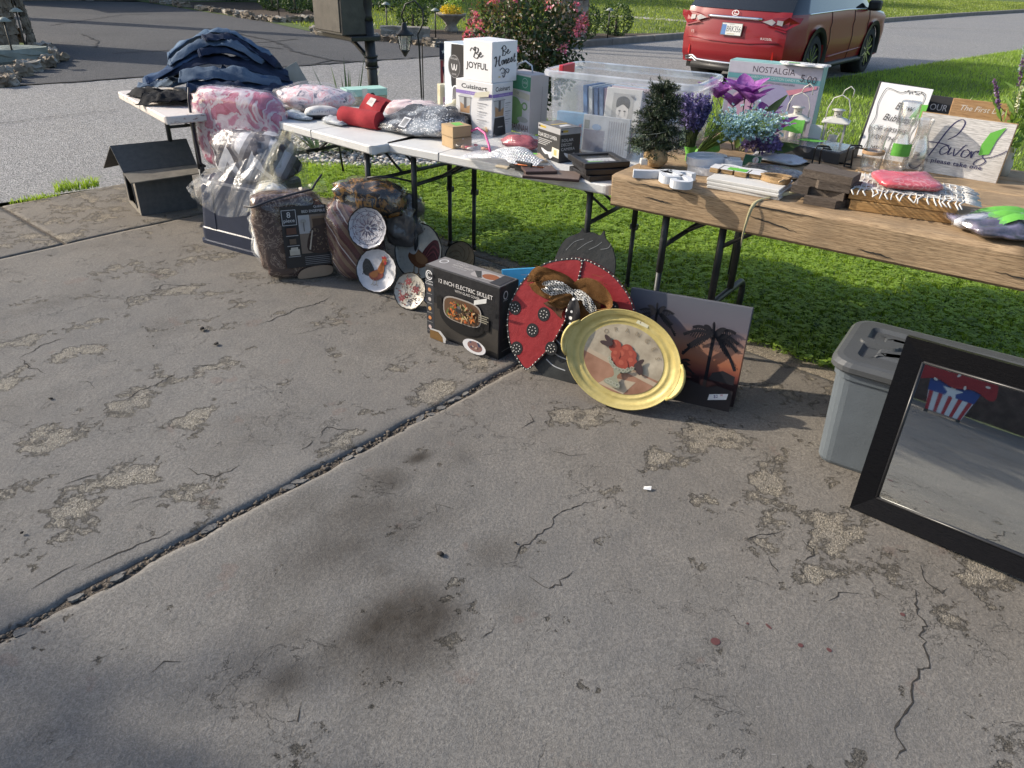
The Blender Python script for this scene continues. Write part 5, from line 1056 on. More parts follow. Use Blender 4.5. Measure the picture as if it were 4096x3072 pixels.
# chevron bedding in front of it
P = soft(.54, .25, .28, (2.8, 2.6), .018, 5)
t = bag('chevron_bundle', 'grey and white chevron bedding bundled in a milky plastic bag on the navy tote', 'bag', (-1.56, 4.46, .402), -24, P, fabric('chevron_cloth', 'chevron'), FILM3, .018)
def drape(top, bot, n=(14, 26), amp=.02, seed=0, belly=.03):
 """loose sheet hanging between two edge lines (lists of 3D points)"""
 A = spline(top, 6, False); B = spline(bot, 6, False); A = [A[int(i * (len(A) - 1) / (n[1] - 1))] for i in range(n[1])]; B = [B[int(i * (len(B) - 1) / (n[1] - 1))] for i in range(n[1])]; P = np.zeros((n[0], n[1], 3))
 for i in range(n[0]):
  t_ = i / (n[0] - 1)
  for j in range(n[1]):
   a, b = Vector(A[j]), Vector(B[j]); q = a.lerp(b, t_); w = math.sin(math.pi * t_); k = mnoise.noise(Vector((j * .33 + seed * 7, t_ * 2.2 + seed, 1.3))) + .5 * mnoise.noise(Vector((j * .9, t_ * 5 + seed, 4.)))
   P[i, j] = (q.x + k * amp * .5, q.y - belly * w - abs(k) * amp * (.4 + w), max(.004, q.z + k * amp * .5 * w))
 return P
obj('loose_film', MB().surf(drape([(-1.88, 4.50, .44), (-1.72, 4.36, .50), (-1.52, 4.28, .58), (-1.36, 4.30, .66)], [(-2.0, 4.46, .345), (-1.88, 4.31, .30), (-1.70, 4.19, .26), (-1.53, 4.10, .30)], seed=2)), FILM2, None); o = bpy.context.scene.objects['loose_film']; o.parent = t; o.matrix_parent_inverse = Matrix.LocRotScale(t.location, t.rotation_euler, None).inverted()
o2 = obj('loose_film', MB().surf(drape([(-1.36, 4.34, .72), (-1.30, 4.40, .71), (-1.24, 4.47, .70)], [(-1.53, 4.12, .31), (-1.40, 4.30, .33), (-1.26, 4.5, .34)], seed=5, amp=.012)), film('yellowish_poly', (.9, .88, .7), haze=.25, gloss=.08, rough=.15, bump=.4, bscale=6.)); o2.parent = t; o2.matrix_parent_inverse = o.matrix_parent_inverse
# pale clothes in a clear bag sliding down between
P = soft(.30, .15, .44, (2.6, 2.4), .02, 8); P[..., 0] += (P[..., 2] - .2) * -.28; P[..., 1] += P[..., 2] * .42
bag('clothes_bag', 'pale blue and white clothes in a thin plastic bag slumped against the navy tote', 'bag', (-1.40, 4.06, 0), -16, P, fabric('pale_cloth', 'palecloth'), FILM2, .014)
# eight piece bedding set
P = soft(.375, .20, .455, (6., 3.4), .008, 11, sag=.06); P[..., 1] += P[..., 2] * .10; P[..., 0] -= P[..., 2] * .10
B8 = Vector((-1.218, 3.965, 0)); t = bag('bedding_bag', 'zip bag of brown damask bedding with a dark eight piece label card', 'bag', (B8.x - .01, B8.y + .06, 0), 22, P, fabric('brown_damask', 'damask'), FILM, .008)
card = FRAME((-.085, -.117, .075), (1, .03, .0), (-.10, .10, 1))
p = Print(card); cw, ch = .245, .335
p.poly([(0, 0), (cw, 0), (cw, ch), (0, ch)], (.022, .022, .026), .3); p.rect(.006, .235, .082, .318, (.55, .55, .56)); p.rect(.0085, .2375, .0795, .3155, (.025, .025, .03)); p.text('8', .043, .277, .030, (.62, .62, .62), align='C'); p.text('piece', .014, .246, .024, (.62, .62, .62), w=.058)
p.text('QUEEN', cw - .012, .318, .014, (.55, .55, .56), align='R'); p.text('BED ENSEMBLE', cw - .006, .297, .014, (.55, .55, .56), w=.125, align='R')
p.rect(.09, .075, cw - .002, .285, (.20, .15, .115)); p.rect(.09, .185, .15, .285, (.40, .39, .39)); p.rect(.16, .19, .235, .275, (.20, .13, .08)); p.rect(.165, .20, .23, .262, (.07, .04, .025)); p.poly(spline([(.125, .09), (.15, .20), (.20, .225), (cw - .003, .22), (cw - .003, .08)], 4), (.045, .025, .02)); rs = random.Random(2)
for k in range(40): p.ell(.14 + rs.random() * .095, .09 + rs.random() * .12, .007, .0025, (.16, .11, .07), 7, rs.uniform(0, 180))
p.poly([(.13, .10), (.155, .205), (.16, .20), (.138, .095)], (.45, .38, .3)); p.ell(.115, .255, .016, .012, (.30, .29, .27), 12); p.rect(.112, .20, .118, .25, (.16, .15, .14))
p.rect(.02, .19, .072, .225, (.10, .045, .03)); p.rect(.03, .135, .065, .165, (.12, .085, .06)); p.rect(.024, .075, .078, .107, (.44, .40, .33)); p.rect(.032, .098, .07, .118, (.5, .46, .39))
for z_ in (.18, .125, .066): p.rect(.015, z_, .08, z_ + .004, (.35, .35, .35))
for k in range(5): p.rect(.10, .058 - k * .010, cw - .01, .060 - k * .010, (.30, .30, .31))
p.done(t, 'label_card')
obj('zip', MB().tube([(-.26, -.02, .41), (-.22, -.10, .425), (-.12, -.085, .452), (.0, -.06, .47), (.10, -.04, .482), (.13, .02, .50), (.17, .05, .535)], .006, 6), M_ZIP, t)
obj('flap', MB().surf(drape([(-.02, .03, .47), (.08, .02, .49), (.17, .05, .535)], [(-.02, .06, .44), (.09, .05, .44), (.20, .07, .43)], seed=4, amp=.008)), FILM, t)
p = Print(FRAME((.0, -.118, .012), (1, .05, .0), (0, .05, 1))); p.poly(spline([(-.03, .0), (.05, -.004), (.15, .004), (.16, .05), (.09, .062), (.02, .055), (-.02, .035)], 3), (.34, .245, .17)); p.done(t, 'folded_sheet')
# striped bedding set
P = soft(.30, .24, .43, (3.6, 3.), .009, 14); P[..., 1] += P[..., 2] * .12; P[..., 0] -= P[..., 2] * .12
t = bag('bedding_bag', 'zip bag of brown striped and orange floral bedding behind the round plates', 'bag', (-.875, 4.00, 0), -6, P, fabric('brown_stripes', 'stripes'), FILM, .012)
P2 = soft(.40, .22, .20, (2.8, 2.6), .018, 15); P2[..., 2] += .33; P2[..., 0] += .06; P2[..., 1] += .07; obj('folded_quilt', MB().surf(P2, wrap=True), fabric('orange_floral', 'orangefloral'), t); obj('film', MB().surf(grow(P2, .014), wrap=True), FILM, t)
P3 = soft(.22, .16, .30, (3., 2.6), .02, 16); P3[..., 0] += .22; P3[..., 1] += .12; P3[..., 2] += .16; obj('pillow_sham', MB().surf(P3, wrap=True), fabric('pale_damask', 'pinkwhite') if False else pm('sham_cloth', (.36, .33, .30), .9, .3, 12., c2=(.10, .09, .085)), t); obj('film', MB().surf(grow(P3, .012), wrap=True), FILM, t)
obj('zip', MB().tube([(.05, .05, .55), (.12, .06, .56), (.20, .10, .545), (.30, .13, .52)], .006, 6), M_ZIP, t)
# ------------------------------------------------------------------ jeans on the spattered table
def denim(name, c, fade):
 m = bpy.data.materials.new(name); t, o = nt(m); v = coords(t)
 a = mixc(t, ramp(t, noise(t, v, 7., 5, .6), [(.38, 0.), (.68, 1.)]), c, fade); a = mixc(t, ramp(t, noise(t, v, 160., 2), [(.4, .25), (.6, 0.)]), a, tuple(x * .5 for x in c))
 princ(t, o, a, .9, bumpn(t, noise(t, v, 30., 5, .65), .45, .01), 0., .15); return m
DEN = [denim('denim_%s' % n, c, f) for n, c, f in (('mid', (.03, .055, .115), (.07, .115, .20)), ('dark', (.014, .020, .042), (.03, .045, .085)), ('pale', (.07, .115, .19), (.15, .215, .30)), ('navy', (.016, .026, .055), (.036, .058, .105)), ('black', (.012, .013, .016), (.025, .026, .03)), ('washed', (.055, .085, .135), (.12, .165, .23)))]
JC = Vector((-2.06, 5.30)); jx = Vector((math.cos(rad(42)), math.sin(rad(42)))); jy = Vector((-jx.y, jx.x))
def mound(u, v): return math.exp(-((u - .05) / .42) ** 2 - ((v + .03) / .38) ** 2)
def garment(label, path, width, layer, mat, seed, hang=None, name='jeans'):
 """one trouser leg or folded pair laid over the pile; path in pile coordinates, X roughly along the view"""
 P = spline([(a, b, 0) for a, b in path], 9, False); n = len(P); rs = random.Random(seed); A = []; m_ = 22
 for i, q in enumerate(P):
  a, b = P[max(i - 1, 0)], P[min(i + 1, n - 1)]; d = Vector((b[0] - a[0], b[1] - a[1])).normalized(); s = Vector((-d.y, d.x)); row = []
  w = width * (1 + .16 * math.sin(i * .31 + seed)) * (.82 + .18 * min(1, i / 4)); th = .022 + .008 * math.sin(i * .35 + seed * 2)
  for j in range(m_):
   an = 2 * math.pi * j / m_; k = math.cos(an); up = math.sin(an); u, v = q[0] + s.x * k * w / 2, q[1] + s.y * k * w / 2
   rip = .022 * abs(mnoise.noise(Vector((k * 3.4 + seed * 3, i * .22, seed)))) + .014 * mnoise.noise(Vector((i * .28 + seed, k * 2.2, seed * 1.7))) + .006 * math.sin(k * 7 + i * .3 + seed) + .007 * mnoise.noise(Vector((i * .6, k * 5., seed)))
   z = .735 + .010 + .42 * layer * mound(u, v) + .03 * layer + (max(0, up) * th + rip * (1 if up > -.3 else .3)) * (1 - abs(k) ** 6 * .5)
   ed = max(0., abs(u) - .45) + max(0., abs(v) - .43); z -= ed * ed * 6.
   x, y = JC.x + jx.x * u + jy.x * v, JC.y + jx.y * u + jy.y * v; row.append((x, y, max(.742, z)))
  A.append(row)
 b = MB().surf(A, wrap=True); k = len(A); b.add(A[0], [tuple(range(m_ - 1, -1, -1))]); b.add(A[-1], [tuple(range(m_))])
 t = obj(name, b, mat); tag(t, label, 'jeans', 'jeans piled on the spattered table')
 # hem band at the end
 hm = MB().tube([A[-2][j] for j in range(m_)], .0035, 5, closed=True); obj('hem', hm, mat, t); return t
def strand(label, h0, w0, h1, w1, bend, width, layer, mat, seed):
 P_ = []
 for q in (0, .25, .5, .75, 1.):
  h_ = h0 + (h1 - h0) * q; w_ = w0 + (w1 - w0) * q + bend * math.sin(math.pi * q); P_.append((.74 * h_ + .67 * w_, -.67 * h_ + .74 * w_))
 garment(label, P_, width, layer, mat, seed)
for i, q in enumerate((
 ('black trousers flat along the front edge of the jeans pile', -.48, -.10, .05, -.36, -.04, .19, .08, 4), ('black jeans with pale hem drooping at the pile front', .0, -.34, -.30, -.40, -.05, .15, .20, 4),
 ('black jeans bulging out beside the grey card', .50, .02, .12, -.22, -.10, .22, .22, 4), ('washed jeans folded back at the street end of the pile', -.52, .10, -.16, -.12, .03, .18, .22, 5),
 ('navy jeans low in the pile behind the comforter', .48, -.10, -.05, -.30, -.03, .20, .30, 3), ('mid blue jeans with a rolled cuff beside the grey card', .50, .08, .10, -.12, -.06, .15, .36, 0),
 ('black shirt bunched at the street end of the pile top', -.44, .24, -.18, .10, .05, .15, .36, 4), ('pale frayed denim shorts beside the black shirt', -.40, .14, -.12, .04, .04, .12, .46, 2),
 ('washed jeans leg lying along the comforter side', .46, -.04, -.12, -.24, -.03, .14, .44, 5), ('dark jeans across the middle of the pile', .47, .12, -.30, -.10, -.05, .18, .50, 1),
 ('mid blue jeans with a wide hem hanging to the table front', .30, .10, -.36, -.22, .06, .16, .58, 0), ('navy jeans folded under the top pair', .46, .16, -.05, -.08, .03, .17, .62, 3),
 ('grey blue jeans waistband showing below the crest', .34, .04, -.22, -.14, .05, .12, .70, 5), ('dark jeans with belt loops lying over the crest', .42, .10, -.02, -.02, .06, .14, .76, 1),
 ('light blue jeans thrown on the very top of the pile', .36, .16, -.28, .0, .05, .15, .84, 2))): strand(*q[:8], DEN[q[8]], i + 3)
# ------------------------------------------------------------------ table with bagged clothes
def tiny_soft(w, d, h, seed, ex=(2.4, 2.6), amp=.012): return soft(w, d, h, ex, amp, seed, (18, 34))
bag('clothes_bag', 'puffy clear bag of pink and white printed clothes beside the brown pouch', 'bag', (-1.27, 4.86, T), -14, tiny_soft(.46, .30, .15, 21, (2., 2.4), .016), fabric('print_tee', 'printtee'), FILM3, .022)
bag('clothes_bag', 'flat bag with pale yellow cloth under the pink printed clothes bag', 'bag', (-1.12, 4.76, T), -30, tiny_soft(.30, .20, .045, 22), fabric('yellow_cloth', 'yellowbag'), FILM3, .008)
bag('clothes_bag', 'flat clear bag of pale blue cloth at the table edge by the brown pouch', 'bag', (-1.33, 4.63, T), -40, tiny_soft(.26, .12, .03, 23), fabric('blue_cloth', 'x'), FILM3, .006)
bag('clothes_bag', 'small clear bag of grey socks beside the red felt roll', 'bag', (-1.06, 4.50, T), -35, tiny_soft(.20, .12, .035, 24), pm('sock_grey', (.40, .42, .44), .9, .3, 20.), FILM3, .008)
bag('clothes_bag', 'white and pink clothes in a clear bag behind the red felt roll', 'bag', (-.66, 4.75, T), -8, tiny_soft(.34, .22, .10, 25), fabric('pink_white', 'pinkwhite'), FILM3, .012)
P = tiny_soft(.46, .34, .105, 26, (2.2, 3.), .018); P[..., 2] *= (1 + .5 * (P[..., 1] / .17)).clip(.35, 1.5)
t = bag('clothes_bag', 'glossy clear bag of black clothing with white dots and a barcode label', 'bag', (-.555, 4.36, T), -33, P, fabric('black_dotted', 'bwdots'), FILM3, .014)
p = Print(FRAME((-.04, -.16, .05), (1, .1, -.1), (-.2, .8, .55))); p.rect(0, 0, .045, .075, (.68, .68, .68)); [p.rect(.008, .01 + .007 * k, .037, .0135 + .007 * k, (.1, .1, .1)) for k in range(8)]; p.done(t, 'barcode_label')
bag('crumpled_bag', 'crumpled clear bag with yellow paper between the coat box and the dotted clothes', 'bag', (-.36, 4.72, T), -20, tiny_soft(.22, .16, .12, 27, (2., 2.), .03), pm('yellow_paper', (.55, .50, .32), .8, .3, 12., c2=(.7, .7, .66)), FILM3, .02)
# brown pouch
P = tiny_soft(.22, .12, .10, 31, (1.6, 2.), .012); P[..., 2] *= (1 - .75 * np.abs(P[..., 0]) / .12).clip(.2, 1); t = obj('pouch', MB().surf(P, wrap=True), pm('brown_leather', (.07, .028, .022), .4, .2, 14., .3, 50.)); t.location = (-1.50, 4.71, T); t.rotation_euler[2] = rad(-22); tag(t, 'dark brown leather pouch at the table corner', 'pouch')
obj('seam', MB().tube([(-.10, -.03, .02), (-.04, -.045, .06), (.0, -.03, .09), (.05, -.03, .05)], .002, 5), ink((.35, .2, .12)), t)
# signed white and black slipper
P = tiny_soft(.20, .09, .075, 32, (2.2, 2.2), .004); P[..., 1] += -.5 * P[..., 0] ** 2 * 3; t = thing('slipper', 'white slipper with black sole and pen scribbles on the table edge', 'slipper', (-1.185, 4.635, T), 12)
obj('upper', MB().surf(P[6:], wrap=True), pm('white_felt', (.60, .59, .57), .8, .1, 20.), t); obj('sole', MB().surf(grow(P[:8], .006), wrap=True), ink((.02, .02, .022)), t)
p = Print(FRAME((-.05, -.046, .045), (1, 0, 0), (0, .7, .7))); [p.stroke([(x, 0), (x + .012, .018), (x + .018, -.004)], .0018, (.05, .05, .06)) for x in (-.02, .01, .035, .055, .08)]; p.done(t, 'scribble')
# mint and wood box
x, y, z, yaw, wr, wl, h = (-1.095,5.038,0.735,41.4,0.295,0.060,0.078)
t = thing('trinket_box', 'small wooden box with a mint green lid and round clasp', 'box', (-1.12, 5.06, T), 31); w, d = .27, .13
obj('base', MB().rbox(0, w, 0, d, 0, .055, .003), wood('pale_wood', (.52, .43, .29), (.62, .54, .40), (1, 10, 10), 6., .7, False, .2, (.5, .42, .3)), t); obj('lid', MB().rbox(-.002, w + .002, -.002, d + .002, .056, .10, .003), pm('mint_paint', (.36, .58, .50), .5, .06), t)
obj('clasp', MB().lathe([(.016, 0), (.016, .003), (.010, .005), (0, .005)], 10, M=Matrix(((1, 0, 0, w * .62), (0, 0, -1, -.003), (0, 1, 0, .062), (0, 0, 0, 1)))), ink((.03, .025, .02)), t); obj('tape', MB().box(.10, .135, -.0035, -.003, .0, .104), ink((.62, .62, .55)), t)
# red felt roll
M_REDF = pm('red_felt', (.33, .026, .034), .95, .12, 30., .4, 200.)
RB = (-1.074,4.465,0.735)
t = thing('red_felt_stocking', 'rolled piece of red felt with a price sticker standing on the table edge', 'felt', (RB[0] + .02, RB[1] + .0, T), -30)
L_ = .27; A = []
for i in range(14):
 x = L_ * i / 13; A.append([(x, .045 + (.052 + .006 * math.sin(i * .8)) * math.cos(a) * (1 if True else 1), .050 + .050 * math.sin(a)) for a in [2 * math.pi * j / 18 for j in range(18)]])
b = MB().surf(A, wrap=True); b.add(A[0], [tuple(range(17, -1, -1))]); b.add(A[-1], [tuple(range(18))]); obj('roll', b, M_REDF, t)
A = []
for i in range(16):
 s = i / 15; A.append([(.05 + (L_ - .10) * q * (1 - .16 * s) + .015 * s, .10 + .10 * s + .012 * math.sin(q * 5 + s * 3), .055 + .105 * math.sin(s * 1.45) * (1 - .22 * q * q * s)) for q in np.linspace(0, 1, 12)])
B_ = [[(x, y + .03, z - .012) for x, y, z in row] for row in A]; b = MB().surf(A).surf([r_[::-1] for r_ in B_]); obj('upright_flap', b, M_REDF, t)
p = Print(FRAME((.12, .128, .115), (1, .05, -.03), (0, .75, .9))); p.poly([(-.01, 0), (.036, -.014), (.046, .036), (.004, .042)], (.58, .55, .52)); [p.stroke([(.0 + .01 * k, .006), (.008 + .01 * k, .026)], .0015, (.3, .12, .12)) for k in range(3)]; p.done(t, 'price_sticker')
# grey card behind the jeans
t = obj('grey_card', board_xz(MB(), [(0, 0), (.22, 0), (.12, .20), (-.0, .14)], 0, .004), pm('grey_card', (.30, .30, .29), .7, .08)); t.matrix_world = FRAME((-1.66, 5.46, T + .002), (.9, .4, 0), (0, .1, 1)); tag(t, 'plain grey card standing behind the jeans pile', 'card')
# ------------------------------------------------------------------ table with the boxes
def white_box_mat(): return pm('white_card', (.66, .66, .67), .5, .04, 8.)
WH = white_box_mat(); INK = (.025, .025, .03)
# food chopper carton
cx_ = list((-0.162,4.290,0.735,54.0,0.141,0.215,0.278)); cx_[3] = 52.; cx_[4] = .175; cx_[5] = .27
t, wr, wl, h = carton('chopper_carton', 'white and purple food chopper carton under the lettered cube', 'box', cx_, WH)
FR, FL, FT = faces_of_box(wr, wl, h)
def chopper(p, x, z, k):
 p.poly([(x - .045 * k, z + .09 * k), (x + .045 * k, z + .09 * k), (x + .040 * k, z), (x - .036 * k, z)], (.42, .43, .44)); p.poly([(x - .036 * k, z + .005 * k), (x + .036 * k, z + .005 * k), (x + .038 * k, z + .05 * k), (x + .01 * k, z + .038 * k), (x - .036 * k, z + .06 * k)], (.36, .22, .12)); p.rect(x - .008 * k, z + .03 * k, x + .012 * k, z + .088 * k, (.10, .10, .11))
 p.poly([(x - .05 * k, z + .09 * k), (x + .05 * k, z + .09 * k), (x + .03 * k, z + .105 * k), (x - .03 * k, z + .105 * k)], (.52, .53, .55)); p.rect(x - .05 * k, z + .088 * k, x + .05 * k, z + .092 * k, (.2, .2, .21))
 p.poly([(x - .04 * k, z), (x + .042 * k, z), (x + .055 * k, z - .06 * k), (x + .06 * k, z - .10 * k), (x - .052 * k, z - .10 * k), (x - .048 * k, z - .05 * k)], (.03, .03, .033)); p.rect(x - .012 * k, z - .055 * k, x + .03 * k, z - .05 * k, (.3, .3, .3))
def boxface(p, W, H_, big):
 p.text('Cuisinart', W * (.16 if big else .14), H_ * .845, H_ * .085, INK, w=W * .70, bold=.02); p.rect(.002, H_ * .735, W - .002, H_ * .80, (.24, .17, .44)); p.text('3-CUP MINI CHOPPER', W * .3, H_ * .753, H_ * .022, (.6, .56, .7), w=W * .5)
 chopper(p, W * (.26 if big else .33), H_ * .36, H_ / .27 * .95)
 for k in range(9):
  z = H_ * (.60 - k * .042 - (k // 3) * .03); p.rect(W * .60, z, W * (.60 + .27 * (1 - .25 * (k % 3))), z + H_ * .012, (.22, .22, .24) if k % 3 == 0 else (.45, .45, .47))
p = Print(FL); boxface(p, wl, h, True); rs = random.Random(3)
for k in range(22): p.ell(wl * .78 + rs.uniform(-.03, .035), .012 + rs.random() * .035, .008, .006, rs.choice(((.5, .30, .14), (.6, .45, .3), (.4, .2, .1), (.62, .56, .48))), 8)
p.poly([(wl * .53, h * .70), (wl * .93, h * .76), (wl * .96, h * .865), (wl * .58, h * .80)], (.56, .53, .42)); p.done(t)
p = Print(FR); boxface(p, wr, h, False); p.done(t)
# lettered cube on top
cz_ = T + h
cu = list((-0.181,4.448,1.000,49.1,0.147,0.173,0.207)); S_ = .203
t = thing('lettered_cube', 'white cube with Be Joyful and Be Honest lettering on top of the chopper carton', 'cube', (cx_[0] - .006, cx_[1] + .006, cz_ + .001), 49); obj('block', MB().rbox(0, S_ * .98, 0, S_ * 1.06, 0, S_, .002), pm('white_gloss_board', (.70, .70, .71), .4, .03, 6.), t)
p = Print(FRAME((0, S_ * 1.06, 0), (0, -1, 0), (0, 0, 1))); W = S_ * 1.06
p.text('JOYFUL', W * .10, S_ * .25, S_ * .21, INK, w=W * .76, bold=.022)
p.stroke([(W * .24, S_ * .72), (W * .30, S_ * .80), (W * .40, S_ * .74), (W * .38, S_ * .80), (W * .43, S_ * .83), (W * .42, S_ * .72), (W * .36, S_ * .58)], .008, INK, True); p.stroke([(W * .42, S_ * .82), (W * .52, S_ * .80), (W * .50, S_ * .71), (W * .42, S_ * .69), (W * .54, S_ * .64), (W * .48, S_ * .56), (W * .38, S_ * .58)], .0095, INK, True); p.stroke([(W * .54, S_ * .64), (W * .62, S_ * .68), (W * .60, S_ * .72), (W * .56, S_ * .66), (W * .60, S_ * .60), (W * .70, S_ * .66)], .008, INK, True); p.done(t, 'lettering')
p = Print(); W = S_ * .98
p.stroke([(W * .40, S_ * .86), (W * .42, S_ * .70), (W * .38, S_ * .66)], .0095, INK, True); p.stroke([(W * .34, S_ * .82), (W * .46, S_ * .90), (W * .54, S_ * .82), (W * .44, S_ * .77), (W * .54, S_ * .73), (W * .48, S_ * .66), (W * .38, S_ * .66)], .008, INK, True); p.stroke([(W * .54, S_ * .72), (W * .64, S_ * .76), (W * .62, S_ * .80), (W * .58, S_ * .74), (W * .63, S_ * .69), (W * .72, S_ * .75)], .007, INK, True)
p.stroke([(W * .08, S_ * .60), (W * .15, S_ * .64), (W * .16, S_ * .50), (W * .12, S_ * .40)], .0095, INK, True); p.stroke([(W * .12, S_ * .52), (W * .28, S_ * .55)], .006, INK, True); p.stroke([(W * .30, S_ * .66), (W * .26, S_ * .52), (W * .28, S_ * .42), (W * .34, S_ * .44)], .0095, INK, True)
x0 = .36
for ch in ('o', 'n', 'e', 's', 't'):
 X = W * x0; z = S_ * (.44 + (x0 - .36) * .10); s = W * .11
 if ch == 'o': p.stroke([(X + s * .6, z + s), (X + s * .1, z + s * .7), (X + s * .3, z), (X + s * .8, z + s * .4), (X + s * .6, z + s), (X + s * 1.1, z + s * .9)], .007, INK, True)
 if ch == 'n': p.stroke([(X, z + s * .9), (X + s * .1, z), (X + s * .5, z + s), (X + s * .75, z + s * .8), (X + s * .8, z), (X + s * 1.1, z + s * .3)], .007, INK, True)
 if ch == 'e': p.stroke([(X, z + s * .4), (X + s * .6, z + s * .7), (X + s * .5, z + s * 1.1), (X + s * .1, z + s * .5), (X + s * .4, z), (X + s, z + s * .4)], .007, INK, True)
 if ch == 's': p.stroke([(X, z + s * .2), (X + s * .5, z + s * 1.2), (X + s * .7, z + s * .3), (X + s * .2, z + s * .1), (X + s, z + s * .5)], .007, INK, True)
 if ch == 't': p.stroke([(X + s * .6, z + s * 1.9), (X + s * .3, z + s * .4), (X + s * .6, z), (X + s * 1., z + s * .4)], .008, INK, True); p.stroke([(X + s * .1, z + s * 1.1), (X + s * 1.1, z + s * 1.25)], .0035, INK)
 x0 += .115
p.stroke([(W * .30, S_ * .30), (W * .40, S_ * .36), (W * .52, S_ * .28), (W * .62, S_ * .22), (W * .66, S_ * .30), (W * .56, S_ * .32), (W * .44, S_ * .22), (W * .36, S_ * .24)], .006, INK, True); p.stroke([(W * .52, S_ * .24), (W * .46, S_ * .12), (W * .40, S_ * .18)], .006, INK, True); p.rect(W * .24, S_ * .13, W * .32, S_ * .155, (.6, .42, .08)); p.done(t, 'lettering')
# coat box
c = (-0.442,5.132,0.735)
t = thing('coat_box', 'tall pale blue coat box with a dark window and round logo', 'box', (-.305, 4.60, T), 40); w, d, h = .26, .14, .43
obj('carton', MB().rbox(0, d, 0, w, 0, h, .004), pm('pale_blue_card', (.50, .56, .62), .5, .06, 6.), t)
p = Print(FRAME((0, w, 0), (0, -1, 0), (0, 0, 1))); p.poly(spline([(.075, .20), (.075, .40), (.10, .425), (w - .02, .425), (w - .004, .40), (w - .004, .12), (.15, .16)], 3), (.02, .021, .026), .15); p.ell(.105, .305, .062, .066, (.03, .031, .036), 30); p.ring(.105, .305, .058, .062, .002, (.3, .3, .32))
p.stroke([(.078, .318), (.085, .292), (.098, .290), (.105, .316), (.112, .290), (.125, .292), (.132, .318)], .008, (.5, .5, .52)); p.text('WAYLAND', .105, .342, .010, (.4, .4, .42), align='C'); p.text('SQUARE', .105, .258, .010, (.4, .4, .42), align='C')
p.ell(.12, .13, .055, .075, (.62, .66, .70), 24); p.poly([(.105, .195), (.135, .195), (.15, .18), (.157, .10), (.145, .10), (.142, .15), (.146, .04), (.094, .04), (.098, .15), (.095, .10), (.083, .10), (.09, .18)], (.10, .10, .115)); p.done(t)
# small yellowed bag box behind
t = obj('packet', MB().rbox(0, .10, 0, .07, 0, .19, .006), pm('yellowed_packet', (.55, .50, .32), .45, .25, 10., .4, 30., c2=(.66, .62, .50))); t.location = (-.50, 4.80, T); t.rotation_euler[2] = rad(20); tag(t, 'yellowish packet standing beside the tall coat box', 'packet')
obj('tag', MB().box(.02, .05, -.002, -.001, .02, .12), ink((.5, .25, .4)), t)
# cookware box with handle
bs = list((0.044,4.371,0.735,76.8,0.357,0.080,0.317));
t = thing('cookware_box', 'tall cookware box with a green panel, pot picture and cord handle', 'box', (bs[0], bs[1], T), 38); w, d, h = .125, .22, bs[6]
obj('carton', MB().rbox(0, w, 0, d, 0, h, .003), pm('dusty_rose_card', (.46, .41, .40), .6, .05, 7.), t)
p = Print(FRAME((0, d, 0), (0, -1, 0), (0, 0, 1))); p.rect(.002, .002, d - .002, h - .002, (.66, .63, .62)); p.rect(.002, h * .73, d - .002, h - .012, (.07, .27, .15)); p.ring(d * .76, h * .855, .026, .026, .0025, (.55, .62, .56)); p.text('SAGE', d * .76, h * .842, .012, (.6, .65, .6), align='C'); p.ell(d * .35, h * .36, .075, .075, (.24, .40, .15), 28); p.rect(d * .0 + .002, h * .36, d * .68, h * .50, (.24, .40, .15)); p.ring(d * .78, h * .47, .026, .022, .009, (.20, .36, .13)); p.ell(d * .72, h * .24, .05, .015, (.45, .45, .40), 16); p.text('HANNAH', d * .95, h * .045, .035, (.20, .09, .05), w=.16, align='R'); p.poly([(d * .28, h * .62), (d * .97, h * .575), (d * .98, h * .68), (d * .3, h * .725)], (.60, .57, .44)); p.text('15.00', d * .36, h * .66, .014, (.25, .25, .2), rot=-8); p.done(t)
p = Print(); [p.rect(w * .62, .06 + .011 * k, w * .64, .067 + .011 * k, (.16, .14, .14)) for k in range(18)]; p.done(t)
obj('handle', MB().tube([(.05, d * .9, h), (.052, d * .85, h + .035), (.06, d * .6, h + .055), (.07, d * .4, h + .035), (.07, d * .35, h)], .005, 6), pm('clear_cord', (.62, .64, .66), .3, .1), t)
# two kraft boxes
M_KRAFT = pm('kraft_card', (.40, .28, .155), .75, .08, 12., .1, 90.)
kb_ = list((-0.349,3.962,0.735,67.6,0.207,0.099,0.049)); kx, ky = kb_[0], kb_[1]
for k, lb in enumerate(('plain brown kraft box under its twin', 'brown kraft box with green tape on top of its twin')):
 t = thing('kraft_box', lb + ' beside the dotted clothes bag', 'box', (kx, ky, T + k * .056), 36 + k, 'kraft boxes'); obj('carton', MB().rbox(0, .115, 0, .115, 0, .0545, .003), M_KRAFT, t); obj('lid_line', MB().box(-.0006, .1156, -.0006, .1156, .052, .0526), ink((.10, .07, .04)), t)
 if k: p = Print(FRAME((.0, .0, .0545), (1, 0, 0), (0, 1, 0))); p.poly([(.03, .02), (.085, .03), (.10, .095), (.045, .10)], (.13, .42, .06)); p.done(t, 'green_tape')
 else: p = Print(); p.ell(.06, .047, .004, .004, (.65, .6, .5), 10); p.done(t)
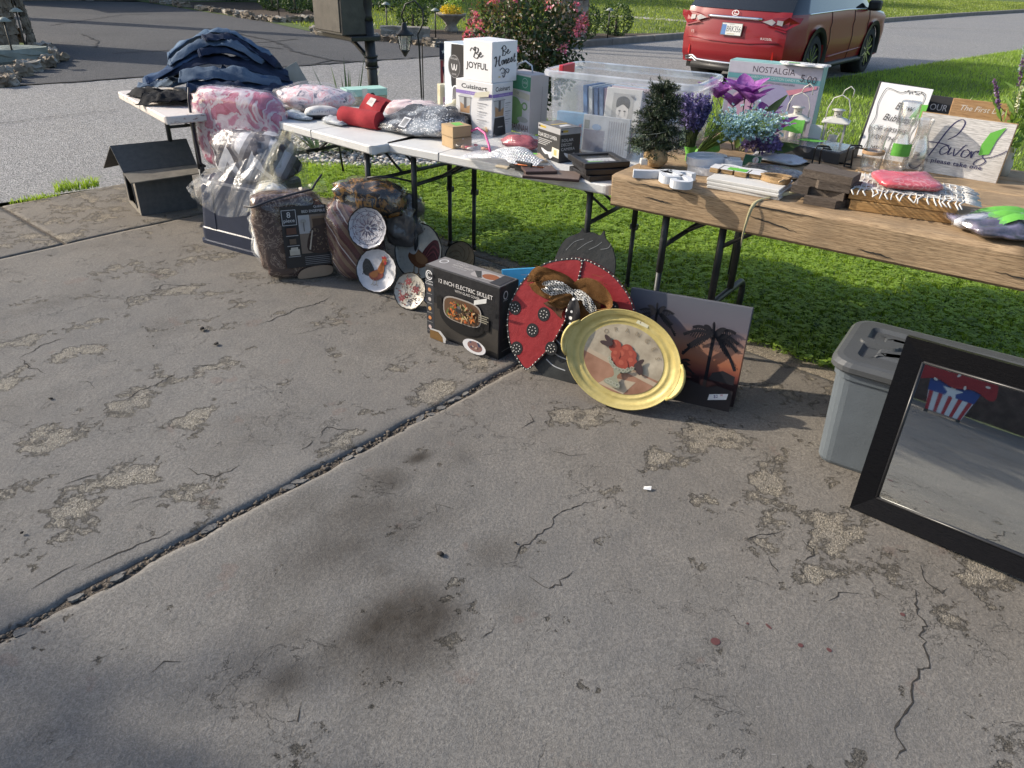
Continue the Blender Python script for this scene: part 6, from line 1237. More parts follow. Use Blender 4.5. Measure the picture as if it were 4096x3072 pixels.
# zip pouch
M_ZPINK = pm('pink_slider', (.62, .10, .28), .4, .1)
ZP = onC0 = (-0.247,3.932,0.735)
P = tiny_soft(.26, .20, .07, 41, (1.7, 2.4), .012); P[..., 2] *= (1 + 2.5 * P[..., 1]).clip(.3, 1.6); t = thing('zip_pouch', 'clear zip pouch with a pink slider and small trinkets inside', 'pouch', (ZP[0] + .03, ZP[1] + .04, T), -28)
obj('pouch', MB().surf(P, wrap=True), FILM3, t); obj('slider', MB().tube([(-.125, -.03, .015), (-.08, .03, .075), (-.03, .04, .098), (.03, .01, .085), (.09, -.05, .045), (.12, -.085, .02)], .0065, 6), M_ZPINK, t)
for k in range(9): q = rocks('trinket', [(0, 0, 0)], [.016], pm('trinket_%d' % (k % 3), ((.55, .30, .2), (.65, .6, .55), (.5, .08, .1))[k % 3], .5, .1), t, .7, 200 + k); q.location = (random.uniform(-.07, .08), random.uniform(-.06, .03), .016)
p = Print(FRAME((-.03, -.085, .022), (1, -.1, .1), (0, .8, .3))); p.text('Ziploc', 0, 0, .016, (.5, .06, .08), rot=15); p.done(t)
bag('red_cloth_bag', 'red cloth in a clear bag beside the camera carton', 'bag', (.0, 4.02, T), -25, tiny_soft(.22, .14, .07, 42, (1.8, 2.2), .012), pm('dull_red_cloth', (.34, .07, .09), .8, .3, 14.), FILM3, .016)
# bubble wrap over black pieces
BW = (-0.088,3.669,0.735)
def bubble():
 m = bpy.data.materials.new('bubble_wrap'); t, o = nt(m); v = coords(t); vo = N(t, 'ShaderNodeTexVoronoi'); vo.inputs['Scale'].default_value = 95.; vo.inputs['Randomness'].default_value = .25; t.links.new(v, vo.inputs['Vector'])
 nm = bumpn(t, vo.outputs['Distance'], 1., .012); tr = N(t, 'ShaderNodeBsdfTransparent'); gl = N(t, 'ShaderNodeBsdfGlossy'); gl.inputs['Roughness'].default_value = .12; df = N(t, 'ShaderNodeBsdfDiffuse'); df.inputs[0].default_value = (.85, .86, .88, 1)
 for q in (gl, df): t.links.new(nm, q.inputs['Normal'])
 a = N(t, 'ShaderNodeMixShader'); t.links.new(ramp(t, vo.outputs['Distance'], [(.2, .35), (.5, .75)]), a.inputs[0]); t.links.new(tr.outputs[0], a.inputs[1]); t.links.new(df.outputs[0], a.inputs[2]); b = N(t, 'ShaderNodeMixShader'); b.inputs[0].default_value = .22; t.links.new(a.outputs[0], b.inputs[1]); t.links.new(gl.outputs[0], b.inputs[2]); t.links.new(b.outputs[0], o.inputs[0]); return m
t = thing('wrapped_bundle', 'bundle of black pieces loosely wrapped in bubble wrap on the table edge', 'bundle', (BW[0] + .01, BW[1] + .01, T), YC)
A = []
for i in range(20):
 u = -.22 + .42 * i / 19; A.append([(u, v_ * (.8 + .2 * math.sin(i)), .008 + .075 * math.exp(-(u - .05) ** 2 / .018 - (v_ - .02) ** 2 / .008) + .014 * mnoise.noise(Vector((u * 9, v_ * 9, 2.))) + .01) for v_ in np.linspace(-.075, .12, 12)])
obj('bubble_sheet', MB().surf(A), bubble(), t)
obj('black_piece', MB().rbox(.06, .20, -.05, .0, .004, .022, .004), ink((.02, .02, .022)), t); obj('black_piece', MB().rbox(.10, .19, -.06, -.045, .0, .045, .003), ink((.02, .02, .022)), t); obj('orange_tie', MB().tube([(.10, -.06, .03), (.15, -.065, .033), (.24, -.03, .03)], .003, 5), ink((.6, .16, .04)), t); obj('wood_piece', MB().rbox(.0, .07, -.075, -.05, .0, .012, .004), wood('pale_wood', (.52, .43, .29), (.62, .54, .40)), t)
# camera carton
cc = list((0.190,3.741,0.735,48.3,0.156,0.212,0.164)); cc[3] = 34.; cc[5] = .19; cc[4] = .125
t, wr, wl, h = carton('camera_carton', 'black and grey solar decoy camera carton in front of the clear bin', 'box', cc, pm('charcoal_card', (.03, .031, .033), .45, .1)); GY = (.33, .33, .34)
for p, W, nm in ((Print(FRAME((0, wl, 0), (0, -1, 0), (0, 0, 1))), wl, 1), (Print(), wr, 0)):
 p.rect(.001, h * .82, W - .001, h - .001, GY); p.rect(W * .03, h * .89, W * .12, h * .94, (.03, .03, .03)); p.rect(W * .12, h * .885, W * .36, h * .945, (.60, .42, .05)); p.text('ESSENTIALS', W * .13, h * .90, h * .03, (.05, .05, .05), w=W * .22)
 if nm: p.text('SOLAR DECOY CAMERA', W * .03, h * .63, h * .105, (.66, .66, .66), w=W * .84); [p.rect(W * .06, h * (.55 - .05 * k), W * (.66 - .08 * k), h * (.57 - .05 * k), (.42, .42, .42)) for k in range(4)]
 else: [p.text(s_, W * .06, h * (.62 - .13 * k), h * .085, (.5, .5, .5), w=W * (.58, .52, .66)[k]) for k, s_ in enumerate(('SOLAR', 'DECOY', 'CAMERA'))]
 p.poly(spline([(W * .22, h * .30), (W * .5, h * .24), (W * .72, h * .27), (W * .72, h * .12), (W * .6, h * .06), (W * .52, h * .16), (W * .4, h * .14), (W * .26, h * .22)], 3), (.62, .63, .64))
 if nm: p.poly([(W * .66, h * .16), (W * 1., h * .14), (W * 1., h * .40), (W * .70, h * .42)], (.66, .62, .52)); p.rect(W * .78, h * .2, W * .9, h * .36, (.62, .45, .18))
 p.done(t)
p = Print(FRAME((0, 0, h), (1, 0, 0), (0, 1, 0))); p.rect(.002, .002, wr - .002, wl - .002, (.12, .12, .125)); p.rect(wr * .1, wl * .5, wr * .9, wl * .56, (.5, .36, .05)); p.poly([(wr * .2, wl * .2), (wr * .8, wl * .25), (wr * .7, wl * .4), (wr * .3, wl * .36)], (.55, .55, .55)); p.done(t)
# clear bin of discs and books
M_BIN = film('clear_bin_plastic', (.80, .86, .95), haze=.20, gloss=.20, rough=.16, bump=.12, bscale=3.); M_RIM = film('clear_bin_rim', (.86, .90, .96), haze=.55, gloss=.25, rough=.2, bump=.1, bscale=4.)
CB = Vector((.05, 4.05, 0)); t = thing('clear_bin', 'large clear plastic bin full of disc cases and books', 'bin', (.115, 4.02, T), -27.); w, d, h = .76, .44, .395
def open_stack(rings): return stack(MB(), rings, False, False)
obj('tub', stack(MB(), [(rrect(w - .06, d - .06, .04, 6, .03, .03), .002), (rrect(w - .05, d - .05, .045, 6, .025, .025), .012), (rrect(w - .01, d - .01, .05, 6, .005, .005), h - .03)], True, False), M_BIN, t)
obj('rim', open_stack([(rrect(w - .01, d - .01, .05, 6, .005, .005), h - .035), (rrect(w + .02, d + .02, .06, 6, -.01, -.01), h - .034), (rrect(w + .05, d + .05, .07, 6, -.025, -.025), h - .028), (rrect(w + .05, d + .05, .07, 6, -.025, -.025), h - .006), (rrect(w + .035, d + .035, .065, 6, -.0175, -.0175), h), (rrect(w - .008, d - .008, .05, 6, .004, .004), h - .004)]), M_RIM, t)
for s in (0, 1): obj('grip', MB().box(-.03 if not s else w + .01, -.01 if not s else w + .03, d * .3, d * .7, h - .06, h - .03), M_RIM, t)
tg = obj('red_clip', MB().rbox(.02, .045, .10, .25, h - .035, h + .012, .004), pm('red_plastic', (.50, .03, .05), .35, .08)); tg.parent = None
tg.matrix_world = Matrix.LocRotScale(Vector((.115, 4.02, T)), t.rotation_euler, None); tag(tg, 'red plastic tray edge standing up in the clear bin', 'tray')
def inbin(x, y, z=0.): c, s = math.cos(rad(-27)), math.sin(rad(-27)); return (.115 + x * c - y * s, 4.02 + x * s + y * c, T + .013 + z)
def case(label, x, y, yaw, w_, d_, h_, colr, tilt=0., draw=None, z=0., name='disc_case', cat='case', grp='cases in the clear bin'):
 t_ = thing(name, label, cat, inbin(x, y, z), -27 + yaw, grp); t_.rotation_euler[0] = rad(-tilt); obj('cover', MB().rbox(0, w_, 0, d_, 0, h_, .0015, 1), pm('case_%02x%02x%02x' % tuple(int(c * 255) for c in colr), colr, .35, .12), t_)
 if draw: p_ = Print(); draw(p_, w_, h_); p_.done(t_, 'cover_print')
 return t_
def facecov(p, w_, h_):
 p.rect(.003, .003, w_ - .003, h_ - .003, (.55, .55, .54)); p.rect(w_ * .2, h_ * .08, w_ * .8, h_ * .88, (.38, .38, .37)); p.ell(w_ * .5, h_ * .45, w_ * .17, h_ * .28, (.62, .60, .58), 24); p.poly(spline([(w_ * .33, h_ * .55), (w_ * .33, h_ * .75), (w_ * .5, h_ * .82), (w_ * .67, h_ * .75), (w_ * .67, h_ * .55), (w_ * .5, h_ * .63)], 4), (.10, .10, .10))
 for sx in (-1, 1): p.ell(w_ * (.5 + sx * .07), h_ * .48, w_ * .035, h_ * .02, (.12, .12, .12), 10); p.stroke([(w_ * (.5 + sx * .07), h_ * .46), (w_ * (.5 + sx * .08), h_ * .36)], .002, (.2, .2, .2))
 p.ell(w_ * .5, h_ * .30, w_ * .05, h_ * .02, (.25, .20, .20), 10); p.poly([(w_ * .68, h_ * .84), (w_ * .8, h_ * .84), (w_ * .8, h_ * .76)], (.15, .15, .15))
def backcov(p, w_, h_): p.rect(w_ * .03, h_ * .06, w_ * .48, h_ * .62, (.25, .25, .30)); p.rect(w_ * .03, h_ * .64, w_ * .14, h_ * .86, (.3, .32, .3)); p.ell(w_ * .3, h_ * .7, w_ * .1, h_ * .08, (.3, .42, .6), 14); [p.rect(w_ * (.56 + .05 * k), h_ * .06, w_ * (.575 + .05 * k), h_ * .9, (.32, .32, .34)) for k in range(8)]
case('white disc case with a painted face portrait seen through the bin wall', .27, .13, 0, .19, .014, .205, (.62, .62, .62), 8, facecov, .105)
case('pale magazine back cover pressed against the front of the bin', .20, .035, 0, .25, .012, .185, (.52, .55, .58), 3, backcov)
case('blue spined book at the front corner of the bin', .045, .05, 4, .15, .05, .18, (.22, .38, .55), 3, lambda p, a, b: p.text('TOP GEAR', a * .94, .01, .018, (.5, .2, .2), rot=90))
for k in range(7):
 cl = ((.10, .20, .38), (.46, .50, .52), (.09, .16, .30), (.14, .22, .36), (.42, .30, .36), (.30, .42, .56), (.50, .50, .54))[k]; nm_ = ('navy', 'grey white', 'dark blue', 'slate blue', 'mauve', 'light blue', 'pale grey')[k]
 case('%s book leaning in the back row of the bin' % nm_, .14 + .030 * k, .26, 78, .17, .026, .26 - .004 * (k % 3), cl, 6, None, .03, 'book', 'book', 'books in the clear bin')
for k in range(8):
 cl = ((.50, .42, .46), (.36, .46, .56), (.58, .56, .56), (.16, .22, .34), (.52, .44, .40), (.30, .34, .42), (.55, .55, .58), (.44, .34, .38))[k]; nm_ = ('rose', 'sky blue', 'white', 'dark slate', 'tan', 'steel grey', 'silver', 'plum')[k]
 case('%s disc case in the row behind the painted face' % nm_, .285 + .003 * k, .155 + .017 * k, 0, .21, .012, .215 + .003 * (k % 3), cl, 7, None, .10)
for k in range(5): case('%s magazine low in the front row of the bin' % ('green', 'cream', 'grey', 'teal', 'violet')[k], .05 + .004 * k, .085 + .016 * k, 0, .36, .012, .14, ((.30, .45, .38), (.58, .55, .44), (.42, .42, .42), (.2, .4, .42), (.34, .26, .44))[k], 4)
case('stack of dark books filling the far end of the bin', .50, .12, 0, .13, .22, .17, (.30, .36, .46), 0, None, 0., 'book_stack', 'books', None)
# brown plaques and black frames at the right end
def plaque(label, p0, yaw, w_, d_, z, colr, draw):
 t_ = thing('plaque', label, 'plaque', (p0[0], p0[1], z), yaw, 'plaques on the table'); obj('panel', MB().rbox(0, w_, 0, d_, 0, .012, .002), colr, t_); p_ = Print(FRAME((0, 0, .012), (1, 0, 0), (0, 1, 0))); draw(p_, w_, d_); p_.done(t_, 'print'); return t_
M_BRN = pm('dark_plaque', (.07, .04, .032), .5, .2, 12.)
PQ = (0.012,3.431,0.735)
plaque('brown plaque lying at the table edge under a longer one', (PQ[0], PQ[1]), -8, .26, .15, T + .001, M_BRN, lambda p, a, b: p.rect(.004, .004, a - .004, b - .004, (.16, .12, .10)))
plaque('long plaque with a cream picture and green tape at its far end', (PQ[0] + .015, PQ[1] + .02), 12, .15, .36, T + .0145, M_BRN, lambda p, a, b: (p.rect(.004, .003, a - .004, b * .30, (.08, .05, .045)), p.rect(.004, b * .30, a - .004, b * .45, (.28, .29, .29)), p.rect(.004, b * .45, a - .004, b - .004, (.46, .36, .25)), p.stroke([(.03, b * .55), (.07, b * .62), (.05, b * .7), (.10, b * .72)], .007, (.12, .08, .06)), p.rect(.01, b * .9, a - .02, b * .99, (.15, .46, .07))))
M_FRK = pm('black_frame', (.018, .017, .018), .35, .2, 20., .1, 70.)
FQ = Vector((.305, 3.42))
for k in range(3):
 lb = ('bottom black picture frame of the stack at the table end', 'middle black picture frame of the stack at the table end', 'top black picture frame of the stack, white card under glass')[k]
 w_, d_ = .225, .205; t = thing('framed_picture', lb, 'picture', (FQ.x + .012 * (k == 0) - .006 * k, FQ.y - .012 * (k == 0), T + .001 + .0265 * k), 20 + (4, -5, 0)[k], 'stacked black picture frames')
 b = MB(); f_ = .03
 for (x0, x1, y0, y1) in ((0, w_, 0, f_), (0, w_, d_ - f_, d_), (0, f_, f_, d_ - f_), (w_ - f_, w_, f_, d_ - f_)): obj('rail', MB().rbox(x0, x1, y0, y1, 0, .025, .002, 1), M_FRK, t)
 obj('back', MB().box(f_, w_ - f_, f_, d_ - f_, .004, .012), ink((.05, .05, .05)), t)
 if k == 2:
  p = Print(FRAME((0, 0, .0125), (1, 0, 0), (0, 1, 0))); p.rect(f_ + .03, f_ + .005, w_ - f_ - .005, d_ - f_ - .04, (.55, .56, .57)); [p.stroke([(.08 + .02 * q, .09), (.09 + .02 * q, .105), (.10 + .02 * q, .09)], .002, (.15, .15, .16)) for q in range(4)]; [p.ell(.09 + .02 * q, .07, .008, .004, (.12, .12, .13), 8, 30) for q in range(4)]; p.poly([(f_, f_), (.10, f_ + .01), (.12, f_ + .04), (f_ + .01, f_ + .05)], (.14, .45, .06)); p.done(t, 'card'); obj('glass', MB().add([(f_, f_, .020), (w_ - f_, f_, .020), (w_ - f_, d_ - f_, .020), (f_, d_ - f_, .020)], [(0, 1, 2, 3)]), film('frame_glass', haze=.02, gloss=.12, rough=.02, bump=0.02, bscale=3.), t)
for i, p0 in enumerate(((0.301,3.969,0.735), (0.477,3.971,0.735))):
 t = rocks('pine_cone', [(0, 0, 0)], [.018], pm('dry_brown', (.22, .14, .07), .9, .3, 40., .6, 60.), None, .9, 300 + i); t.location = (p0[0], p0[1], T + .012); tag(t, ('small dried brown pod at the foot of the camera carton', 'small dried brown pod against the bin wall')[i], 'pod', 'dried pods')
# ------------------------------------------------------------------ things on the timber table
GRN = (.13, .42, .06)
M_GRN = pm('green_tape', GRN, .6, .08, 20., .2, 60.)
def leafquads(centers, dirs, L, W, seed, bend=.3):
 """many small leaf blades: arrays (n,3); returns V, F"""
 rs = np.random.RandomState(seed); n = len(centers); d = dirs / (np.linalg.norm(dirs, axis=1, keepdims=True) + 1e-9); r = rs.normal(size=(n, 3)); s = np.cross(d, r); s /= np.linalg.norm(s, axis=1, keepdims=True) + 1e-9; nn = np.cross(s, d)
 L = np.broadcast_to(L, n)[:, None] * rs.uniform(.6, 1.3, (n, 1)); W = np.broadcast_to(W, n)[:, None] * rs.uniform(.7, 1.2, (n, 1)); b = bend * L * rs.uniform(-.5, 1., (n, 1))
 V = np.stack([centers, centers + d * L * .5 + s * W / 2 + nn * b * .4, centers + d * L + nn * b, centers + d * L * .5 - s * W / 2 + nn * b * .4], 1)
 F = (np.arange(n) * 4)[:, None] + np.array([0, 1, 2, 3]); return V.reshape(-1, 3), F
def sheen(name, c1, c2, trans=.2, rough=.5):
 if name in MATS: return MATS[name]
 MATS[name] = grass_mat(name, c1, c2, trans); return MATS[name]
def tinted(n, k, seed): return np.repeat(np.random.RandomState(seed).rand(n), k)
# small artificial fir in a burlap foot
x, y = .095, .24; q = onD(x, y)
t = thing('tabletop_fir', 'small dark artificial fir tree with a burlap wrapped foot', 'artificial tree', q, 0); H_ = .368
rs = np.random.RandomState(3); C_ = []; D_ = []
for k in range(260):
 z = .06 + (H_ - .08) * rs.rand() ** .9; R = (.115 * (1 - (z - .05) / H_) ** .8 + .03) * rs.uniform(.6, 1.12); a = rs.uniform(0, 6.28); base = np.array([0, 0, z]); tip = np.array([R * math.cos(a), R * math.sin(a), z + rs.uniform(-.02, .035)])
 for s in np.linspace(.15, 1, 24): p_ = base + (tip - base) * s; m_ = 4; dd = (tip - base) / np.linalg.norm(tip - base); C_ += [p_] * m_; D_ += [dd * .6 + rs.normal(size=3) * .8 for _ in range(m_)]
V, F = leafquads(np.array(C_), np.array(D_), .017, .0026, 4, .1); npobj('needles', V, F, sheen('fir_green', (.008, .016, .008), (.03, .05, .022), .1), t, False, {'tint': tinted(len(F), 4, 5)})
obj('trunk', MB().tube([(0, 0, .02), (0, 0, H_ - .02)], [.008, .003], 6), pm('brown_wire', (.06, .04, .025), .8, .2), t)
P = soft(.11, .11, .085, (2.2, 2.), .006, 61, (14, 24)); obj('burlap_foot', MB().surf(P, wrap=True), pm('pale_burlap', (.40, .28, .15), .95, .25, 60., .8, 160.), t); obj('twine', MB().tube([(-.055, -.03, .06), (-.075, -.05, .0), (-.065, -.055, -.03)], .0016, 4).tube([(.0, -.058, .03), (.05, -.05, .034), (.0, -.06, .04)], .002, 4), pm('twine', (.36, .25, .12), .9, .2), t)
obj('light_wire', MB().tube([(.10 * math.cos(k * .9) * (1 - k / 22), .10 * math.sin(k * .9) * (1 - k / 22), .09 + k * .014) for k in range(19)], .0008, 4), ink((.35, .38, .33)), t)
obj('switch_box', MB().rbox(-.078, -.045, -.075, -.045, .022, .05, .006), pm('white_plastic', (.62, .61, .58), .4, .06), t)
# lavender bunch
def bunch(name, label, cat, base, n, h, spread, lean_, stem_c, tips, seed, stemr=.0011, curve=.4):
 t_ = thing(name, label, cat, base, 0); rs_ = random.Random(seed); mb = MB(); E = []
 for k in range(n):
  a = rs_.uniform(0, 6.28); r_ = spread * math.sqrt(rs_.random()); hh = h * rs_.uniform(.72, 1.); e = (lean_[0] * hh + r_ * math.cos(a), lean_[1] * hh + r_ * math.sin(a), hh * lean_[2]); m1 = (e[0] * curve * .9, e[1] * curve * .9, e[2] * .5); mb.tube([(.012 * math.cos(a), .012 * math.sin(a), .0), m1, e], [stemr * 1.2, stemr, stemr * .7], 4, cap=False); E.append((Vector(e), (Vector(e) - Vector(m1)).normalized()))
 obj('stems', mb, stem_c, t_); tips(t_, E, rs_); return t_
M_STEM = pm('dark_stem', (.045, .07, .025), .6, .3, 60., c2=(.09, .13, .04)); M_STEMB = pm('bright_stem', (.17, .27, .06), .5, .2, 60.)
def lav_tips(t_, E, rs_):
 C_, D_ = [], []; rn = np.random.RandomState(8)
 for e, d in E:
  for s in np.linspace(-.005, .075, 26): C_ += [np.array(e - d * s)] * 3; D_ += [np.array(d) * .5 + rn.normal(size=3) * .8 for _ in range(3)]
 V, F = leafquads(np.array(C_), np.array(D_), .010, .007, 9, .2); npobj('flower_spikes', V, F, sheen('lavender_blue', (.055, .045, .16), (.20, .17, .42), .2), t_, False, {'tint': tinted(len(F), 4, 6)})
bunch('lavender_bunch', 'bunch of blue purple lavender sprigs beside the small fir', 'flowers', onD(.165, .47), 130, .29, .08, (-.05, .0, 1.), M_STEM, lav_tips, 5, .0013)
o = obj('wrap', MB().surf([[(r_ * math.cos(a), r_ * math.sin(a), z) for a in np.linspace(0, 6.28, 16)] for r_, z in ((.016, -.0), (.018, .03), (.03, .065))]), M_GRN, bpy.data.objects['lavender_bunch'])
# blue baby's breath
def bb_tips(t_, E, rs_):
 mb = MB(); C_, D_ = [], []; rn = np.random.RandomState(18)
 for e, d in E:
  for k in range(9):
   q_ = e + Vector(rn.normal(size=3)) * .022; mb.tube([e - d * .05, (e - d * .05).lerp(q_, .6) + Vector(rn.normal(size=3)) * .005, q_], .0008, 3, cap=False); C_ += [np.array(q_)] * 7; D_ += [rn.normal(size=3) for _ in range(7)]
 obj('twigs', mb, M_STEMB, t_); V, F = leafquads(np.array(C_), np.array(D_), .0095, .0085, 19, .2); npobj('florets', V, F, sheen('pale_blue_floret', (.17, .31, .45), (.38, .55, .68), .3), t_, False, {'tint': tinted(len(F), 4, 7)})
d_ = Vector(onD(1, 0)) - Vector(onD(0, 0)); bl = (d_.x * .72 + .05, d_.y * .72 - .05, .62)
bunch('blue_bouquet', "bouquet of pale blue baby's breath with bright green stems lying over the white letters", 'flowers', onD(.19, .52, DT + .03), 110, .30, .135, bl, M_STEMB, bb_tips, 11, .0016, .45)
obj('paper_wrap', MB().tube([(-.03, .02, -.01), (.03, -.01, .015), (.07, -.04, .045)], [.014, .018, .03], 10), pm('green_wrap', (.12, .34, .06), .6, .1), bpy.data.objects['blue_bouquet'])
# lilies
def petal(mb, o_, d, L, W, curl, mat, up=(0, 0, 1)):
 d = Vector(d).normalized(); s = d.cross(Vector(up)); s = s.normalized() if s.length > .1 else Vector((1, 0, 0)); n_ = s.cross(d); A = []
 for i in range(7):
  t_ = i / 6; w = W * math.sin(math.pi * (t_ * .92 + .06)) ** .8; c_ = Vector(o_) + d * L * t_ + n_ * (L * curl * t_ * t_); A.append([tuple(c_ + s * w * k + n_ * w * .5 * k * k) for k in (-.5, -.25, 0, .25, .5)])
 mb.surf(A, mat)
M_LILY = sheen('lily_petal', (.32, .09, .38), (.52, .20, .56), .35);
def lily_mat():
 m = bpy.data.materials.new('orchid_petal'); t, o = nt(m); v = coords(t); c = mixc(t, ramp(t, noise(t, v, 30., 4), [(.35, 0.), (.65, 1.)]), (.30, .08, .36), (.50, .22, .55)); d = N(t, 'ShaderNodeBsdfDiffuse'); l = N(t, 'ShaderNodeBsdfTranslucent'); t.links.new(c, d.inputs[0]); t.links.new(c, l.inputs[0]); x = N(t, 'ShaderNodeMixShader'); x.inputs[0].default_value = .4; t.links.new(d.outputs[0], x.inputs[1]); t.links.new(l.outputs[0], x.inputs[2]); t.links.new(x.outputs[0], o.inputs[0]); return m
M_LILY = lily_mat(); M_LLEAF = pm('broad_leaf', (.07, .13, .03), .5, .3, 14., .2, 60., c2=(.12, .20, .05))
t = thing('lily_spray', 'spray of large purple lilies with broad green leaves behind the blue bouquet', 'flowers', onD(.27, .82), YD)
rs = random.Random(12)
for k, (x, z, y, s, n_) in enumerate(((-.135, .235, 0, .085, 6), (.0, .25, .0, .095, 7), (.045, .235, -.03, .08, 5), (.115, .165, -.02, .07, 6), (.185, .12, -.06, .085, 6), (-.06, .20, .03, .07, 5))):
 mb = MB()
 for i in range(n_): a = 2 * math.pi * i / n_ + k; petal(mb, (x, y, z), (math.cos(a) * .75, math.sin(a) * .6 - .15, .75), s * 1.45, s * .95, -.25, M_LILY)
 obj('blossom', mb, None, t); obj('stem', MB().tube([(x * .15, .02, .0), (x * .5, .02, z * .5), (x, y, z)], .003, 5), M_STEM, t)
for (x0, z0, dx, dz, L) in ((.03, .06, .55, .8, .27), (-.02, .04, -.5, .7, .18), (.10, .02, .8, .25, .20), (.0, .02, .1, .2, .16), (.12, .03, .5, .1, .16)):
 mb = MB(); petal(mb, (x0, -.01, z0), (dx, -.15, dz), L, .05, -.25, M_LLEAF, (0, -1, .2)); obj('leaf', mb, None, t)
# hydrangea
t = thing('hydrangea', 'deep violet hydrangea head beside the lilies', 'flowers', onD(.42, .72), 0); rs = np.random.RandomState(6); n = 900; dv = rs.normal(size=(n, 3)); dv /= np.linalg.norm(dv, axis=1, keepdims=True); dv[:, 2] = np.abs(dv[:, 2]) * 1.
C_ = dv * np.array([.085, .07, .075]) * rs.uniform(.75, 1., (n, 1)) + np.array([0, 0, .055]); V, F = leafquads(C_, dv * .3 + rs.normal(size=(n, 3)) * .7, .020, .017, 7, .2); npobj('petals', V, F, sheen('violet_petal', (.10, .07, .22), (.26, .20, .46), .25), t, False, {'tint': tinted(n, 4, 3)}); obj('stem', MB().tube([(0, .02, 0), (0, 0, .06)], .004, 5), M_STEM, t)
# candy machine carton
t = thing('candy_maker_carton', 'large teal and lilac cotton candy maker carton at the back of the timber table', 'box', onD(.015, 1.27), YD + 3); w, d, h = .485, .12, .365
obj('carton', MB().rbox(0, w, 0, d, 0, h, .005), pm('teal_card', (.30, .46, .46), .5, .06), t)
p = Print(); p.rect(.003, .003, w - .003, h - .004, (.30, .29, .37)); p.rect(.003, h * .84, w - .003, h * .99, (.43, .42, .49)); p.text('NOSTALGIA', w * .27, h * .865, .030, (.05, .035, .05), w=w * .45); p.rect(.003, h * .765, w - .003, h * .83, (.10, .27, .30)); p.text('RETRO HARD CANDY COTTON CANDY MAKER', w * .15, h * .785, .012, (.45, .55, .56), w=w * .70); p.text('FLUFFY & DELICIOUS COTTON CANDY MADE SIMPLE', w * .22, h * .725, .0095, (.08, .06, .10), w=w * .52)
p.ell(w * .55, h * .48, .085, .09, (.28, .27, .42), 26); p.poly([(w * .66, h * .66), (w * .97, h * .76), (w * .97, h * .72), (w * .7, h * .6)], (.52, .22, .28)); p.poly(spline([(w * .52, h * .30), (w * .72, h * .36), (w * .92, h * .36), (w * .95, h * .27), (w * .8, h * .24), (w * .6, h * .24)], 4), (.40, .35, .32)); p.ell(w * .2, h * .38, .07, .08, (.46, .30, .42), 20); p.text('5.00', w * .78, h * .80, .035, (.04, .035, .05), rot=-6); p.text('A', w * .86, h * .735, .022, (.04, .035, .05)); p.done(t)
p = Print(FRAME((0, 0, h), (1, 0, 0), (0, 1, 0))); p.rect(.003, .003, w - .003, d - .003, (.22, .42, .40)); p.text('Nostalgia', w * .25, d * .45, .022, (.08, .16, .16)); p.done(t)
# paper wall sign on that carton
c0 = onD(.29, 1.27, DT + h + .001); t = thing('fret_edged_sign', 'white paper sign with curled corners and green tape on the candy carton', 'sign', c0, YD + 6); out = spline([(.0, .0), (.03, -.02), (.07, -.015), (.12, -.03), (.17, -.02), (.21, -.028), (.22, .0), (.215, .035), (.235, .06), (.20, .085), (.15, .075), (.10, .09), (.05, .08), (.0, .085), (-.02, .06), (.01, .04)], 4)
obj('panel', MB().prism(out, .002, .010), pm('white_paper', (.68, .68, .68), .7, .03), t); p = Print(FRAME((0, 0, .010), (1, 0, 0), (0, 1, 0))); ol = [(q[0] * .93 + .008, q[1] * .9 + .003) for q in out]; p.stroke(ol + [ol[0]], .0028, INK, smooth=False); p.text('WISHES', .06, .035, .022, INK, rot=4); p.text('memory', .11, .010, .018, INK, rot=4, shear=.3); p.poly([(.03, .0), (.085, -.005), (.09, .028), (.06, .035), (.032, .028)], GRN); p.done(t)
# white curly wooden letters
M_WL = pm('white_letter_paint', (.58, .60, .63), .45, .05, 12., .1, 80.)
def thick(pts, w, h, z=0., closed=False):
 P_ = spline([(a, b, 0) for a, b in pts], 6, closed); n = len(P_); mb = MB(); L, R = [], []
 for i in range(n):
  a = P_[i - 1] if (i or closed) else P_[i]; b = P_[(i + 1) % n] if (i < n - 1 or closed) else P_[i]; d = Vector((b[0] - a[0], b[1] - a[1])).normalized(); ww = w * .5 * (.75 + .35 * abs(d.x)); L.append((P_[i][0] - d.y * ww, P_[i][1] + d.x * ww)); R.append((P_[i][0] + d.y * ww, P_[i][1] - d.x * ww))
 vs = [(x, y, zz) for zz in (z, z + h) for S in (L, R) for x, y in S]; m_ = n if closed else n - 1
 fs = []
 for i in range(m_):
  j = (i + 1) % n; fs += [(2 * n + i, 2 * n + j, 3 * n + j, 3 * n + i)[::-1], (i, j, n + j, n + i), (i, 2 * n + i, 2 * n + j, j)[::-1], (n + i, n + j, 3 * n + j, 3 * n + i)[::-1]]
 if not closed: fs += [(0, n, 3 * n, 2 * n), (n - 1, 3 * n - 1, 4 * n - 1, 2 * n - 1)]
 return mb.add(vs, fs)
def letter(label, x, y, yaw, z, strokes, w=.026, h=.032):
 t_ = thing('white_letter', label, 'letter', onD(x, y, DT + z), YD + yaw, 'white wooden letters');
 for s in strokes: obj('stroke', thick(s, w, h), M_WL, t_)
letter('white wooden letter with a looped bowl and curled foot, hanging over the beam edge', .10, .01, 4, .001, ([(.0, -.005), (.05, .02), (.09, .05), (.13, .085), (.12, .02), (.135, .0)], [(.13, .085), (.18, .09), (.17, .05), (.10, .048)], [(.12, .055), (.17, .03), (.20, .045)]))
letter('white wooden letter S leaning out past the beam', .235, -.015, -6, .012, ([(.0, .015), (.03, -.015), (.065, .0), (.07, .04), (.03, .07), (.06, .105), (.10, .10)], [(.07, .04), (.12, .02), (.145, -.03), (.10, -.055), (.075, -.03)]))
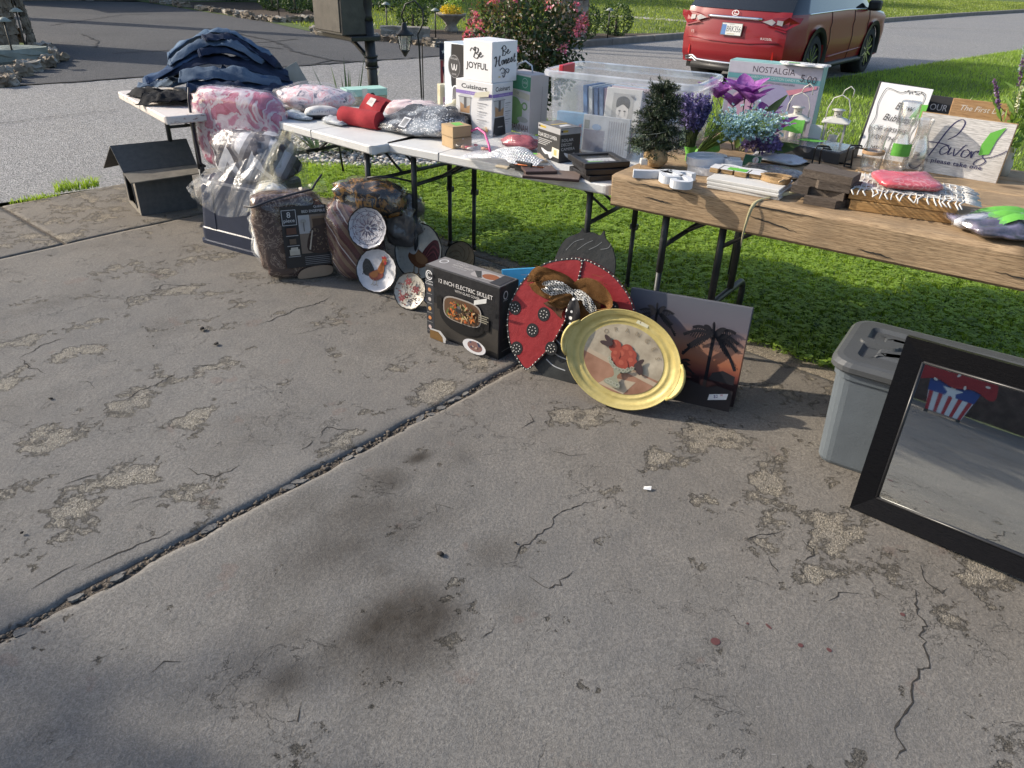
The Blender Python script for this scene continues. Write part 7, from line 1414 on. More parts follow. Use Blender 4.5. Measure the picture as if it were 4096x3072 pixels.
letter('white wooden ampersand lying on top of another white letter', .23, .27, 10, .034, ([(.0, .03), (.03, .09), (.10, .12), (.15, .09), (.10, .06), (.04, .04), (.01, .0), (.05, -.03), (.10, -.01), (.16, .06), (.22, .08)], [(.16, .06), (.19, .02), (.235, .03)]))
letter('white wooden letter lying flat beneath the ampersand', .25, .27, -4, .001, ([(.0, .0), (.06, -.02), (.12, .0), (.15, .06), (.10, .10), (.02, .09)], [(.12, .0), (.18, -.01), (.21, .03), (.21, .09)]))
# green seed tag
t = thing('seed_tag', 'dark green flower packet tag with a red number one', 'tag', onD(.40, .52), YD - 8, M=None); t.rotation_euler[0] = rad(-25); obj('card', MB().rbox(0, .085, 0, .002, 0, .06, .0008, 1), ink((.02, .12, .06)), t); p = Print(); p.ell(.058, .04, .015, .015, (.62, .6, .6), 18); p.text('1', .058, .032, .017, (.5, .02, .04), align='C'); p.rect(.004, .003, .03, .007, (.4, .5, .42)); p.stroke([(.002, .002), (.083, .002), (.083, .058), (.002, .058), (.002, .002)], .002, (.5, .55, .52), smooth=False); p.done(t)
# packet of brown shreds
bag('shred_packet', 'flat clear packet of brown and white paper shreds', 'packet', onD(.565, .46), YD - 4, tiny_soft(.26, .14, .035, 71, (2.4, 3.), .006), pm('brown_shreds', (.13, .09, .06), .8, .6, 60., .8, 120., c2=(.36, .32, .28)), FILM, .006)
# white canvases
for k in range(3): t = thing('blank_canvas', ('bottom white canvas panel of the stack on the beam', 'middle white canvas panel of the stack on the beam', 'top white canvas panel of the stack, wooden letters on it')[k], 'canvas', onD(.415 - .004 * k, .05 + .004 * k, DT + .001 + .0135 * k), YD + (1.5, -1, .5)[k], 'stacked canvas panels'); obj('panel', MB().rbox(0, .30, 0, .20, 0, .013, .003), pm('canvas_white', (.56, .55, .52), .8, .06, 10., .2, 300.), t)
# small wooden word with white faces and a heart
M_LW = wood('light_wood_edge', (.36, .23, .11), (.46, .31, .16), (1, 8, 8), 8., .7, False, .2, (.34, .22, .12)); zc = DT + .0425
t = thing('wooden_word', 'small wooden word with white letter faces, a heart end and green tape', 'sign', onD(.385, .125, zc), YD + 3)
for i, (x0, w_) in enumerate(((.0, .035), (.045, .05), (.105, .05), (.165, .045))):
 o_ = obj('letter_block', MB().rbox(x0, x0 + w_, .02 + .012 * (i % 2), .075 + .014 * ((i + 1) % 2), 0, .018, .002), M_LW, t); obj('white_face', MB().rbox(x0 - .003, x0 + w_ + .002, .026, .10 - .012 * (i % 2), .0185, .0205, .0006, 1), pm('white_face', (.62, .62, .62), .5, .04), o_)
obj('white_face', board_xz(MB(), spline([(.0, .0), (.05, .018), (.10, .0), (.16, .012), (.2, -.01), (.13, -.02), (.06, -.012)], 3), 0, .002), pm('white_face', (.62, .62, .62), .5, .04), t).matrix_local = FRAME((.02, .11, .021), (1, 0, 0), (0, 1, 0))
hp = [(.0, 0), (.045, .05), (.10, .055), (.125, .028), (.105, .0), (.125, -.028), (.10, -.055), (.045, -.05)]; ho = obj('heart', thick([(a * 1.05 + .2, b * .85 + .05) for a, b in [(.01, 0), (.05, .04), (.10, .045), (.115, .02), (.095, .0), (.115, -.02), (.10, -.045), (.05, -.04)]], .014, .022, 0, True), M_LW, t)
obj('green_tape', MB().rbox(.07, .15, .03, .075, .021, .022, .0004, 1), M_GRN, t); obj('bead_string', MB().tube([(.30, .02, .016), (.31, -.005, .02), (.30, -.03, .018)], .005, 6), pm('wood_bead', (.42, .29, .16), .6, .1), t)
# dark wooden letters in a stack
M_DW = wood('dark_wood', (.085, .066, .052), (.14, .115, .095), (1, 12, 12), 8., .8, False, .4, (.07, .055, .045))
dl = ((.80, .085, 0, [(.0, 0), (.12, 0), (.15, .05), (.13, .09), (.0, .09)], 'bottom dark wooden letter of the stack, pale worn face'), (.74, .10, 3, [(.0, 0), (.065, 0), (.07, .02), (.12, .02), (.20, -.01), (.21, .10), (.0, .10)], 'second dark wooden letter of the stack with a notch'), (.755, .12, -2, [(.0, 0), (.07, .0), (.085, -.02), (.20, -.01), (.22, .09), (.0, .10)], 'third dark wooden letter of the stack'), (.765, .13, 1, [(.0, -.01), (.19, -.035), (.20, .08), (.12, .065), (.10, .10), (.05, .12), (.0, .1)], 'top dark wooden letter of the stack with grain lines'))
for k, (x, y, a, out, lb) in enumerate(dl): t = obj('dark_letter', MB().prism(out, 0, .0305), M_DW); t.location = onD(x, y, DT + .001 + .031 * k); t.rotation_euler[2] = rad(YD + a); tag(t, lb, 'letter', 'dark wooden letters')
t = thing('dark_letter', 'curved dark wooden letter behind the stack with green tape', 'letter', onD(.82, .26, DT + .10), YD + 4, 'dark wooden letters'); obj('body', thick([(.0, .0), (.0, .07), (.05, .10), (.11, .08), (.12, .02)], .035, .03), M_DW, t); obj('green_tape', MB().rbox(-.04, .06, -.035, .01, .031, .032, .0004, 1), M_GRN, t); t.location = onD(.80, .27, DT + .055)
t = obj('wood_offcut', MB().rbox(0, .13, 0, .09, 0, .054, .003), M_DW); t.location = onD(.79, .245); t.rotation_euler[2] = rad(YD + 3); tag(t, 'dark wood block under the curved letter', 'block')
# dry ribbon over the beam edge
A = [];
for i, (x, y, z) in enumerate(spline([(.76, .14, DT + .03), (.70, .09, DT + .012), (.655, .02, DT + .008), (.635, -.014, DT - .02), (.625, -.022, DT - .08), (.618, -.014, DT - .15), (.618, -.008, DT - .19)], 5, False)): w = .011 * (1 - .85 * i / 30); A.append([(x - w, y, z + .004 * math.sin(i * .5)), (x, y - .004, z), (x + w, y + .003, z - .003)])
t = obj('dry_ribbon', MB().surf(A), pm('straw_ribbon', (.42, .38, .22), .7, .15, 30.)); t.location = (DL[0], DL[1], 0); t.rotation_euler[2] = rad(YD); tag(t, 'dry straw coloured ribbon hanging over the beam edge', 'ribbon')
# lanterns
M_CREAM = pm('cream_metal', (.56, .55, .50), .45, .08, 20.)
def lantern(label, x, y, tape):
 t_ = thing('heart_lantern', label, 'lantern', onD(x, y), YD + 8, 'cream heart lanterns'); w = .055
 obj('base', MB().rbox(-w, w, -w, w, 0, .012, .003), M_CREAM, t_)
 for sx in (-1, 1):
  for sy in (-1, 1): obj('post', MB().box(sx * .046 - .004, sx * .046 + .004, sy * .046 - .004, sy * .046 + .004, .012, .135), M_CREAM, t_)
 obj('roof', stack(MB(), [(rrect(.13, .13, .01, 3, -.065, -.065), .135), (rrect(.13, .13, .01, 3, -.065, -.065), .140), (rrect(.05, .05, .01, 3, -.025, -.025), .158)]), M_CREAM, t_)
 obj('chimney', MB().lathe([(.020, .155), (.020, .188), (.031, .190), (.031, .194), (.0, .197)], 18), M_CREAM, t_); obj('vent_dots', Print(FRAME((0, -.0205, 0), (1, 0, 0), (0, 0, 1))).ell(-.006, .168, .003, .003, (.05, .05, .05), 8).ell(.007, .175, .003, .003, (.05, .05, .05), 8).mb, None, t_)
 obj('handle', MB().tube([(-.055, 0, .145), (-.052, 0, .20), (-.035, 0, .245), (0, 0, .262), (.035, 0, .245), (.052, 0, .20), (.055, 0, .145)], .0028, 6), M_CREAM, t_); obj('hook', MB().tube([(0, 0, .262), (.006, 0, .285), (.03, 0, .305), (.05, 0, .29), (.05, 0, .255)], .0026, 6), M_CREAM, t_)
 for s in (-1, 1):
  hp_ = [(0, .035), (-.022, .06), (-.03, .085), (-.016, .10), (0, .085), (.016, .10), (.03, .085), (.022, .06)]; obj('heart_wire', MB().tube([(a, s * .047, b) for a, b in hp_], .0018, 5, closed=True), M_CREAM, t_)
 obj('candle', MB().lathe([(.0, .012), (.022, .012), (.022, .07), (.0, .068)], 14), pm('wax', (.62, .60, .54), .5, .04), t_)
 if tape: obj('green_tape', MB().surf([[(-.07 + .02 * i, -.066 - .02 * math.sin(j / 3 * 1.5), .146 - .02 * j + .004 * math.sin(i)) for i in range(7) if True] for j in range(4)]), M_GRN, t_)
lantern('cream metal lantern with heart wire and green tape on its roof', .455, 1.13, True); lantern('cream metal lantern with heart wire beside the leaning card', .635, 1.2, False)
t = obj('blank_card', MB().rbox(0, .06, 0, .003, 0, .12, .0008, 1), pm('white_paper', (.68, .68, .68), .7, .03)); t.location = onD(.53, 1.12); t.rotation_euler = (rad(-8), 0, rad(YD + 5)); tag(t, 'blank grey white card standing between the two lanterns', 'card')
# black box with window
t = thing('window_box', 'flat black gift box with a clear lid window and green tape', 'box', onD(.42, .92), YD - 9); w, d, h = .335, .24, .052; obj('tray', MB().rbox(0, w, 0, d, 0, h, .003), pm('matte_black_card', (.05, .05, .05), .6, .1), t); obj('lid_window', MB().rbox(.012, w - .012, .012, d - .012, h + .0005, h + .004, .001, 1), film('lid_window', (.5, .5, .5), haze=.25, gloss=.35, rough=.12, bump=.4, bscale=9.), t); p = Print(FRAME((0, 0, h + .004), (1, 0, 0), (0, 1, 0))); p.poly([(.06, .12), (.16, .13), (.18, .21), (.08, .20)], GRN); p.rect(.19, .10, .22, .115, (.5, .36, .12)); p.done(t, 'green_tape'); p = Print(); p.ell(w * .52, h - .002, .022, .022, (.16, .16, .16), 16, 0, 180, 360); p.done(t, 'thumb_notch')
P = tiny_soft(.26, .16, .03, 75, (2., 3.), .012); bag('tissue_packet', 'crumpled white tissue in clear plastic in front of the black gift box', 'packet', onD(.50, .74), YD - 6, P, pm('tissue', (.55, .57, .60), .8, .12, 12., .5, 30.), FILM3, .008)
# wire card holders
for k, (x, y) in enumerate(((.67, .72), (.785, .84))):
 t = obj('wire_holder', MB().tube([(-.05, .05, .002), (.03, .05, .002), (.03, -.02, .002), (.0, -.02, .004), (.0, -.02, .085), (.008, -.018, .10), (.05, .0, .10), (.055, .01, .095)], .0042, 7).tube([(.03, .0, .002), (.022, .0, .075), (.03, .0, .09), (.062, .015, .086), (.045, .03, .084), (.03, .02, .085)], .0042, 7), pm('black_wire', (.015, .015, .016), .35, .1)); t.location = onD(x, y, DT + .004); t.rotation_euler[2] = rad(YD + 10 * k); tag(t, ('black bent wire card holder beside the dark letters', 'black bent wire card holder beside the drinking glass')[k], 'card holder', 'wire card holders')
# glasses
M_GLASS = film('clear_glass', (.9, .95, .95), haze=.035, gloss=.34, rough=.02, bump=.03, bscale=4.)
def glass(name, label, cat, x, y, z, prof, n=28):
 t_ = obj(name, MB().lathe(prof, n).lathe([(max(r - .0025, 0), zz + (.004 if i == 0 else 0)) for i, (r, zz) in enumerate(prof)][::-1], n), M_GLASS); t_.location = onD(x, y, z); return tag(t_, label, cat)
t = thing('wood_slice', 'round pale wood slice under the stacked glasses', 'coaster', onD(.93, .76), YD); obj('slice', MB().lathe([(0, 0), (.075, 0), (.078, .006), (.076, .016), (0, .016)], 26), M_LW, t); p = Print(FRAME((0, 0, .016), (1, 0, 0), (0, 1, 0))); [p.ring(.004 * k, 0, .068 - .014 * k, .066 - .014 * k, .0022, (.27, .17, .085)) for k in range(4)]; p.done(t, 'rings')
glass('tumbler', 'clear glass tumbler standing on the wood slice', 'glass', .905, .775, DT + .018, [(0, .002), (.038, .0), (.042, .01), (.045, .05), (.046, .085)])
glass('tumbler', 'flared clear glass stacked inside the lower tumbler', 'glass', .905, .775, DT + .085, [(0, .004), (.030, .002), (.036, .03), (.038, .07), (.046, .125)])
t = obj('cork_band', MB().lathe([(.0475, .074), (.0475, .088), (.044, .088), (.044, .074), (.0475, .074)], 26), pm('cork', (.34, .21, .11), .8, .2, 60.)); t.location = onD(.905, .775, DT + .018); tag(t, 'brown cork band round the lower tumbler', 'band')
car_p = [(0, .003), (.042, .0), (.05, .02), (.052, .06), (.042, .12), (.026, .165), (.028, .20), (.037, .235)]
for k, (x, y) in enumerate(((.985, .93), (1.06, .96))): glass('carafe', ('clear waisted glass carafe with a glass cup over its neck', 'clear waisted glass carafe half behind the favors board')[k], 'carafe', x, y, DT, car_p)
glass('cup', 'clear straight glass cup turned over the carafe', 'glass', .985, .93, DT + .205, [(.0, .10), (.040, .10), (.042, .095), (.043, .0)])
t = obj('green_tape', MB().surf([[(.054 * math.cos(a), .054 * math.sin(a), z) for a in np.linspace(-2.6, -.9, 10)] for z in (.075, .10, .13)]), M_GRN); t.location = onD(.985, .93, DT); tag(t, 'green tape stuck round the carafe', 'tape')
# bubbles sign
t = thing('bubbles_sign', 'white card sign reading Blow Bubbles with a scroll border and green tape', 'sign', M=FRAME(onD(.775, 1.16), (math.cos(rad(YD - 4)), math.sin(rad(YD - 4)), -.03), (.22, .14, 1.))); w, h = .235, .345
obj('card', MB().rbox(0, w, 0, .004, 0, h, .001, 1), pm('bright_card', (.72, .72, .72), .6, .02), t); obj('backing', MB().rbox(-.012, w - .02, .006, .014, .0, h + .004, .002), ink((.03, .03, .035)), t)
p = Print(); bd = [(.02, .03), (.028, .09), (.014, .13), (.026, .19), (.016, .25), (.028, .315), (.05, .322), (.10, .312), (.15, .325), (.21, .318), (.212, .25), (.222, .19), (.21, .13), (.22, .08), (.21, .03)]; p.stroke(bd, .0022, INK); p.stroke([(a + (.006 if a < .12 else -.006), b - .006) for a, b in bd], .0012, INK)
for k in range(9): p.ell(.12 + .010 * k, .318 + .006 * math.sin(k * 2), .006, .002, INK, 8, 40 * k)
p.text('Blow', .10, .235, .032, INK, shear=.35, w=.085); p.text('Bubbles', .062, .180, .030, INK, shear=.35, w=.125); p.text('OF WISHES', .035, .130, .020, INK, shear=.15, w=.15); p.text('FOR THE', .038, .090, .020, INK, shear=.15, w=.12); p.text('MR. & MRS.', .05, .035, .024, INK, shear=.1, w=.15); p.poly([(.175, .205), (.235, .20), (.238, .275), (.205, .272)], GRN); p.done(t)
# black board behind, first day board
t = thing('black_board', 'flat black sign board with white lettering behind the bubbles card', 'sign', M=FRAME(onD(.985, 1.25), (math.cos(rad(YD)), math.sin(rad(YD)), -.02), (.06, .12, 1.))); obj('panel', MB().rbox(-.03, .165, 0, .012, 0, .30, .002), pm('black_board', (.035, .035, .037), .6, .1), t); p = Print(); p.text('OUR', .035, .235, .028, (.6, .6, .6), w=.075); p.stroke([(.04, .19), (.07, .2), (.1, .185)], .004, (.5, .5, .5)); p.done(t)
t = thing('first_day_board', 'slanted oak plank reading The First Day on a grey photo board', 'sign', M=FRAME(onD(1.125, 1.16), (math.cos(rad(YD + 6)), math.sin(rad(YD + 6)), -.015), (.10, .20, 1.))); obj('photo_board', MB().rbox(.01, .245, .008, .02, 0, .30, .002), pm('grey_photo_board', (.36, .35, .34), .6, .15, 6.), t); M_OAK = wood('oak_plank', (.42, .24, .11), (.52, .33, .17), (1, 9, 16), 7., .6, False, .2, (.4, .24, .12)); obj('plank', MB().rbox(-.005, .255, -.012, .006, .225, .308, .002), M_OAK, t); p = Print(Matrix.Translation((0, -.012, 0))); p.text('The First Day', .035, .252, .030, (.66, .62, .56), w=.185, shear=.25); p.done(t); p = Print(Matrix.Translation((0, .008, 0))); p.ell(.10, .19, .045, .03, (.16, .15, .15), 18, 0, 0, 180); p.done(t, 'photo')
# favors board
yf = YD - 1; t = thing('favors_board', 'distressed white wooden board lettered favors please take one', 'sign', M=FRAME(onD(1.02, 1.0), (math.cos(rad(yf)), math.sin(rad(yf)), -.012), (.05, .16, 1.))); w, h = .385, .258
M_DIS = wood('distressed_white', (.62, .60, .57), (.70, .68, .65), (1, 10, 18), 6., .7, False, .2, (.40, .36, .31)); obj('board', MB().rbox(0, w, 0, .016, 0, h, .002), M_LW, t); obj('painted_face', MB().rbox(.004, w - .004, -.0012, .004, .004, h - .004, .0008, 1), M_DIS, t)
p = Print(Matrix.Translation((0, -.0014, 0))); NV = (.035, .03, .10); S = lambda L, wd: p.stroke([(a * w, b * h) for a, b in L], wd, NV, True)
S([(.03, .13), (.06, .055), (.12, .05), (.18, .17), (.25, .42), (.31, .68), (.37, .87), (.44, .95), (.48, .88), (.44, .70), (.36, .60)], .0058); p.stroke([(.17 * w, .52 * h), (.30 * w, .525 * h), (.40 * w, .50 * h)], .004, NV)
S([(.41, .44), (.37, .50), (.32, .42), (.34, .34), (.40, .40), (.42, .48), (.41, .36), (.45, .40)], .005); S([(.46, .47), (.48, .35), (.55, .53), (.58, .545)], .005); S([(.60, .48), (.56, .46), (.55, .37), (.60, .36), (.63, .44), (.59, .49)], .005); S([(.64, .47), (.655, .36), (.67, .46), (.71, .49), (.70, .46)], .005)
S([(.74, .44), (.79, .53), (.82, .49), (.76, .42), (.81, .34), (.76, .26), (.70, .27), (.74, .36), (.85, .42), (.93, .49), (.985, .56)], .0048)
p.text('please take one', .26 * w, .17 * h, .024, NV, w=.54 * w, spacing=1.05, bold=.012); p.poly([(.72 * w, .42 * h), (.82 * w, .46 * h), (.845 * w, .70 * h), (.90 * w, .92 * h), (.76 * w, .80 * h), (.715 * w, .60 * h)], GRN); p.done(t, 'lettering')
# oak boxes with lace runner and bandana
M_BOXW = wood('honey_wood', (.46, .26, .10), (.56, .35, .15), (1, 10, 14), 6., .55, False, .15, (.44, .26, .12))
for k in range(2): t = thing('flat_wooden_box', ('lower honey coloured wooden tray of the pair on the beam', 'upper honey coloured wooden tray, lace runner on it')[k], 'tray', onD(.965 - .012 * k, .115 + .004 * k, DT + .001 + .040 * k), YD + (10, 8)[k], 'honey wooden trays'); obj('tray', MB().rbox(0, .375, 0, .285, 0, .0385, .003), M_BOXW, t)
def onBox(x, y, z): c, s = math.cos(rad(YD + 8)), math.sin(rad(YD + 8)); b = onD(.953, .119); return (b[0] + x * c - y * s, b[1] + x * s + y * c, z)
zb_ = DT + .081; t = thing('lace_runner', 'white open lace runner with knotted fringe over the wooden tray', 'runner', (onBox(0, 0, zb_)), YD + 8); M_LACE = pm('lace_cotton', (.64, .63, .60), .9, .08, 60., .3, 120.); rs = random.Random(5); grd = MB(); frg = MB()
for i in range(20):
 x = .015 + .0195 * i; grd.tube([(x + rs.gauss(0, .002), y, .0025 + .003 * math.sin(i + y * 90)) for y in np.linspace(.01, .275, 12)], .0026, 4)
 frg.tube([(x, .012, .003), (x - .006 + rs.gauss(0, .006), -.012, -.002), (x + rs.gauss(0, .010), -.030 - rs.random() * .02, -.012)], .0030, 4)
for j in range(15): y = .014 + .018 * j; grd.tube([(x, y + rs.gauss(0, .002), .003 + .003 * math.sin(x * 90 + j)) for x in np.linspace(.008, .39, 16)], .0026, 4); frg.tube([(.39, y, .003), (.41, y + rs.gauss(0, .005), .0), (.43 + rs.random() * .02, y + rs.gauss(0, .01), -.006)], .003, 4); frg.tube([(.01, y, .003), (-.012, y + rs.gauss(0, .005), .0), (-.03, y + rs.gauss(0, .01), -.006)], .003, 4)
obj('lace_net', grd, M_LACE, t); obj('fringe', frg, M_LACE, t)
def bandana():
 m = bpy.data.materials.new('red_bandana'); t, o = nt(m); v = coords(t); vo = N(t, 'ShaderNodeTexVoronoi'); vo.feature = 'SMOOTH_F1'; vo.inputs['Scale'].default_value = 48.; t.links.new(v, vo.inputs['Vector']); k = math_(t, 'MULTIPLY', ramp(t, vo.outputs['Distance'], [(.32, 0.), (.36, 1.), (.42, 1.), (.46, 0.)]), ramp(t, noise(t, v, 7., 2), [(.46, 0.), (.5, 1.)]))
 princ(t, o, mixc(t, math_(t, 'MULTIPLY', k, .8), (.55, .07, .085), (.66, .30, .30)), .35, bumpn(t, noise(t, v, 14., 4), .4, .01), 0., .5, .25); return m
P = tiny_soft(.235, .185, .040, 81, (2.4, 5.), .008); P[..., 2] *= (1 + 1.6 * P[..., 1]).clip(.5, 1.6); t = obj('bandana_packet', MB().surf(P, wrap=True), bandana()); t.location = onBox(.185, .13, zb_ + .006); t.rotation_euler = (0, 0, rad(YD + 24)); tag(t, 'folded red bandana in glossy wrap on the lace runner', 'bandana'); obj('film', MB().surf(grow(P, .004), wrap=True), FILM3, t)
# packet of stems at the beam end
t = bag('stem_packet', 'clear plastic packet of purple stems with green tape strips at the beam end', 'packet', onD(1.52, .20), YD + 30, tiny_soft(.38, .27, .055, 91, (2., 3.), .018), pm('dark_stems', (.035, .05, .03), .6, .5, 22., .6, 40., c2=(.20, .17, .27)), FILM, .012)
for k in range(3): obj('green_tape', MB().surf([[(-.12 + .04 * i, -.06 + .065 * k + .02 * j, .078 + .008 * math.sin(i + k) - .05 * abs(i - 3) ** 2 / 9 - .01 * (j == 0)) for i in range(7)] for j in range(3)]), M_GRN, t)
t = bag('plastic_tube', 'clear plastic sleeve holding white tubes beside the wooden trays', 'sleeve', onD(1.43, .21, DT + .004), YD + 52, tiny_soft(.30, .06, .05, 92, (3., 3.), .004), pm('tube_white', (.52, .53, .58), .4, .1), FILM3, .012)
# vase of mixed stems at the back
t = thing('flower_stems', 'tall mixed lavender stems with green leaves behind the favors board', 'flowers', onD(1.40, 1.2), 0); rs = random.Random(31); rn = np.random.RandomState(31); sm = MB(); sp = {0: ([], []), 1: ([], []), 2: ([], [])}; lv = ([], [])
for k in range(17):
 a = rs.uniform(2.4, 5.6) if k < 11 else rs.uniform(-1, 2); R = rs.uniform(.03, .17); H_ = rs.uniform(.40, .62) if R < .12 else rs.uniform(.32, .46); e = Vector((R * math.cos(a), R * math.sin(a) * .6, H_)); m1 = Vector((e.x * .4, e.y * .4, H_ * .55)); sm.tube([(0, 0, .0), m1, e], .0018, 4, cap=False); d = (e - m1).normalized(); kind = k % 3
 for s in np.linspace(0, .11, 34): sp[kind][0].extend([np.array(e - d * s)] * 3); sp[kind][1].extend([np.array(d) * .5 + rn.normal(size=3) for _ in range(3)])
 for s in np.linspace(.3, .95, 9): q = Vector((0, 0, 0)).lerp(m1, s) if rs.random() < .5 else m1.lerp(e - d * .11, s); lv[0].append(np.array(q)); lv[1].append(np.array((rs.uniform(-1, 1), rs.uniform(-1, 1), .7)))
obj('stems', sm, M_STEMB, t)
for k, (nm, c1, c2) in enumerate((('pale_teal_spike', (.30, .42, .44), (.48, .58, .58)), ('cream_spike', (.48, .52, .36), (.62, .64, .48)), ('plum_spike', (.12, .06, .18), (.26, .14, .34)))): V, F = leafquads(np.array(sp[k][0]), np.array(sp[k][1]), .012, .009, 33 + k, .2); npobj('flower_spikes', V, F, sheen(nm, c1, c2, .3), t, False, {'tint': tinted(len(F), 4, 8 + k)})
V, F = leafquads(np.array(lv[0]), np.array(lv[1]), .075, .020, 40, .3); npobj('leaves', V, F, sheen('fresh_leaf', (.10, .20, .03), (.22, .36, .08), .4), t, False, {'tint': tinted(len(F), 4, 9)}); obj('vase', MB().lathe([(0, 0), (.035, 0), (.04, .05), (.03, .11), (.034, .13)], 18), pm('cream_ceramic', (.55, .52, .45), .4, .08), t)
# ------------------------------------------------------------------ plants and things by the street
def crown(name, n, centre, radii, L, W, mat, parent, seed, shell=.55, lump=.35):
 rs = np.random.RandomState(seed); d = rs.normal(size=(n, 3)); d /= np.linalg.norm(d, axis=1, keepdims=True); r = shell + (1 - shell) * rs.rand(n, 1) ** .6
 lum = 1 + lump * (fbm2(d[:, 0] * 1.7 + 5 + seed, d[:, 1] * 1.7 + d[:, 2] * 1.3 + 7, 1.6, 3, seed)[:, None] - .5) * 2
 C = d * r * lum * np.array(radii) + np.array(centre); V, F = leafquads(C, d * .6 + rs.normal(size=(n, 3)) * .8, L, W, seed + 1, .3)
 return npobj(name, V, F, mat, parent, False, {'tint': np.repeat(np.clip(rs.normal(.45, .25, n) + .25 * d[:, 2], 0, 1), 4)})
M_BARK = pm('bark', (.09, .07, .055), .95, .35, 12., 1., 30.)
def tree(label, loc, h, centres, n, L, W, mat, seed, cat='tree', name='shade_tree', trunk_r=.16):
 t = thing(name, label, cat, (loc[0], loc[1], -.03)); mb = MB(); mb.tube([(0, 0, 0), (.05, .03, h * .3), (0, .05, h * .6)], [trunk_r * 1.2, trunk_r, trunk_r * .6], 9)
 obj('trunk', mb, M_BARK, t); lb = MB()
 for c, r in centres: lb.tube([(0, .03, h * .4), (c[0] * .5, c[1] * .5, (h * .4 + c[2]) / 2 + .1), tuple(c)], [trunk_r * .5, trunk_r * .32, .02], 6)
 obj('limbs', lb, M_BARK, t)
 for i, (c, r) in enumerate(centres): crown('crown', int(n * (r[0] * r[1] * r[2]) ** .5), c, r, L, W, mat, t, seed + i, .35, .5)
 return t
# trees on the sunny side, out of the picture, whose shade falls on the driveway and lawns
tree('round crowned tree across the street', (-12.75, 2.44), 6.2, [((.05, .25, 6.05), (1.1, 1.05, .85)), ((.0, -1.1, 5.7), (1.2, 1.2, .9))], 4200, .14, .10, M_LEAF, 21, trunk_r=.1)
tree('tall tree standing beyond the left stone pillar', (-13.6, 19.4), 11., [((0, 0, 11.7), (2.0, 1.5, 1.3)), ((.8, 1., 11.5), (1.4, 1.1, 1.))], 2600, .3, .2, M_LEAFD, 31, trunk_r=.3)
for k, (x, y) in enumerate(((-17, 34), (-9, 40), (2, 47))): tree(('spreading tree far back behind the left of the lawn', 'spreading tree far back in the middle of the far lawn', 'spreading tree far back behind the street bend')[k], (x, y), 9., [((0, 0, 7.5), (3.6, 3.6, 2.6)), ((2.4, -2., 6.5), (2.6, 2.6, 2.)), ((-2.6, -1.5, 6.8), (2.6, 2.6, 2.))], 700, .4, .28, M_LEAFD, 41 + k * 5, trunk_r=.25)
# rose bush
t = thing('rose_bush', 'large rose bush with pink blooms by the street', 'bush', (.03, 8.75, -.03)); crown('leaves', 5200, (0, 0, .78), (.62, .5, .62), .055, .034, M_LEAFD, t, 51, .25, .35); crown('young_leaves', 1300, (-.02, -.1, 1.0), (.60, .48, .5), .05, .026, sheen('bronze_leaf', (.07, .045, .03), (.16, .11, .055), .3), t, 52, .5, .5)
st = MB(); rs = random.Random(4)
for k in range(26): a = rs.uniform(0, 6.28); r = rs.uniform(.2, .62); st.tube([(.06 * math.cos(a), .06 * math.sin(a), 0), (r * .6 * math.cos(a), r * .6 * math.sin(a), .6), (r * math.cos(a), r * math.sin(a), rs.uniform(.9, 1.45))], [.009, .006, .003], 5, cap=False)
obj('stems', st, M_BARK, t); M_ROSE = sheen('rose_petal', (.50, .06, .16), (.72, .22, .34), .3)
for k in range(30):
 a = rs.uniform(2.9, 6.5); e = rs.uniform(-.1, .95); d = Vector((math.cos(a) * math.cos(e), math.sin(a) * math.cos(e), math.sin(e))); c = Vector((d.x * .64, d.y * .52, .80 + d.z * .62)); rn = np.random.RandomState(60 + k); m_ = 26; dv = rn.normal(size=(m_, 3)); C_ = np.array(c)[None] + dv * .018; V, F = leafquads(C_, dv, .032, .03, 70 + k, .4); npobj('rose', V, F, M_ROSE, t, False, {'tint': tinted(m_, 4, k)})
# planter, clipped box shrubs, path lamps across the street
M_STONE = pm('pale_stone', (.28, .25, .21), .9, .3, 6., .9, 22., c2=(.40, .37, .32)); M_STONED = pm('brown_stone', (.17, .135, .10), .9, .35, 7., .9, 20., c2=(.30, .25, .19))
t = thing('stone_urn', 'stone bowl planter with yellow flowers behind the rose bush', 'planter', (-1.75, 19.6, -.03)); obj('bowl', MB().lathe([(0, 0), (.16, 0), (.17, .06), (.12, .14), (.20, .26), (.34, .36), (.36, .40), (.32, .40), (.2, .36), (0, .36)], 24), M_STONE, t); crown('flowers', 500, (.0, 0, .44), (.28, .28, .14), .05, .045, sheen('yellow_petal', (.45, .28, .02), (.72, .55, .06), .3), t, 91, .3); crown('foliage', 400, (.05, 0, .60), (.22, .22, .28), .08, .02, sheen('fresh_leaf', (.10, .20, .03), (.22, .36, .08), .4), t, 92, .2)
BXW = [(-2.62, 19.35, .36, 'lone clipped box shrub beside the lettered stone'), (1.32, 19.0, .40, 'clipped box shrub beside the stone pillar'), (1.25, 19.7, .30, 'smaller clipped box shrub behind the one by the stone pillar'), (2.2, 20.1, .38, 'clipped box shrub with a path lamp in front'), (-7.35, 24.2, .40, 'rounded shrub at the far end of the driveway bed'), (-6.5, 23.5, .38, 'rounded shrub in the middle of the driveway bed'), (-6.1, 24.2, .36, 'rounded shrub behind the others in the driveway bed')]
for i, (x, y, r, lb) in enumerate(BXW): t = thing('box_shrub', lb, 'shrub', (x, y, -.03), group='clipped shrubs across the street'); crown('foliage', 1700, (0, 0, r * .95), (r, r, r * .95), .05, .035, M_LEAF, t, 100 + i, .8, .12); obj('stem', MB().tube([(0, 0, 0), (0, 0, r)], .03, 6), M_BARK, t)
M_LAMP = pm('bronze_lamp', (.06, .06, .055), .5, .2, metal=.4); M_CAP = pm('verdigris_cap', (.26, .29, .26), .5, .15)
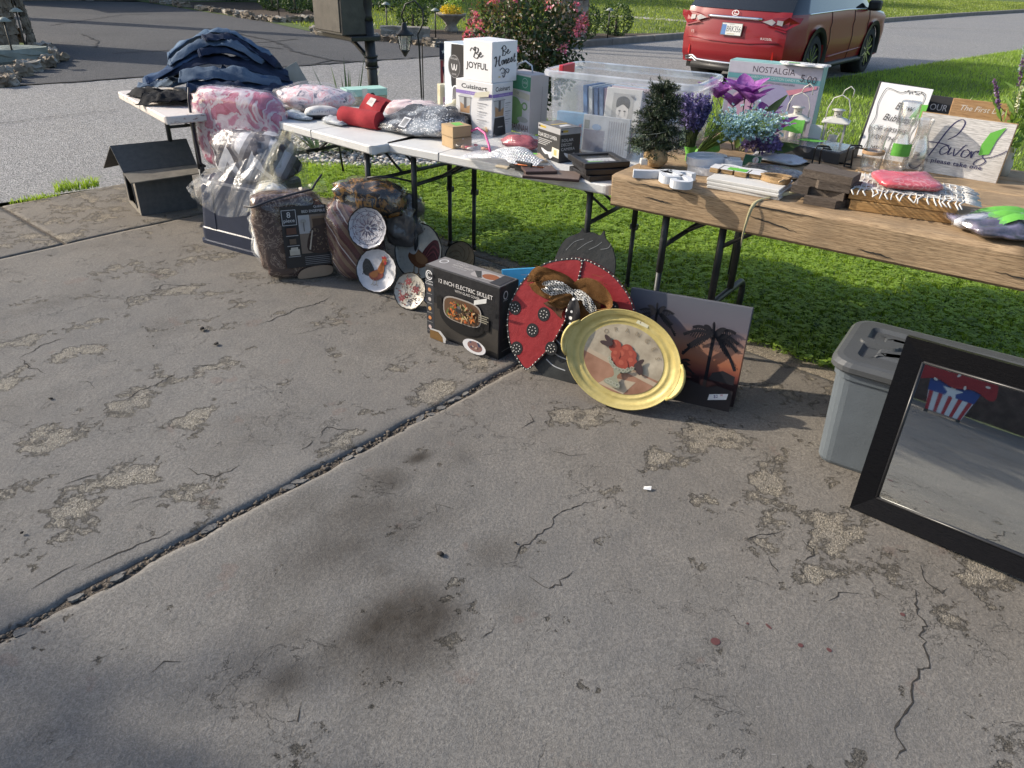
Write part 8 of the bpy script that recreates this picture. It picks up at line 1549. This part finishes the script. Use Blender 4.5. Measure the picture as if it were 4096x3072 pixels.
for x, y, h, lb in ((-3.05, 18.25, .62, 'path lamp on a thin stake beside the lettered stone'), (-1.95, 18.0, .55, 'path lamp on a thin stake in front of the stone urn'), (1.95, 19.45, .60, 'path lamp in front of the clipped shrub by the kerb'), (-6.5, 21.9, .62, 'path lamp at the edge of the far driveway bed'), (-8.1, 13.15, .62, 'path lamp against the stone pillar base'), (-7.45, 11.75, .60, 'path lamp in front of the flat stone')):
 t = thing('path_lamp', lb, 'lamp', (x, y, -.03), group='garden path lamps'); obj('stake', MB().tube([(0, 0, 0), (0, 0, h)], .014, 7), M_LAMP, t); obj('cap', MB().lathe([(.0, h + .045), (.03, h + .04), (.10, h - .01), (.095, h - .014), (0, h + .0)], 14), M_CAP, t)
def block(name, label, cat, loc, yaw, w, d, h, mat, seed=0, rough=.02):
 b = bmesh.new(); bmesh.ops.create_cube(b, size=1); bmesh.ops.subdivide_edges(b, edges=b.edges[:], cuts=3, use_grid_fill=True); rs_ = np.random.RandomState(seed)
 for v in b.verts: v.co = Vector((v.co.x * w, v.co.y * d, (v.co.z + .5) * h)) + Vector(rs_.normal(size=3) * rough)
 t_ = obj(name, MB().bm(b), mat); t_.location = loc; t_.rotation_euler[2] = rad(yaw)
 return tag(t_, label, cat) if label else t_
t = block('lettered_stone', 'low carved stone block with worn lettering in the far bed', 'stone', (-2.55, 17.55, -.03), 8, 1.0, .3, .24, M_STONE, 3, .012); p = Print(FRAME((-.42, -.158, .07), (1, 0, 0), (0, 0, 1))); p.text('SPORTSMANSHIP', 0, 0, .10, (.16, .15, .13), w=.82); p.done(t, 'lettering')
block('flat_stone', 'flat grey stone lying in the bed by the left pillar', 'stone', (-7.55, 11.95, -.03), 30, .85, .5, .22, pm('grey_green_stone', (.20, .23, .21), .9, .25, 5., .6, 20.), 4, .015)
# edging stones
rs = random.Random(8);
def edging(pts, n, label, grp, size=.3):
 P_ = spline([(a, b, 0) for a, b in pts], 8, False); t_ = thing('stone_edging', label, 'edging')
 for i in range(n):
  q = P_[min(len(P_) - 1, int(i * (len(P_) - 1) / max(1, n - 1)))]; o_ = block('stone', None, None, (q[0] + rs.gauss(0, .04), q[1] + rs.gauss(0, .04), -.03), rs.uniform(0, 180), size * rs.uniform(.8, 1.3), size * rs.uniform(.5, .8), rs.uniform(.09, .15), M_STONED if i % 3 else M_STONE, i + 500, .016); o_.parent = t_
edging([(-6.55, 9.9), (-6.95, 11.1), (-7.15, 12.3), (-8.1, 13.5)], 17, 'row of rough stones edging the left pillar bed', 'e', .22); edging([(-1.75, 16.35), (-2.6, 16.9), (-3.6, 17.4), (-4.5, 18.1)], 13, 'row of rough stones edging the far bed', 'e'); edging([(-4.4, 21.3), (-5.4, 20.9), (-6.3, 20.6), (-7.4, 21.7), (-9, 23.4), (-11.4, 25.6)], 26, 'row of rough stones along the far driveway', 'e')
# stone pillars of stacked rubble
def pillar(label, loc, yaw, w, h, mat, seed, number=None, taper=0.):
 t_ = thing('stone_pillar', label, 'pillar', loc, yaw); rs_ = random.Random(seed); z = 0; k = 0
 obj('core', MB().box(-w * .44, w * .44, -w * .44, w * .44, 0, h), M_STONED, t_)
 while z < h:
  hh = rs_.uniform(.14, .26); x = -w / 2
  while x < w / 2 - .05:
   ww = min(rs_.uniform(.18, .34), w / 2 - x)
   for s in range(4):
    if rs_.random() < .96: o_ = block('stone', None, None, (0, 0, 0), 0, ww * .96, .10, hh * .93, mat if rs_.random() < .7 else M_STONED, seed * 100 + k, .012); k += 1; o_.parent = t_; a = s * 90; c_ = Vector((x + ww / 2, -w / 2 + .02 - taper * (1 - z / h), z)); o_.location = Matrix.Rotation(rad(a), 3, 'Z') @ c_; o_.rotation_euler[2] = rad(a)
   x += ww
  z += hh
 if number:
  o_ = block('number_plaque', None, None, (0, -w / 2 - .04, h * .55), 0, w * .62, .04, h * .42, pm('blue_grey_slate', (.22, .27, .26), .8, .2, 8., .5, 20.), 9, .006); o_.parent = t_; p_ = Print(FRAME((-.22, -w / 2 - .075, h * .62), (1, 0, 0), (0, 0, 1))); [p_.text(ch, .05 + .105 * i, .20 - .07 * i, .13, (.09, .11, .11)) for i, ch in enumerate(number)]; p_.done(t_, 'number')
 return t_
pillar('pale rubble stone pillar with a house number by the kerb', (.92, 18.0, -.03), 12, .66, 1.75, M_STONE, 5, '5709'); pillar('brown rubble stone pillar flaring out at its base beside the far driveway', (-9.15, 13.85, -.03), 30, 1.0, 2.4, M_STONED, 6, None, .16)
# house with garage across the street
t = thing('far_house', 'house with white garage doors at the end of the far driveway', 'house', (-15.2, 23.9, -.03), 41.5); M_WALL = pm('stone_wall', (.26, .22, .18), .9, .3, 4., .8, 14.); M_DOORW = pm('white_door', (.62, .63, .64), .5, .04)
obj('wall', MB().box(-1., 9.5, .06, 7., 0, 3.0), M_WALL, t); obj('roof', MB().add([(-1.5, -.6, 2.9), (10, -.6, 2.9), (10, 7.6, 2.9), (-1.5, 7.6, 2.9), (1.5, 3.5, 5.4), (7, 3.5, 5.4)], [(0, 1, 5, 4), (2, 3, 4, 5), (1, 2, 5), (3, 0, 4)]), pm('shingle', (.09, .085, .08), .9, .3, 9., .6, 30.), t)
for x0 in (.3, 2.6):
 d = obj('garage_door', MB().box(x0, x0 + 2.0, .0, .05, .04, 2.15), M_DOORW, t)
 for k in range(3): obj('panel_groove', MB().box(x0 + .02, x0 + 1.98, -.004, -.001, .55 + .53 * k, .565 + .53 * k), ink((.3, .3, .3)), d)
obj('stone_pier', MB().rbox(2.33, 2.57, -.12, .05, 0, 2.3, .03), M_STONE, t); obj('step', MB().rbox(4.9, 8.5, -.5, .05, 0, .22, .03), M_STONE, t)
for k in range(5): w_ = obj('window', MB().box(5.1 + .9 * k, 5.7 + .9 * k, .0, .05, 1.0, 2.1), ink((.03, .035, .04)), t) if k % 2 == 0 else None
for i in range(9): x, y = -9.6 + .9 * i, 27.6 - .35 * i + .4 * math.sin(i * 2); tt_ = thing('border_plant', 'leafy foundation plant number' if False else 'leafy plant in the shaded border across the street', 'plant', (x, y, -.03), group='plants in the shaded border'); crown('foliage', 330, (0, 0, .3), (.45, .4, .36), .12, .05, M_LEAF if i % 2 else M_LEAFD, tt_, 140 + i, .3)
# mailbox
M_MBX = pm('mailbox_paint', (.05, .045, .042), .5, .15, 12., .15, 70., c2=(.075, .068, .06)); M_POST = pm('post_paint', (.022, .022, .023), .4, .2)
mbb = (-1.317,7.117,0.000); t = thing('mailbox', 'dark mailbox on a fluted post with a curved bracket by the street', 'mailbox', (mbb[0], mbb[1], -.03), 42)
lx, ly = -.05, .0
tp = lambda z: (lx * z / 1.4, ly * z / 1.4, z)
obj('post', MB().tube([tp(0), tp(1.12)], .046, 12), M_POST, t); obj('collar', MB().tube([tp(.74), tp(.755)], .062, 12).tube([tp(.83), tp(.845)], .062, 12).tube([tp(.755), tp(.83)], .055, 12), M_POST, t); obj('post_top', MB().tube([tp(1.12), tp(1.16), tp(1.24), tp(1.32), tp(1.38)], [.05, .035, .05, .04, .06], 12), M_POST, t)
a = tp(.97); obj('shelf', MB().rbox(a[0] - .22, a[0] + .06, a[1] - .08, a[1] + .52, 0.965, 1.005, .008), M_POST, t)
obj('bracket', MB().tube([(a[0] + .02, a[1] + .04, .80), (a[0] + .0, a[1] + .12, .86), (a[0], a[1] + .24, .92), (a[0], a[1] + .38, .96), (a[0], a[1] + .46, .97)], .020, 8), M_POST, t)
b = obj('box', MB().rbox(a[0] - .27, a[0] + .03, a[1] - .02, a[1] + .46, 1.008, 1.50, .01), M_MBX, t); b2 = obj('door', MB().rbox(a[0] - .28, a[0] - .265, a[1] + .0, a[1] + .44, 1.03, 1.48, .005), M_MBX, t)
# yucca and strap leaves, white pebbles
def rosette(label, loc, n, L, W, mat, seed, up=.9, name='yucca'):
 t_ = thing(name, label, 'plant', (loc[0], loc[1], -.03)); rs_ = random.Random(seed)
 for k in range(n):
  a = rs_.uniform(0, 6.28); e = rs_.uniform(.15, 1.) * up; LL = L * rs_.uniform(.65, 1.1); mb = MB(); d = Vector((math.cos(a) * math.cos(e * 1.5), math.sin(a) * math.cos(e * 1.5), math.sin(e * 1.5) + .1)); s = Vector((-math.sin(a), math.cos(a), 0)); A = []
  for i in range(6): q = i / 5; c_ = d * LL * q + Vector((0, 0, -.25 * LL * q * q * (1 - e))); w = W * (1 - q ** 1.6) * (.6 + .4 * min(1, q * 4)); A.append([tuple(c_ - s * w), tuple(c_ + Vector((0, 0, -.15 * w))), tuple(c_ + s * w)])
  obj('leaf', mb.surf(A), mat, t_)
 return t_
M_YUC = pm('yucca_leaf', (.085, .15, .05), .5, .3, 20., c2=(.20, .27, .11)); rosette('spiky yucca with stiff upright leaves by the mailbox post', (-1.560,7.078,0.000), 46, .78, .022, M_YUC, 3, 1.); rosette('arching strap leaved plant low behind the table legs', (-1.854,6.990,0.000), 40, .5, .016, M_YUC, 4, .45, 'strap_plant'); rosette('arching strap leaved plant beside the path light', (-1.345,6.912,0.000), 26, .42, .014, M_YUC, 5, .4, 'strap_plant')
rs = np.random.RandomState(9); n = 2600; a = rs.uniform(0, 6.28, n); r = np.sqrt(rs.rand(n)); pts = np.stack([-1.35 + 1.02 * r * np.cos(a), 7.1 + .64 * r * np.sin(a), rs.uniform(-.02, .012, n)], -1)
m = bpy.data.materials.new('white_pebble'); t_, o_ = nt(m); princ(t_, o_, ramp(t_, N(t_, 'ShaderNodeAttribute', attribute_name='tint').outputs['Fac'], [(0., (.16, .15, .14)), (.3, (.40, .38, .36)), (1., (.62, .60, .57))]), .8); tag(rocks('pebbles', pts, rs.uniform(.014, .03, n), m, None, .7, 10), 'pale river pebbles in the bed round the mailbox', 'pebbles', kind='stuff'); sheet('pebble_bed', [(-1.35 + 1.06 * math.cos(k * .3), 7.1 + .68 * math.sin(k * .3)) for k in range(21)], -.022, M_MULCH)
# garden lantern on a hook, flag, stake light
hk = (-0.926,7.350,0.000); t = thing('hanging_lantern', 'black carriage lantern on a shepherd hook beside the mailbox', 'lantern', (hk[0], hk[1], -.03), 0); BI = pm('black_iron', (.02, .02, .02), .45, .2)
obj('hook', MB().tube([(0, 0, 0), (-.02, 0, .9), (-.03, 0, 1.00), (.02, 0, 1.09), (.02, 0, 1.2), (-.05, 0, 1.27), (-.13, 0, 1.24), (-.17, 0, 1.15), (-.15, 0, 1.10)], .0075, 7), BI, t); lz = .84
Ml = Matrix.Translation((-.15, 0, lz)); obj('lantern_roof', MB().lathe([(0, .26), (.02, .25), (.03, .20), (.075, .165), (.085, .15), (.0, .15)], 6, M=Ml), BI, t); obj('lantern_glass', MB().lathe([(.062, .15), (.04, .03)], 6, M=Ml, smooth=False), film('lantern_glass', (.7, .7, .66), haze=.35, gloss=.25, rough=.1, bump=.05, bscale=5.), t); obj('lantern_base', MB().lathe([(0, .03), (.045, .03), (.03, .01), (.012, -.02), (0, -.03)], 6, M=Ml), BI, t)
for k in range(6): a = k * 1.047; obj('bar', MB().tube([(-.15 + .064 * math.cos(a), .064 * math.sin(a), lz + .15), (-.15 + .042 * math.cos(a), .042 * math.sin(a), lz + .03)], .004, 4), BI, t)
obj('ring', MB().tube([(-.15, 0, 1.10), (-.16, 0, 1.105), (-.15, 0, 1.12)], .004, 5), BI, t)
t = thing('garden_flag', 'small patriotic garden flag hanging from an iron stand', 'flag', (hk[0] + .06, hk[1] + .05, -.03), 0); obj('stand', MB().tube([(-.06, 0, 0), (-.06, 0, .93), (.30, 0, .93)], .006, 6), BI, t)
A = [[(.10 + .19 * i / 9, .02 * math.sin(i * 1.3 + j * .2), .93 - .48 * j / 9) for i in range(10)] for j in range(10)]; obj('cloth', MB().surf(A), pm('flag_cloth', (.42, .33, .32), .8, .2, 12.), t); p = Print(Matrix.Translation((0, -.026, 0))); p.rect(.10, .80, .29, .93, (.02, .022, .05));
for k in range(3): p.poly([(.135 + .06 * k + .02 * (1 if q % 2 == 0 else .42) * math.sin(q * math.pi / 5), .865 + .02 * (1 if q % 2 == 0 else .42) * math.cos(q * math.pi / 5)) for q in range(10)], (.6, .6, .6))
for k in range(3): p.rect(.11 + .06 * k, .46, .13 + .06 * k, .79, (.35, .05, .06))
p.stroke([(.13, .74), (.15, .62), (.13, .50)], .02, (.03, .03, .06)); p.done(t)
sl_ = (-1.455,6.226,0.000); t = thing('stake_light', 'black solar lantern light on a stake among the strap leaves under the table', 'light', (sl_[0], sl_[1], -.02), 20); obj('stake', MB().tube([(0, 0, 0), (-.035, 0, .42)], .009, 7), BI, t); Ms = Matrix.Translation((-.04, 0, .40)); obj('head', MB().lathe([(0, 0), (.03, .01), (.055, .12), (.05, .13)], 8, M=Ms), film('lantern_glass', (.7, .7, .66)), t); obj('cap', MB().lathe([(.075, .13), (.07, .14), (.03, .175), (0, .18)], 12, M=Ms), pm('pale_cap', (.40, .39, .35), .5, .1), t)
for k in range(6): a = k * 1.047; obj('bar', MB().tube([(-.04 + .032 * math.cos(a), .032 * math.sin(a), .41), (-.04 + .057 * math.cos(a), .057 * math.sin(a), .53)], .004, 4), BI, t)
t = block('feeder_dish', 'small white plastic piece lying among the strap leaves', 'scrap', (-1.62, 6.85, .08), 10, .14, .05, .03, pm('cream_ceramic', (.55, .52, .45), .4, .08), 2, .004)
# ------------------------------------------------------------------ parked car
def build_car():
 HD = 52.; ct = thing('parked_car', 'dark red SUV with chrome trim and an Indiana plate, parked in the street', 'car', (3.02, 13.55, -.035), HD)
 CX, CY = -.98, -.82                                  # so that the left rear tyre stands at the origin
 m = bpy.data.materials.new('red_car_paint'); t, o = nt(m); princ(t, o, mixc(t, ramp(t, noise(t, coords(t), 900., 2), [(.4, 0.), (.6, 1.)]), (.19, .006, .011), (.24, .009, .015)), .4, None, .0, .35, .3, Coat_Roughness=.03)
 RED = m; BLK = pm('car_black_trim', (.022, .022, .023), .5, .1); TYR = pm('tyre', (.025, .025, .026), .85, .2, 40., .3, 80.); CHR = pm('chrome', (.75, .75, .76), .12, .02, metal=1.); GLS = pm('tinted_glass', (.012, .014, .016), .05, .05, spec=.6, coat=.5); RIM = pm('alloy', (.45, .45, .46), .25, .05, metal=1.); RIMD = pm('alloy_dark', (.04, .04, .045), .35, .1, metal=.7)
 xr, xf, R = .98, 3.77, .365
 def zl(x):
  z = .27 + (.05 if x < .5 else 0) * (1 - x / .5)
  for c in (xr, xf):
   if abs(x - c) < .43: z = max(z, R + math.sqrt(.43 ** 2 - (x - c) ** 2))
  return z
 def hw(x): return .80 + .145 * min(1, max(0, (x - .08) / .42)) ** .6 - .20 * max(0, (x - 4.25) / .65) ** 2
 def sh(z): return -.02 + .02 * max(0, (z - .62)) + .30 * max(0, z - .70) ** 1.4 + .75 * max(0, z - 1.05) + (.05 if z < .40 else 0)
 def belt(x): return 1.06 - .015 * abs(x - 2.2) - (.14 * max(0, (x - 3.4) / 1.5))
 def roofz(x): return 1.68 - .04 * (x - 2) ** 2 if x < 3.0 else max(belt(x), 1.64 - .75 * (x - 3.0))
 XS = sorted(set([.08 + .035 * i for i in range(28)] + [1.05 + .09 * i for i in range(30)] + [3.3 + .035 * i for i in range(28)] + [4.3 + .06 * i for i in range(11)]))
 def sect(x):
  w = hw(x); z0 = zl(x); bz = belt(x); zr = roofz(x); P = [(w * .955, z0), (w * .985, max(.46, z0 + .01)), (w * 1., max(.66, z0 + .02)), (w * .975, max(.82, z0 + .03)), (w * .985, max(.90, z0 + .035)), (w * .955, bz), (w * .94, bz + .03), (w * .80, max(bz + .04, zr - .08)), (w * .66, max(bz + .045, zr)), (0, max(bz + .05, zr + .02))]
  f = max(0, 1 - (x - .08) / .9)
  return [(CX + x + sh(z) * f, y, z) for y, z in P]
 for sgn in (1, -1):
  A = [[(a, CY + sgn * b, c) for a, b, c in sect(x)] for x in XS]
  if sgn < 0: A = [r_[::-1] for r_ in A]
  b = MB(); n = len(A[0]); b.surf([r_[:6] for r_ in A] if sgn > 0 else [r_[4:] for r_ in A]); obj('side_panel', b, RED, ct)
  obj('glasshouse', MB().surf([r_[5:8] for r_ in A] if sgn > 0 else [r_[2:5] for r_ in A]), GLS, ct)
  obj('roof_panel', MB().surf([r_[7:] for r_ in A] if sgn > 0 else [r_[:3] for r_ in A]), RED, ct)
  # door gaps, window line, sill, arches
  side = lambda x, k: [(a, CY + sgn * (b_ + .004), c) for a, b_, c in sect(x)][k]
  obj('window_strip', MB().tube([side(x, 5) for x in XS if .5 < x < 3.7], .012, 6), CHR, ct)
  for xd in (1.52, 2.62, 3.42): obj('door_gap', MB().tube([side(xd, k) for k in (0, 1, 2, 3, 4, 5)], .005, 4), BLK, ct)
  obj('sill_trim', MB().tube([(CX + x, CY + sgn * (hw(x) * .96 + .005), .275) for x in np.linspace(1.40, 3.35, 10)], .045, 8), BLK, ct)
  obj('door_crease', MB().tube([(CX + x, CY + sgn * (hw(x) * .984 + .003), .40 + .03 * (x - 1.5)) for x in np.linspace(1.5, 3.3, 10)], .012, 6), RED, ct)
  for c in (xr, xf):
   b = MB(); A2 = []
   for i in range(25): a = rad(-8 + 196 * i / 24); A2.append([(CX + c + r_ * math.cos(a), CY + sgn * (.958 - (.05 if k == 0 else 0) - (.006 if k == 2 else 0)), max(.2, R + r_ * math.sin(a))) for k, r_ in enumerate((.415, .425, .485, .49))])
   obj('arch_trim', b.surf(A2), BLK, ct); obj('wheel_well', MB().tube([(CX + c, CY + sgn * .62, R), (CX + c, CY + sgn * .90, R)], .425, 28), ink((.008, .008, .008)), ct)
   w = thing('wheel', None, None); w.parent = ct; w.location = (CX + c, CY + sgn * .82, R); w.rotation_euler = (0, 0, 0 if sgn < 0 else math.pi)
   W = Matrix(((1, 0, 0, 0), (0, 0, 1, 0), (0, -1, 0, 0), (0, 0, 0, 1)))
   obj('tyre', MB().lathe([(.262, -.105), (.33, -.115), (.36, -.095), (.366, -.05), (.366, .05), (.36, .095), (.33, .115), (.262, .105), (.262, -.105)], 40, M=W), TYR, w)
   rb = MB().lathe([(.262, .10), (.250, .105), (.242, .09), (.235, .0), (0, .0)], 40, M=W); obj('rim', rb, RIMD, w)
   for k in range(5):
    for q in (-1, 1):
     a = rad(72 * k + q * 11); a2 = rad(72 * k + q * 19); s = MB(); p0 = (.04 * math.cos(a), .04 * math.sin(a)); p1 = (.235 * math.cos(a2), .235 * math.sin(a2)); nx, nz = -math.sin(a), math.cos(a)
     s.add([(p0[0] + nx * .016, -.085, p0[1] + nz * .016), (p0[0] - nx * .016, -.085, p0[1] - nz * .016), (p1[0] - nx * .012, -.100, p1[1] - nz * .012), (p1[0] + nx * .012, -.100, p1[1] + nz * .012), (p0[0] + nx * .016, -.05, p0[1] + nz * .016), (p0[0] - nx * .016, -.05, p0[1] - nz * .016), (p1[0] - nx * .012, -.06, p1[1] - nz * .012), (p1[0] + nx * .012, -.06, p1[1] + nz * .012)], [(0, 1, 2, 3)[::-1], (0, 3, 7, 4), (1, 5, 6, 2)]); obj('spoke', s, RIM, w)
   obj('hub_cap', MB().lathe([(.05, .08), (.045, .098), (0, .10)], 18, M=W), RIM, w)
 # rear end
 def rx(y, z): return CX + .08 + sh(z) - .10 * (1 - (abs(y) / .80) ** 2.4)
 Z = [.30, .36, .42, .50, .58, .64, .66, .72, .80, .90, .97, 1.0, 1.06]; Yv = np.linspace(-.80, .80, 25)
 obj('tailgate', MB().surf([[(rx(y, z) + (.012 if z > .645 and abs(y) < .62 else 0), CY + y * (1 + .0 * z), z) for y in Yv[::-1]] for z in Z]), RED, ct)
 obj('rear_window', MB().surf([[(rx(y, z), CY + y * (1 - .2 * (z - 1.06)), z) for y in Yv[::-1]] for z in (1.06, 1.2, 1.4, 1.58)]), GLS, ct)
 obj('nose', MB().surf([[(CX + 4.9 + .12 * (1 - (y / .7) ** 2), CY + y, z) for y in np.linspace(-.62, .62, 9)] for z in (.3, .5, .7, .86)]), RED, ct)
 obj('underbody', MB().box(CX + .25, CX + 4.6, CY - .80, CY + .80, .20, .32), ink((.01, .01, .01)), ct)
 def strip(name, pts, r, mat, n=6): return obj(name, MB().tube([(rx(y, z) - r * .5, CY + y, z) for y, z in pts], r, n), mat, ct)
 strip('chrome_bar', [(-.42 + .84 * i / 14, .955 + .0 * i) for i in range(15)], .022, CHR); strip('bumper_chrome', [(-.74, .37), (-.60, .39), (-.52, .34), (-.3, .335), (0, .335), (.3, .335), (.52, .34), (.60, .39), (.74, .37)], .024, CHR); strip('bumper_chrome', [(-.74, .335), (-.60, .35), (-.52, .30), (0, .295), (.52, .30), (.60, .35), (.74, .335)], .018, CHR); strip('bumper_crease', [(-.72, .655), (-.3, .63), (0, .625), (.3, .63), (.72, .655)], .010, RED); strip('lower_valance', [(-.6, .27), (0, .265), (.6, .27)], .05, BLK)
 LRED = pm('tail_lens', (.20, .008, .012), .12, .1, coat=.6); LCL = pm('clear_lens', (.30, .28, .28), .1, .1, coat=.6)
 for s in (1, -1):
  def lens(name, pts, mat, off):
   vs = []
   for y, z in pts: vs.append((rx(min(.8, y), z) - off + (.55 * max(0, y - .78)), CY + s * y, z))
   f = tuple(range(len(vs))); obj(name, MB().add(vs, [f if s < 0 else f[::-1]]), mat, ct)
  lens('tail_light', [(.40, .935), (.60, .87), (.78, .83), (.93, .93), (.95, 1.0), (.78, 1.0), (.60, .985)], LRED, .02); lens('light_lens', [(.44, .925), (.58, .885), (.62, .93), (.56, .965)], LCL, .028); lens('light_lens', [(.64, .90), (.72, .885), (.72, .95), (.64, .955)], LCL, .028); lens('light_edge', [(.52, .865), (.78, .80), (.80, .815), (.56, .88)], LRED, .028)
  lens('reflector', [(.655, .42), (.685, .42), (.675, .54), (.655, .54)], pm('red_reflector', (.45, .02, .02), .2, .05), .014)
  mr = obj('side_mirror', MB().rbox(CX + 3.25, CX + 3.42, CY + s * 1.0 - .10, CY + s * 1.0 + .10, 1.02, 1.18, .04, 3), BLK, ct)
 p = Print(FRAME((rx(0, .80) - .014, CY, .80), (0, -1, 0), (sh(.88) - sh(.72), 0, .16)))
 p.rect(-.165, -.085, .165, .085, (.10, .10, .10)); p.rect(-.155, -.077, .155, .077, (.60, .60, .58)); p.rect(-.155, -.077, -.085, .06, (.08, .18, .40)); p.text('BRK356', -.075, -.035, .078, (.03, .03, .05), w=.22); p.text('INDIANA', 0, .058, .014, (.3, .3, .3), align='C'); p.rect(-.06, -.066, .06, -.058, (.4, .35, .2)); p.done(ct, 'licence_plate')
 p = Print(FRAME((rx(.0, 1.02) - .016, CY, 1.015), (0, -1, 0), (sh(1.05) - sh(.98), 0, .07))); p.ring(0, 0, .055, .04, .009, (.70, .70, .70)); p.stroke([(-.004, .035), (-.018, -.012), (.038, -.012)], .010, (.70, .70, .70), smooth=False); p.done(ct, 'emblem')
 p = Print(FRAME((rx(-.5, .70) - .012, CY - .46, .69), (.10, -1, 0), (0, 0, 1))); p.text('RX350L', 0, 0, .032, (.62, .62, .62), w=.17); p.done(ct, 'badge'); p = Print(FRAME((rx(.6, .72) - .012, CY + .66, .71), (-.15, -1, 0), (0, 0, 1))); p.text('F5', 0, 0, .04, (.6, .45, .42)); p.done(ct, 'badge')
 return ct
build_car()
# ------------------------------------------------------------------ seen in the mirror: things on the other side of the driveway
t = thing('cupcake_sign', 'painted wooden cupcake sign in red, white and blue, seen in the mirror', 'sign', M=FRAME((-2.9, -2.25, 0), (-.64, .77, 0), (-.06, -.05, 1)))
obj('cake_case', board_xz(MB(), [(.20, .03), (.53, .03), (.60, .34), (.13, .34)], 0, .02), pm('sign_white', (.62, .62, .64), .6, .06), t); obj('icing', board_xz(MB(), spline([(.0, .36), (.04, .30), (.2, .35), (.37, .31), (.54, .35), (.70, .30), (.74, .38), (.68, .56), (.5, .70), (.37, .76), (.24, .70), (.07, .56)], 4), -.02, .0), M_RED, t); obj('legs', MB().box(.2, .24, .02, .04, 0, .3).box(.5, .54, .02, .04, 0, .3), ink((.05, .05, .05)), t)
p = Print(); [p.poly([(.205 + .075 * k, .03), (.235 + .075 * k, .03), (.205 + .09 * k, .22), (.165 + .09 * k, .22)], (.36, .03, .04)) for k in range(5)]; p.poly([(.152, .22), (.578, .22), (.60, .345), (.125, .345)], (.03, .06, .22)); p.poly([(.37 + .10 * (1 if q % 2 == 0 else .4) * math.sin(q * math.pi / 5), .27 + .10 * (1 if q % 2 == 0 else .4) * math.cos(q * math.pi / 5)) for q in range(10)], (.62, .62, .64)); p.done(t, 'paint'); p = Print(Matrix.Translation((0, -.02, 0))); [p.ell(.1 + .09 * k, .42 + .08 * math.sin(k * 2.2), .022, .012, (.6, .55, .5), 10, 40 * k) for k in range(7)]; p.done(t, 'sprinkles')
t = thing('bicycle', 'teal bicycle standing at the driveway edge, seen in the mirror', 'bicycle', (-4.3, -3.1, 0), -52); TEAL = pm('teal_paint', (.03, .30, .30), .35, .1)
for x in (0, 1.05): w = obj('wheel', MB().tube([(x + .31 * math.cos(k * .262), 0, .33 + .31 * math.sin(k * .262)) for k in range(24)], .022, 8, closed=True), pm('tyre', (.025, .025, .026)), t); obj('rim', MB().tube([(x + .285 * math.cos(k * .262), 0, .33 + .285 * math.sin(k * .262)) for k in range(24)], .008, 6, closed=True), TEAL, w)
obj('frame', MB().tube([(1.05, 0, .33), (.93, 0, .85), (.91, 0, .95)], .016, 8).tube([(.95, 0, .78), (.45, 0, .30), (0, 0, .33), (.36, 0, .72), (.45, 0, .30)], .016, 8).tube([(.95, 0, .78), (.36, 0, .70)], .016, 8), TEAL, t); obj('handlebar', MB().tube([(.72, -.28, 1.02), (.88, -.2, 1.05), (.91, 0, .97), (.88, .2, 1.05), (.72, .28, 1.02)], .012, 7), M_HINGE, t); obj('saddle', MB().rbox(.22, .46, -.08, .08, .74, .80, .03, 3), ink((.02, .02, .02)), t)
for o in col.objects:
 if o.name.split('.')[0] in ('flower_spikes', 'chalk_lines', 'frayed_threads', 'needles', 'florets', 'dots', 'grit'): o['kind'] = 'stuff'
wq = AB(2.5, 8.3); t = thing('own_garage', 'dark brick garage wall along the far side of the driveway, seen in the mirror', 'garage', (wq[0], wq[1], 0), -40); obj('wall', MB().box(0, 11., -.3, 0, 0, 2.7), pm('dark_brick', (.09, .065, .055), .9, .3, 9., .7, 40.), t); obj('garage_door', MB().box(3.2, 7.6, 0, .03, .02, 2.2), pm('grey_door', (.20, .20, .21), .6, .08), t)
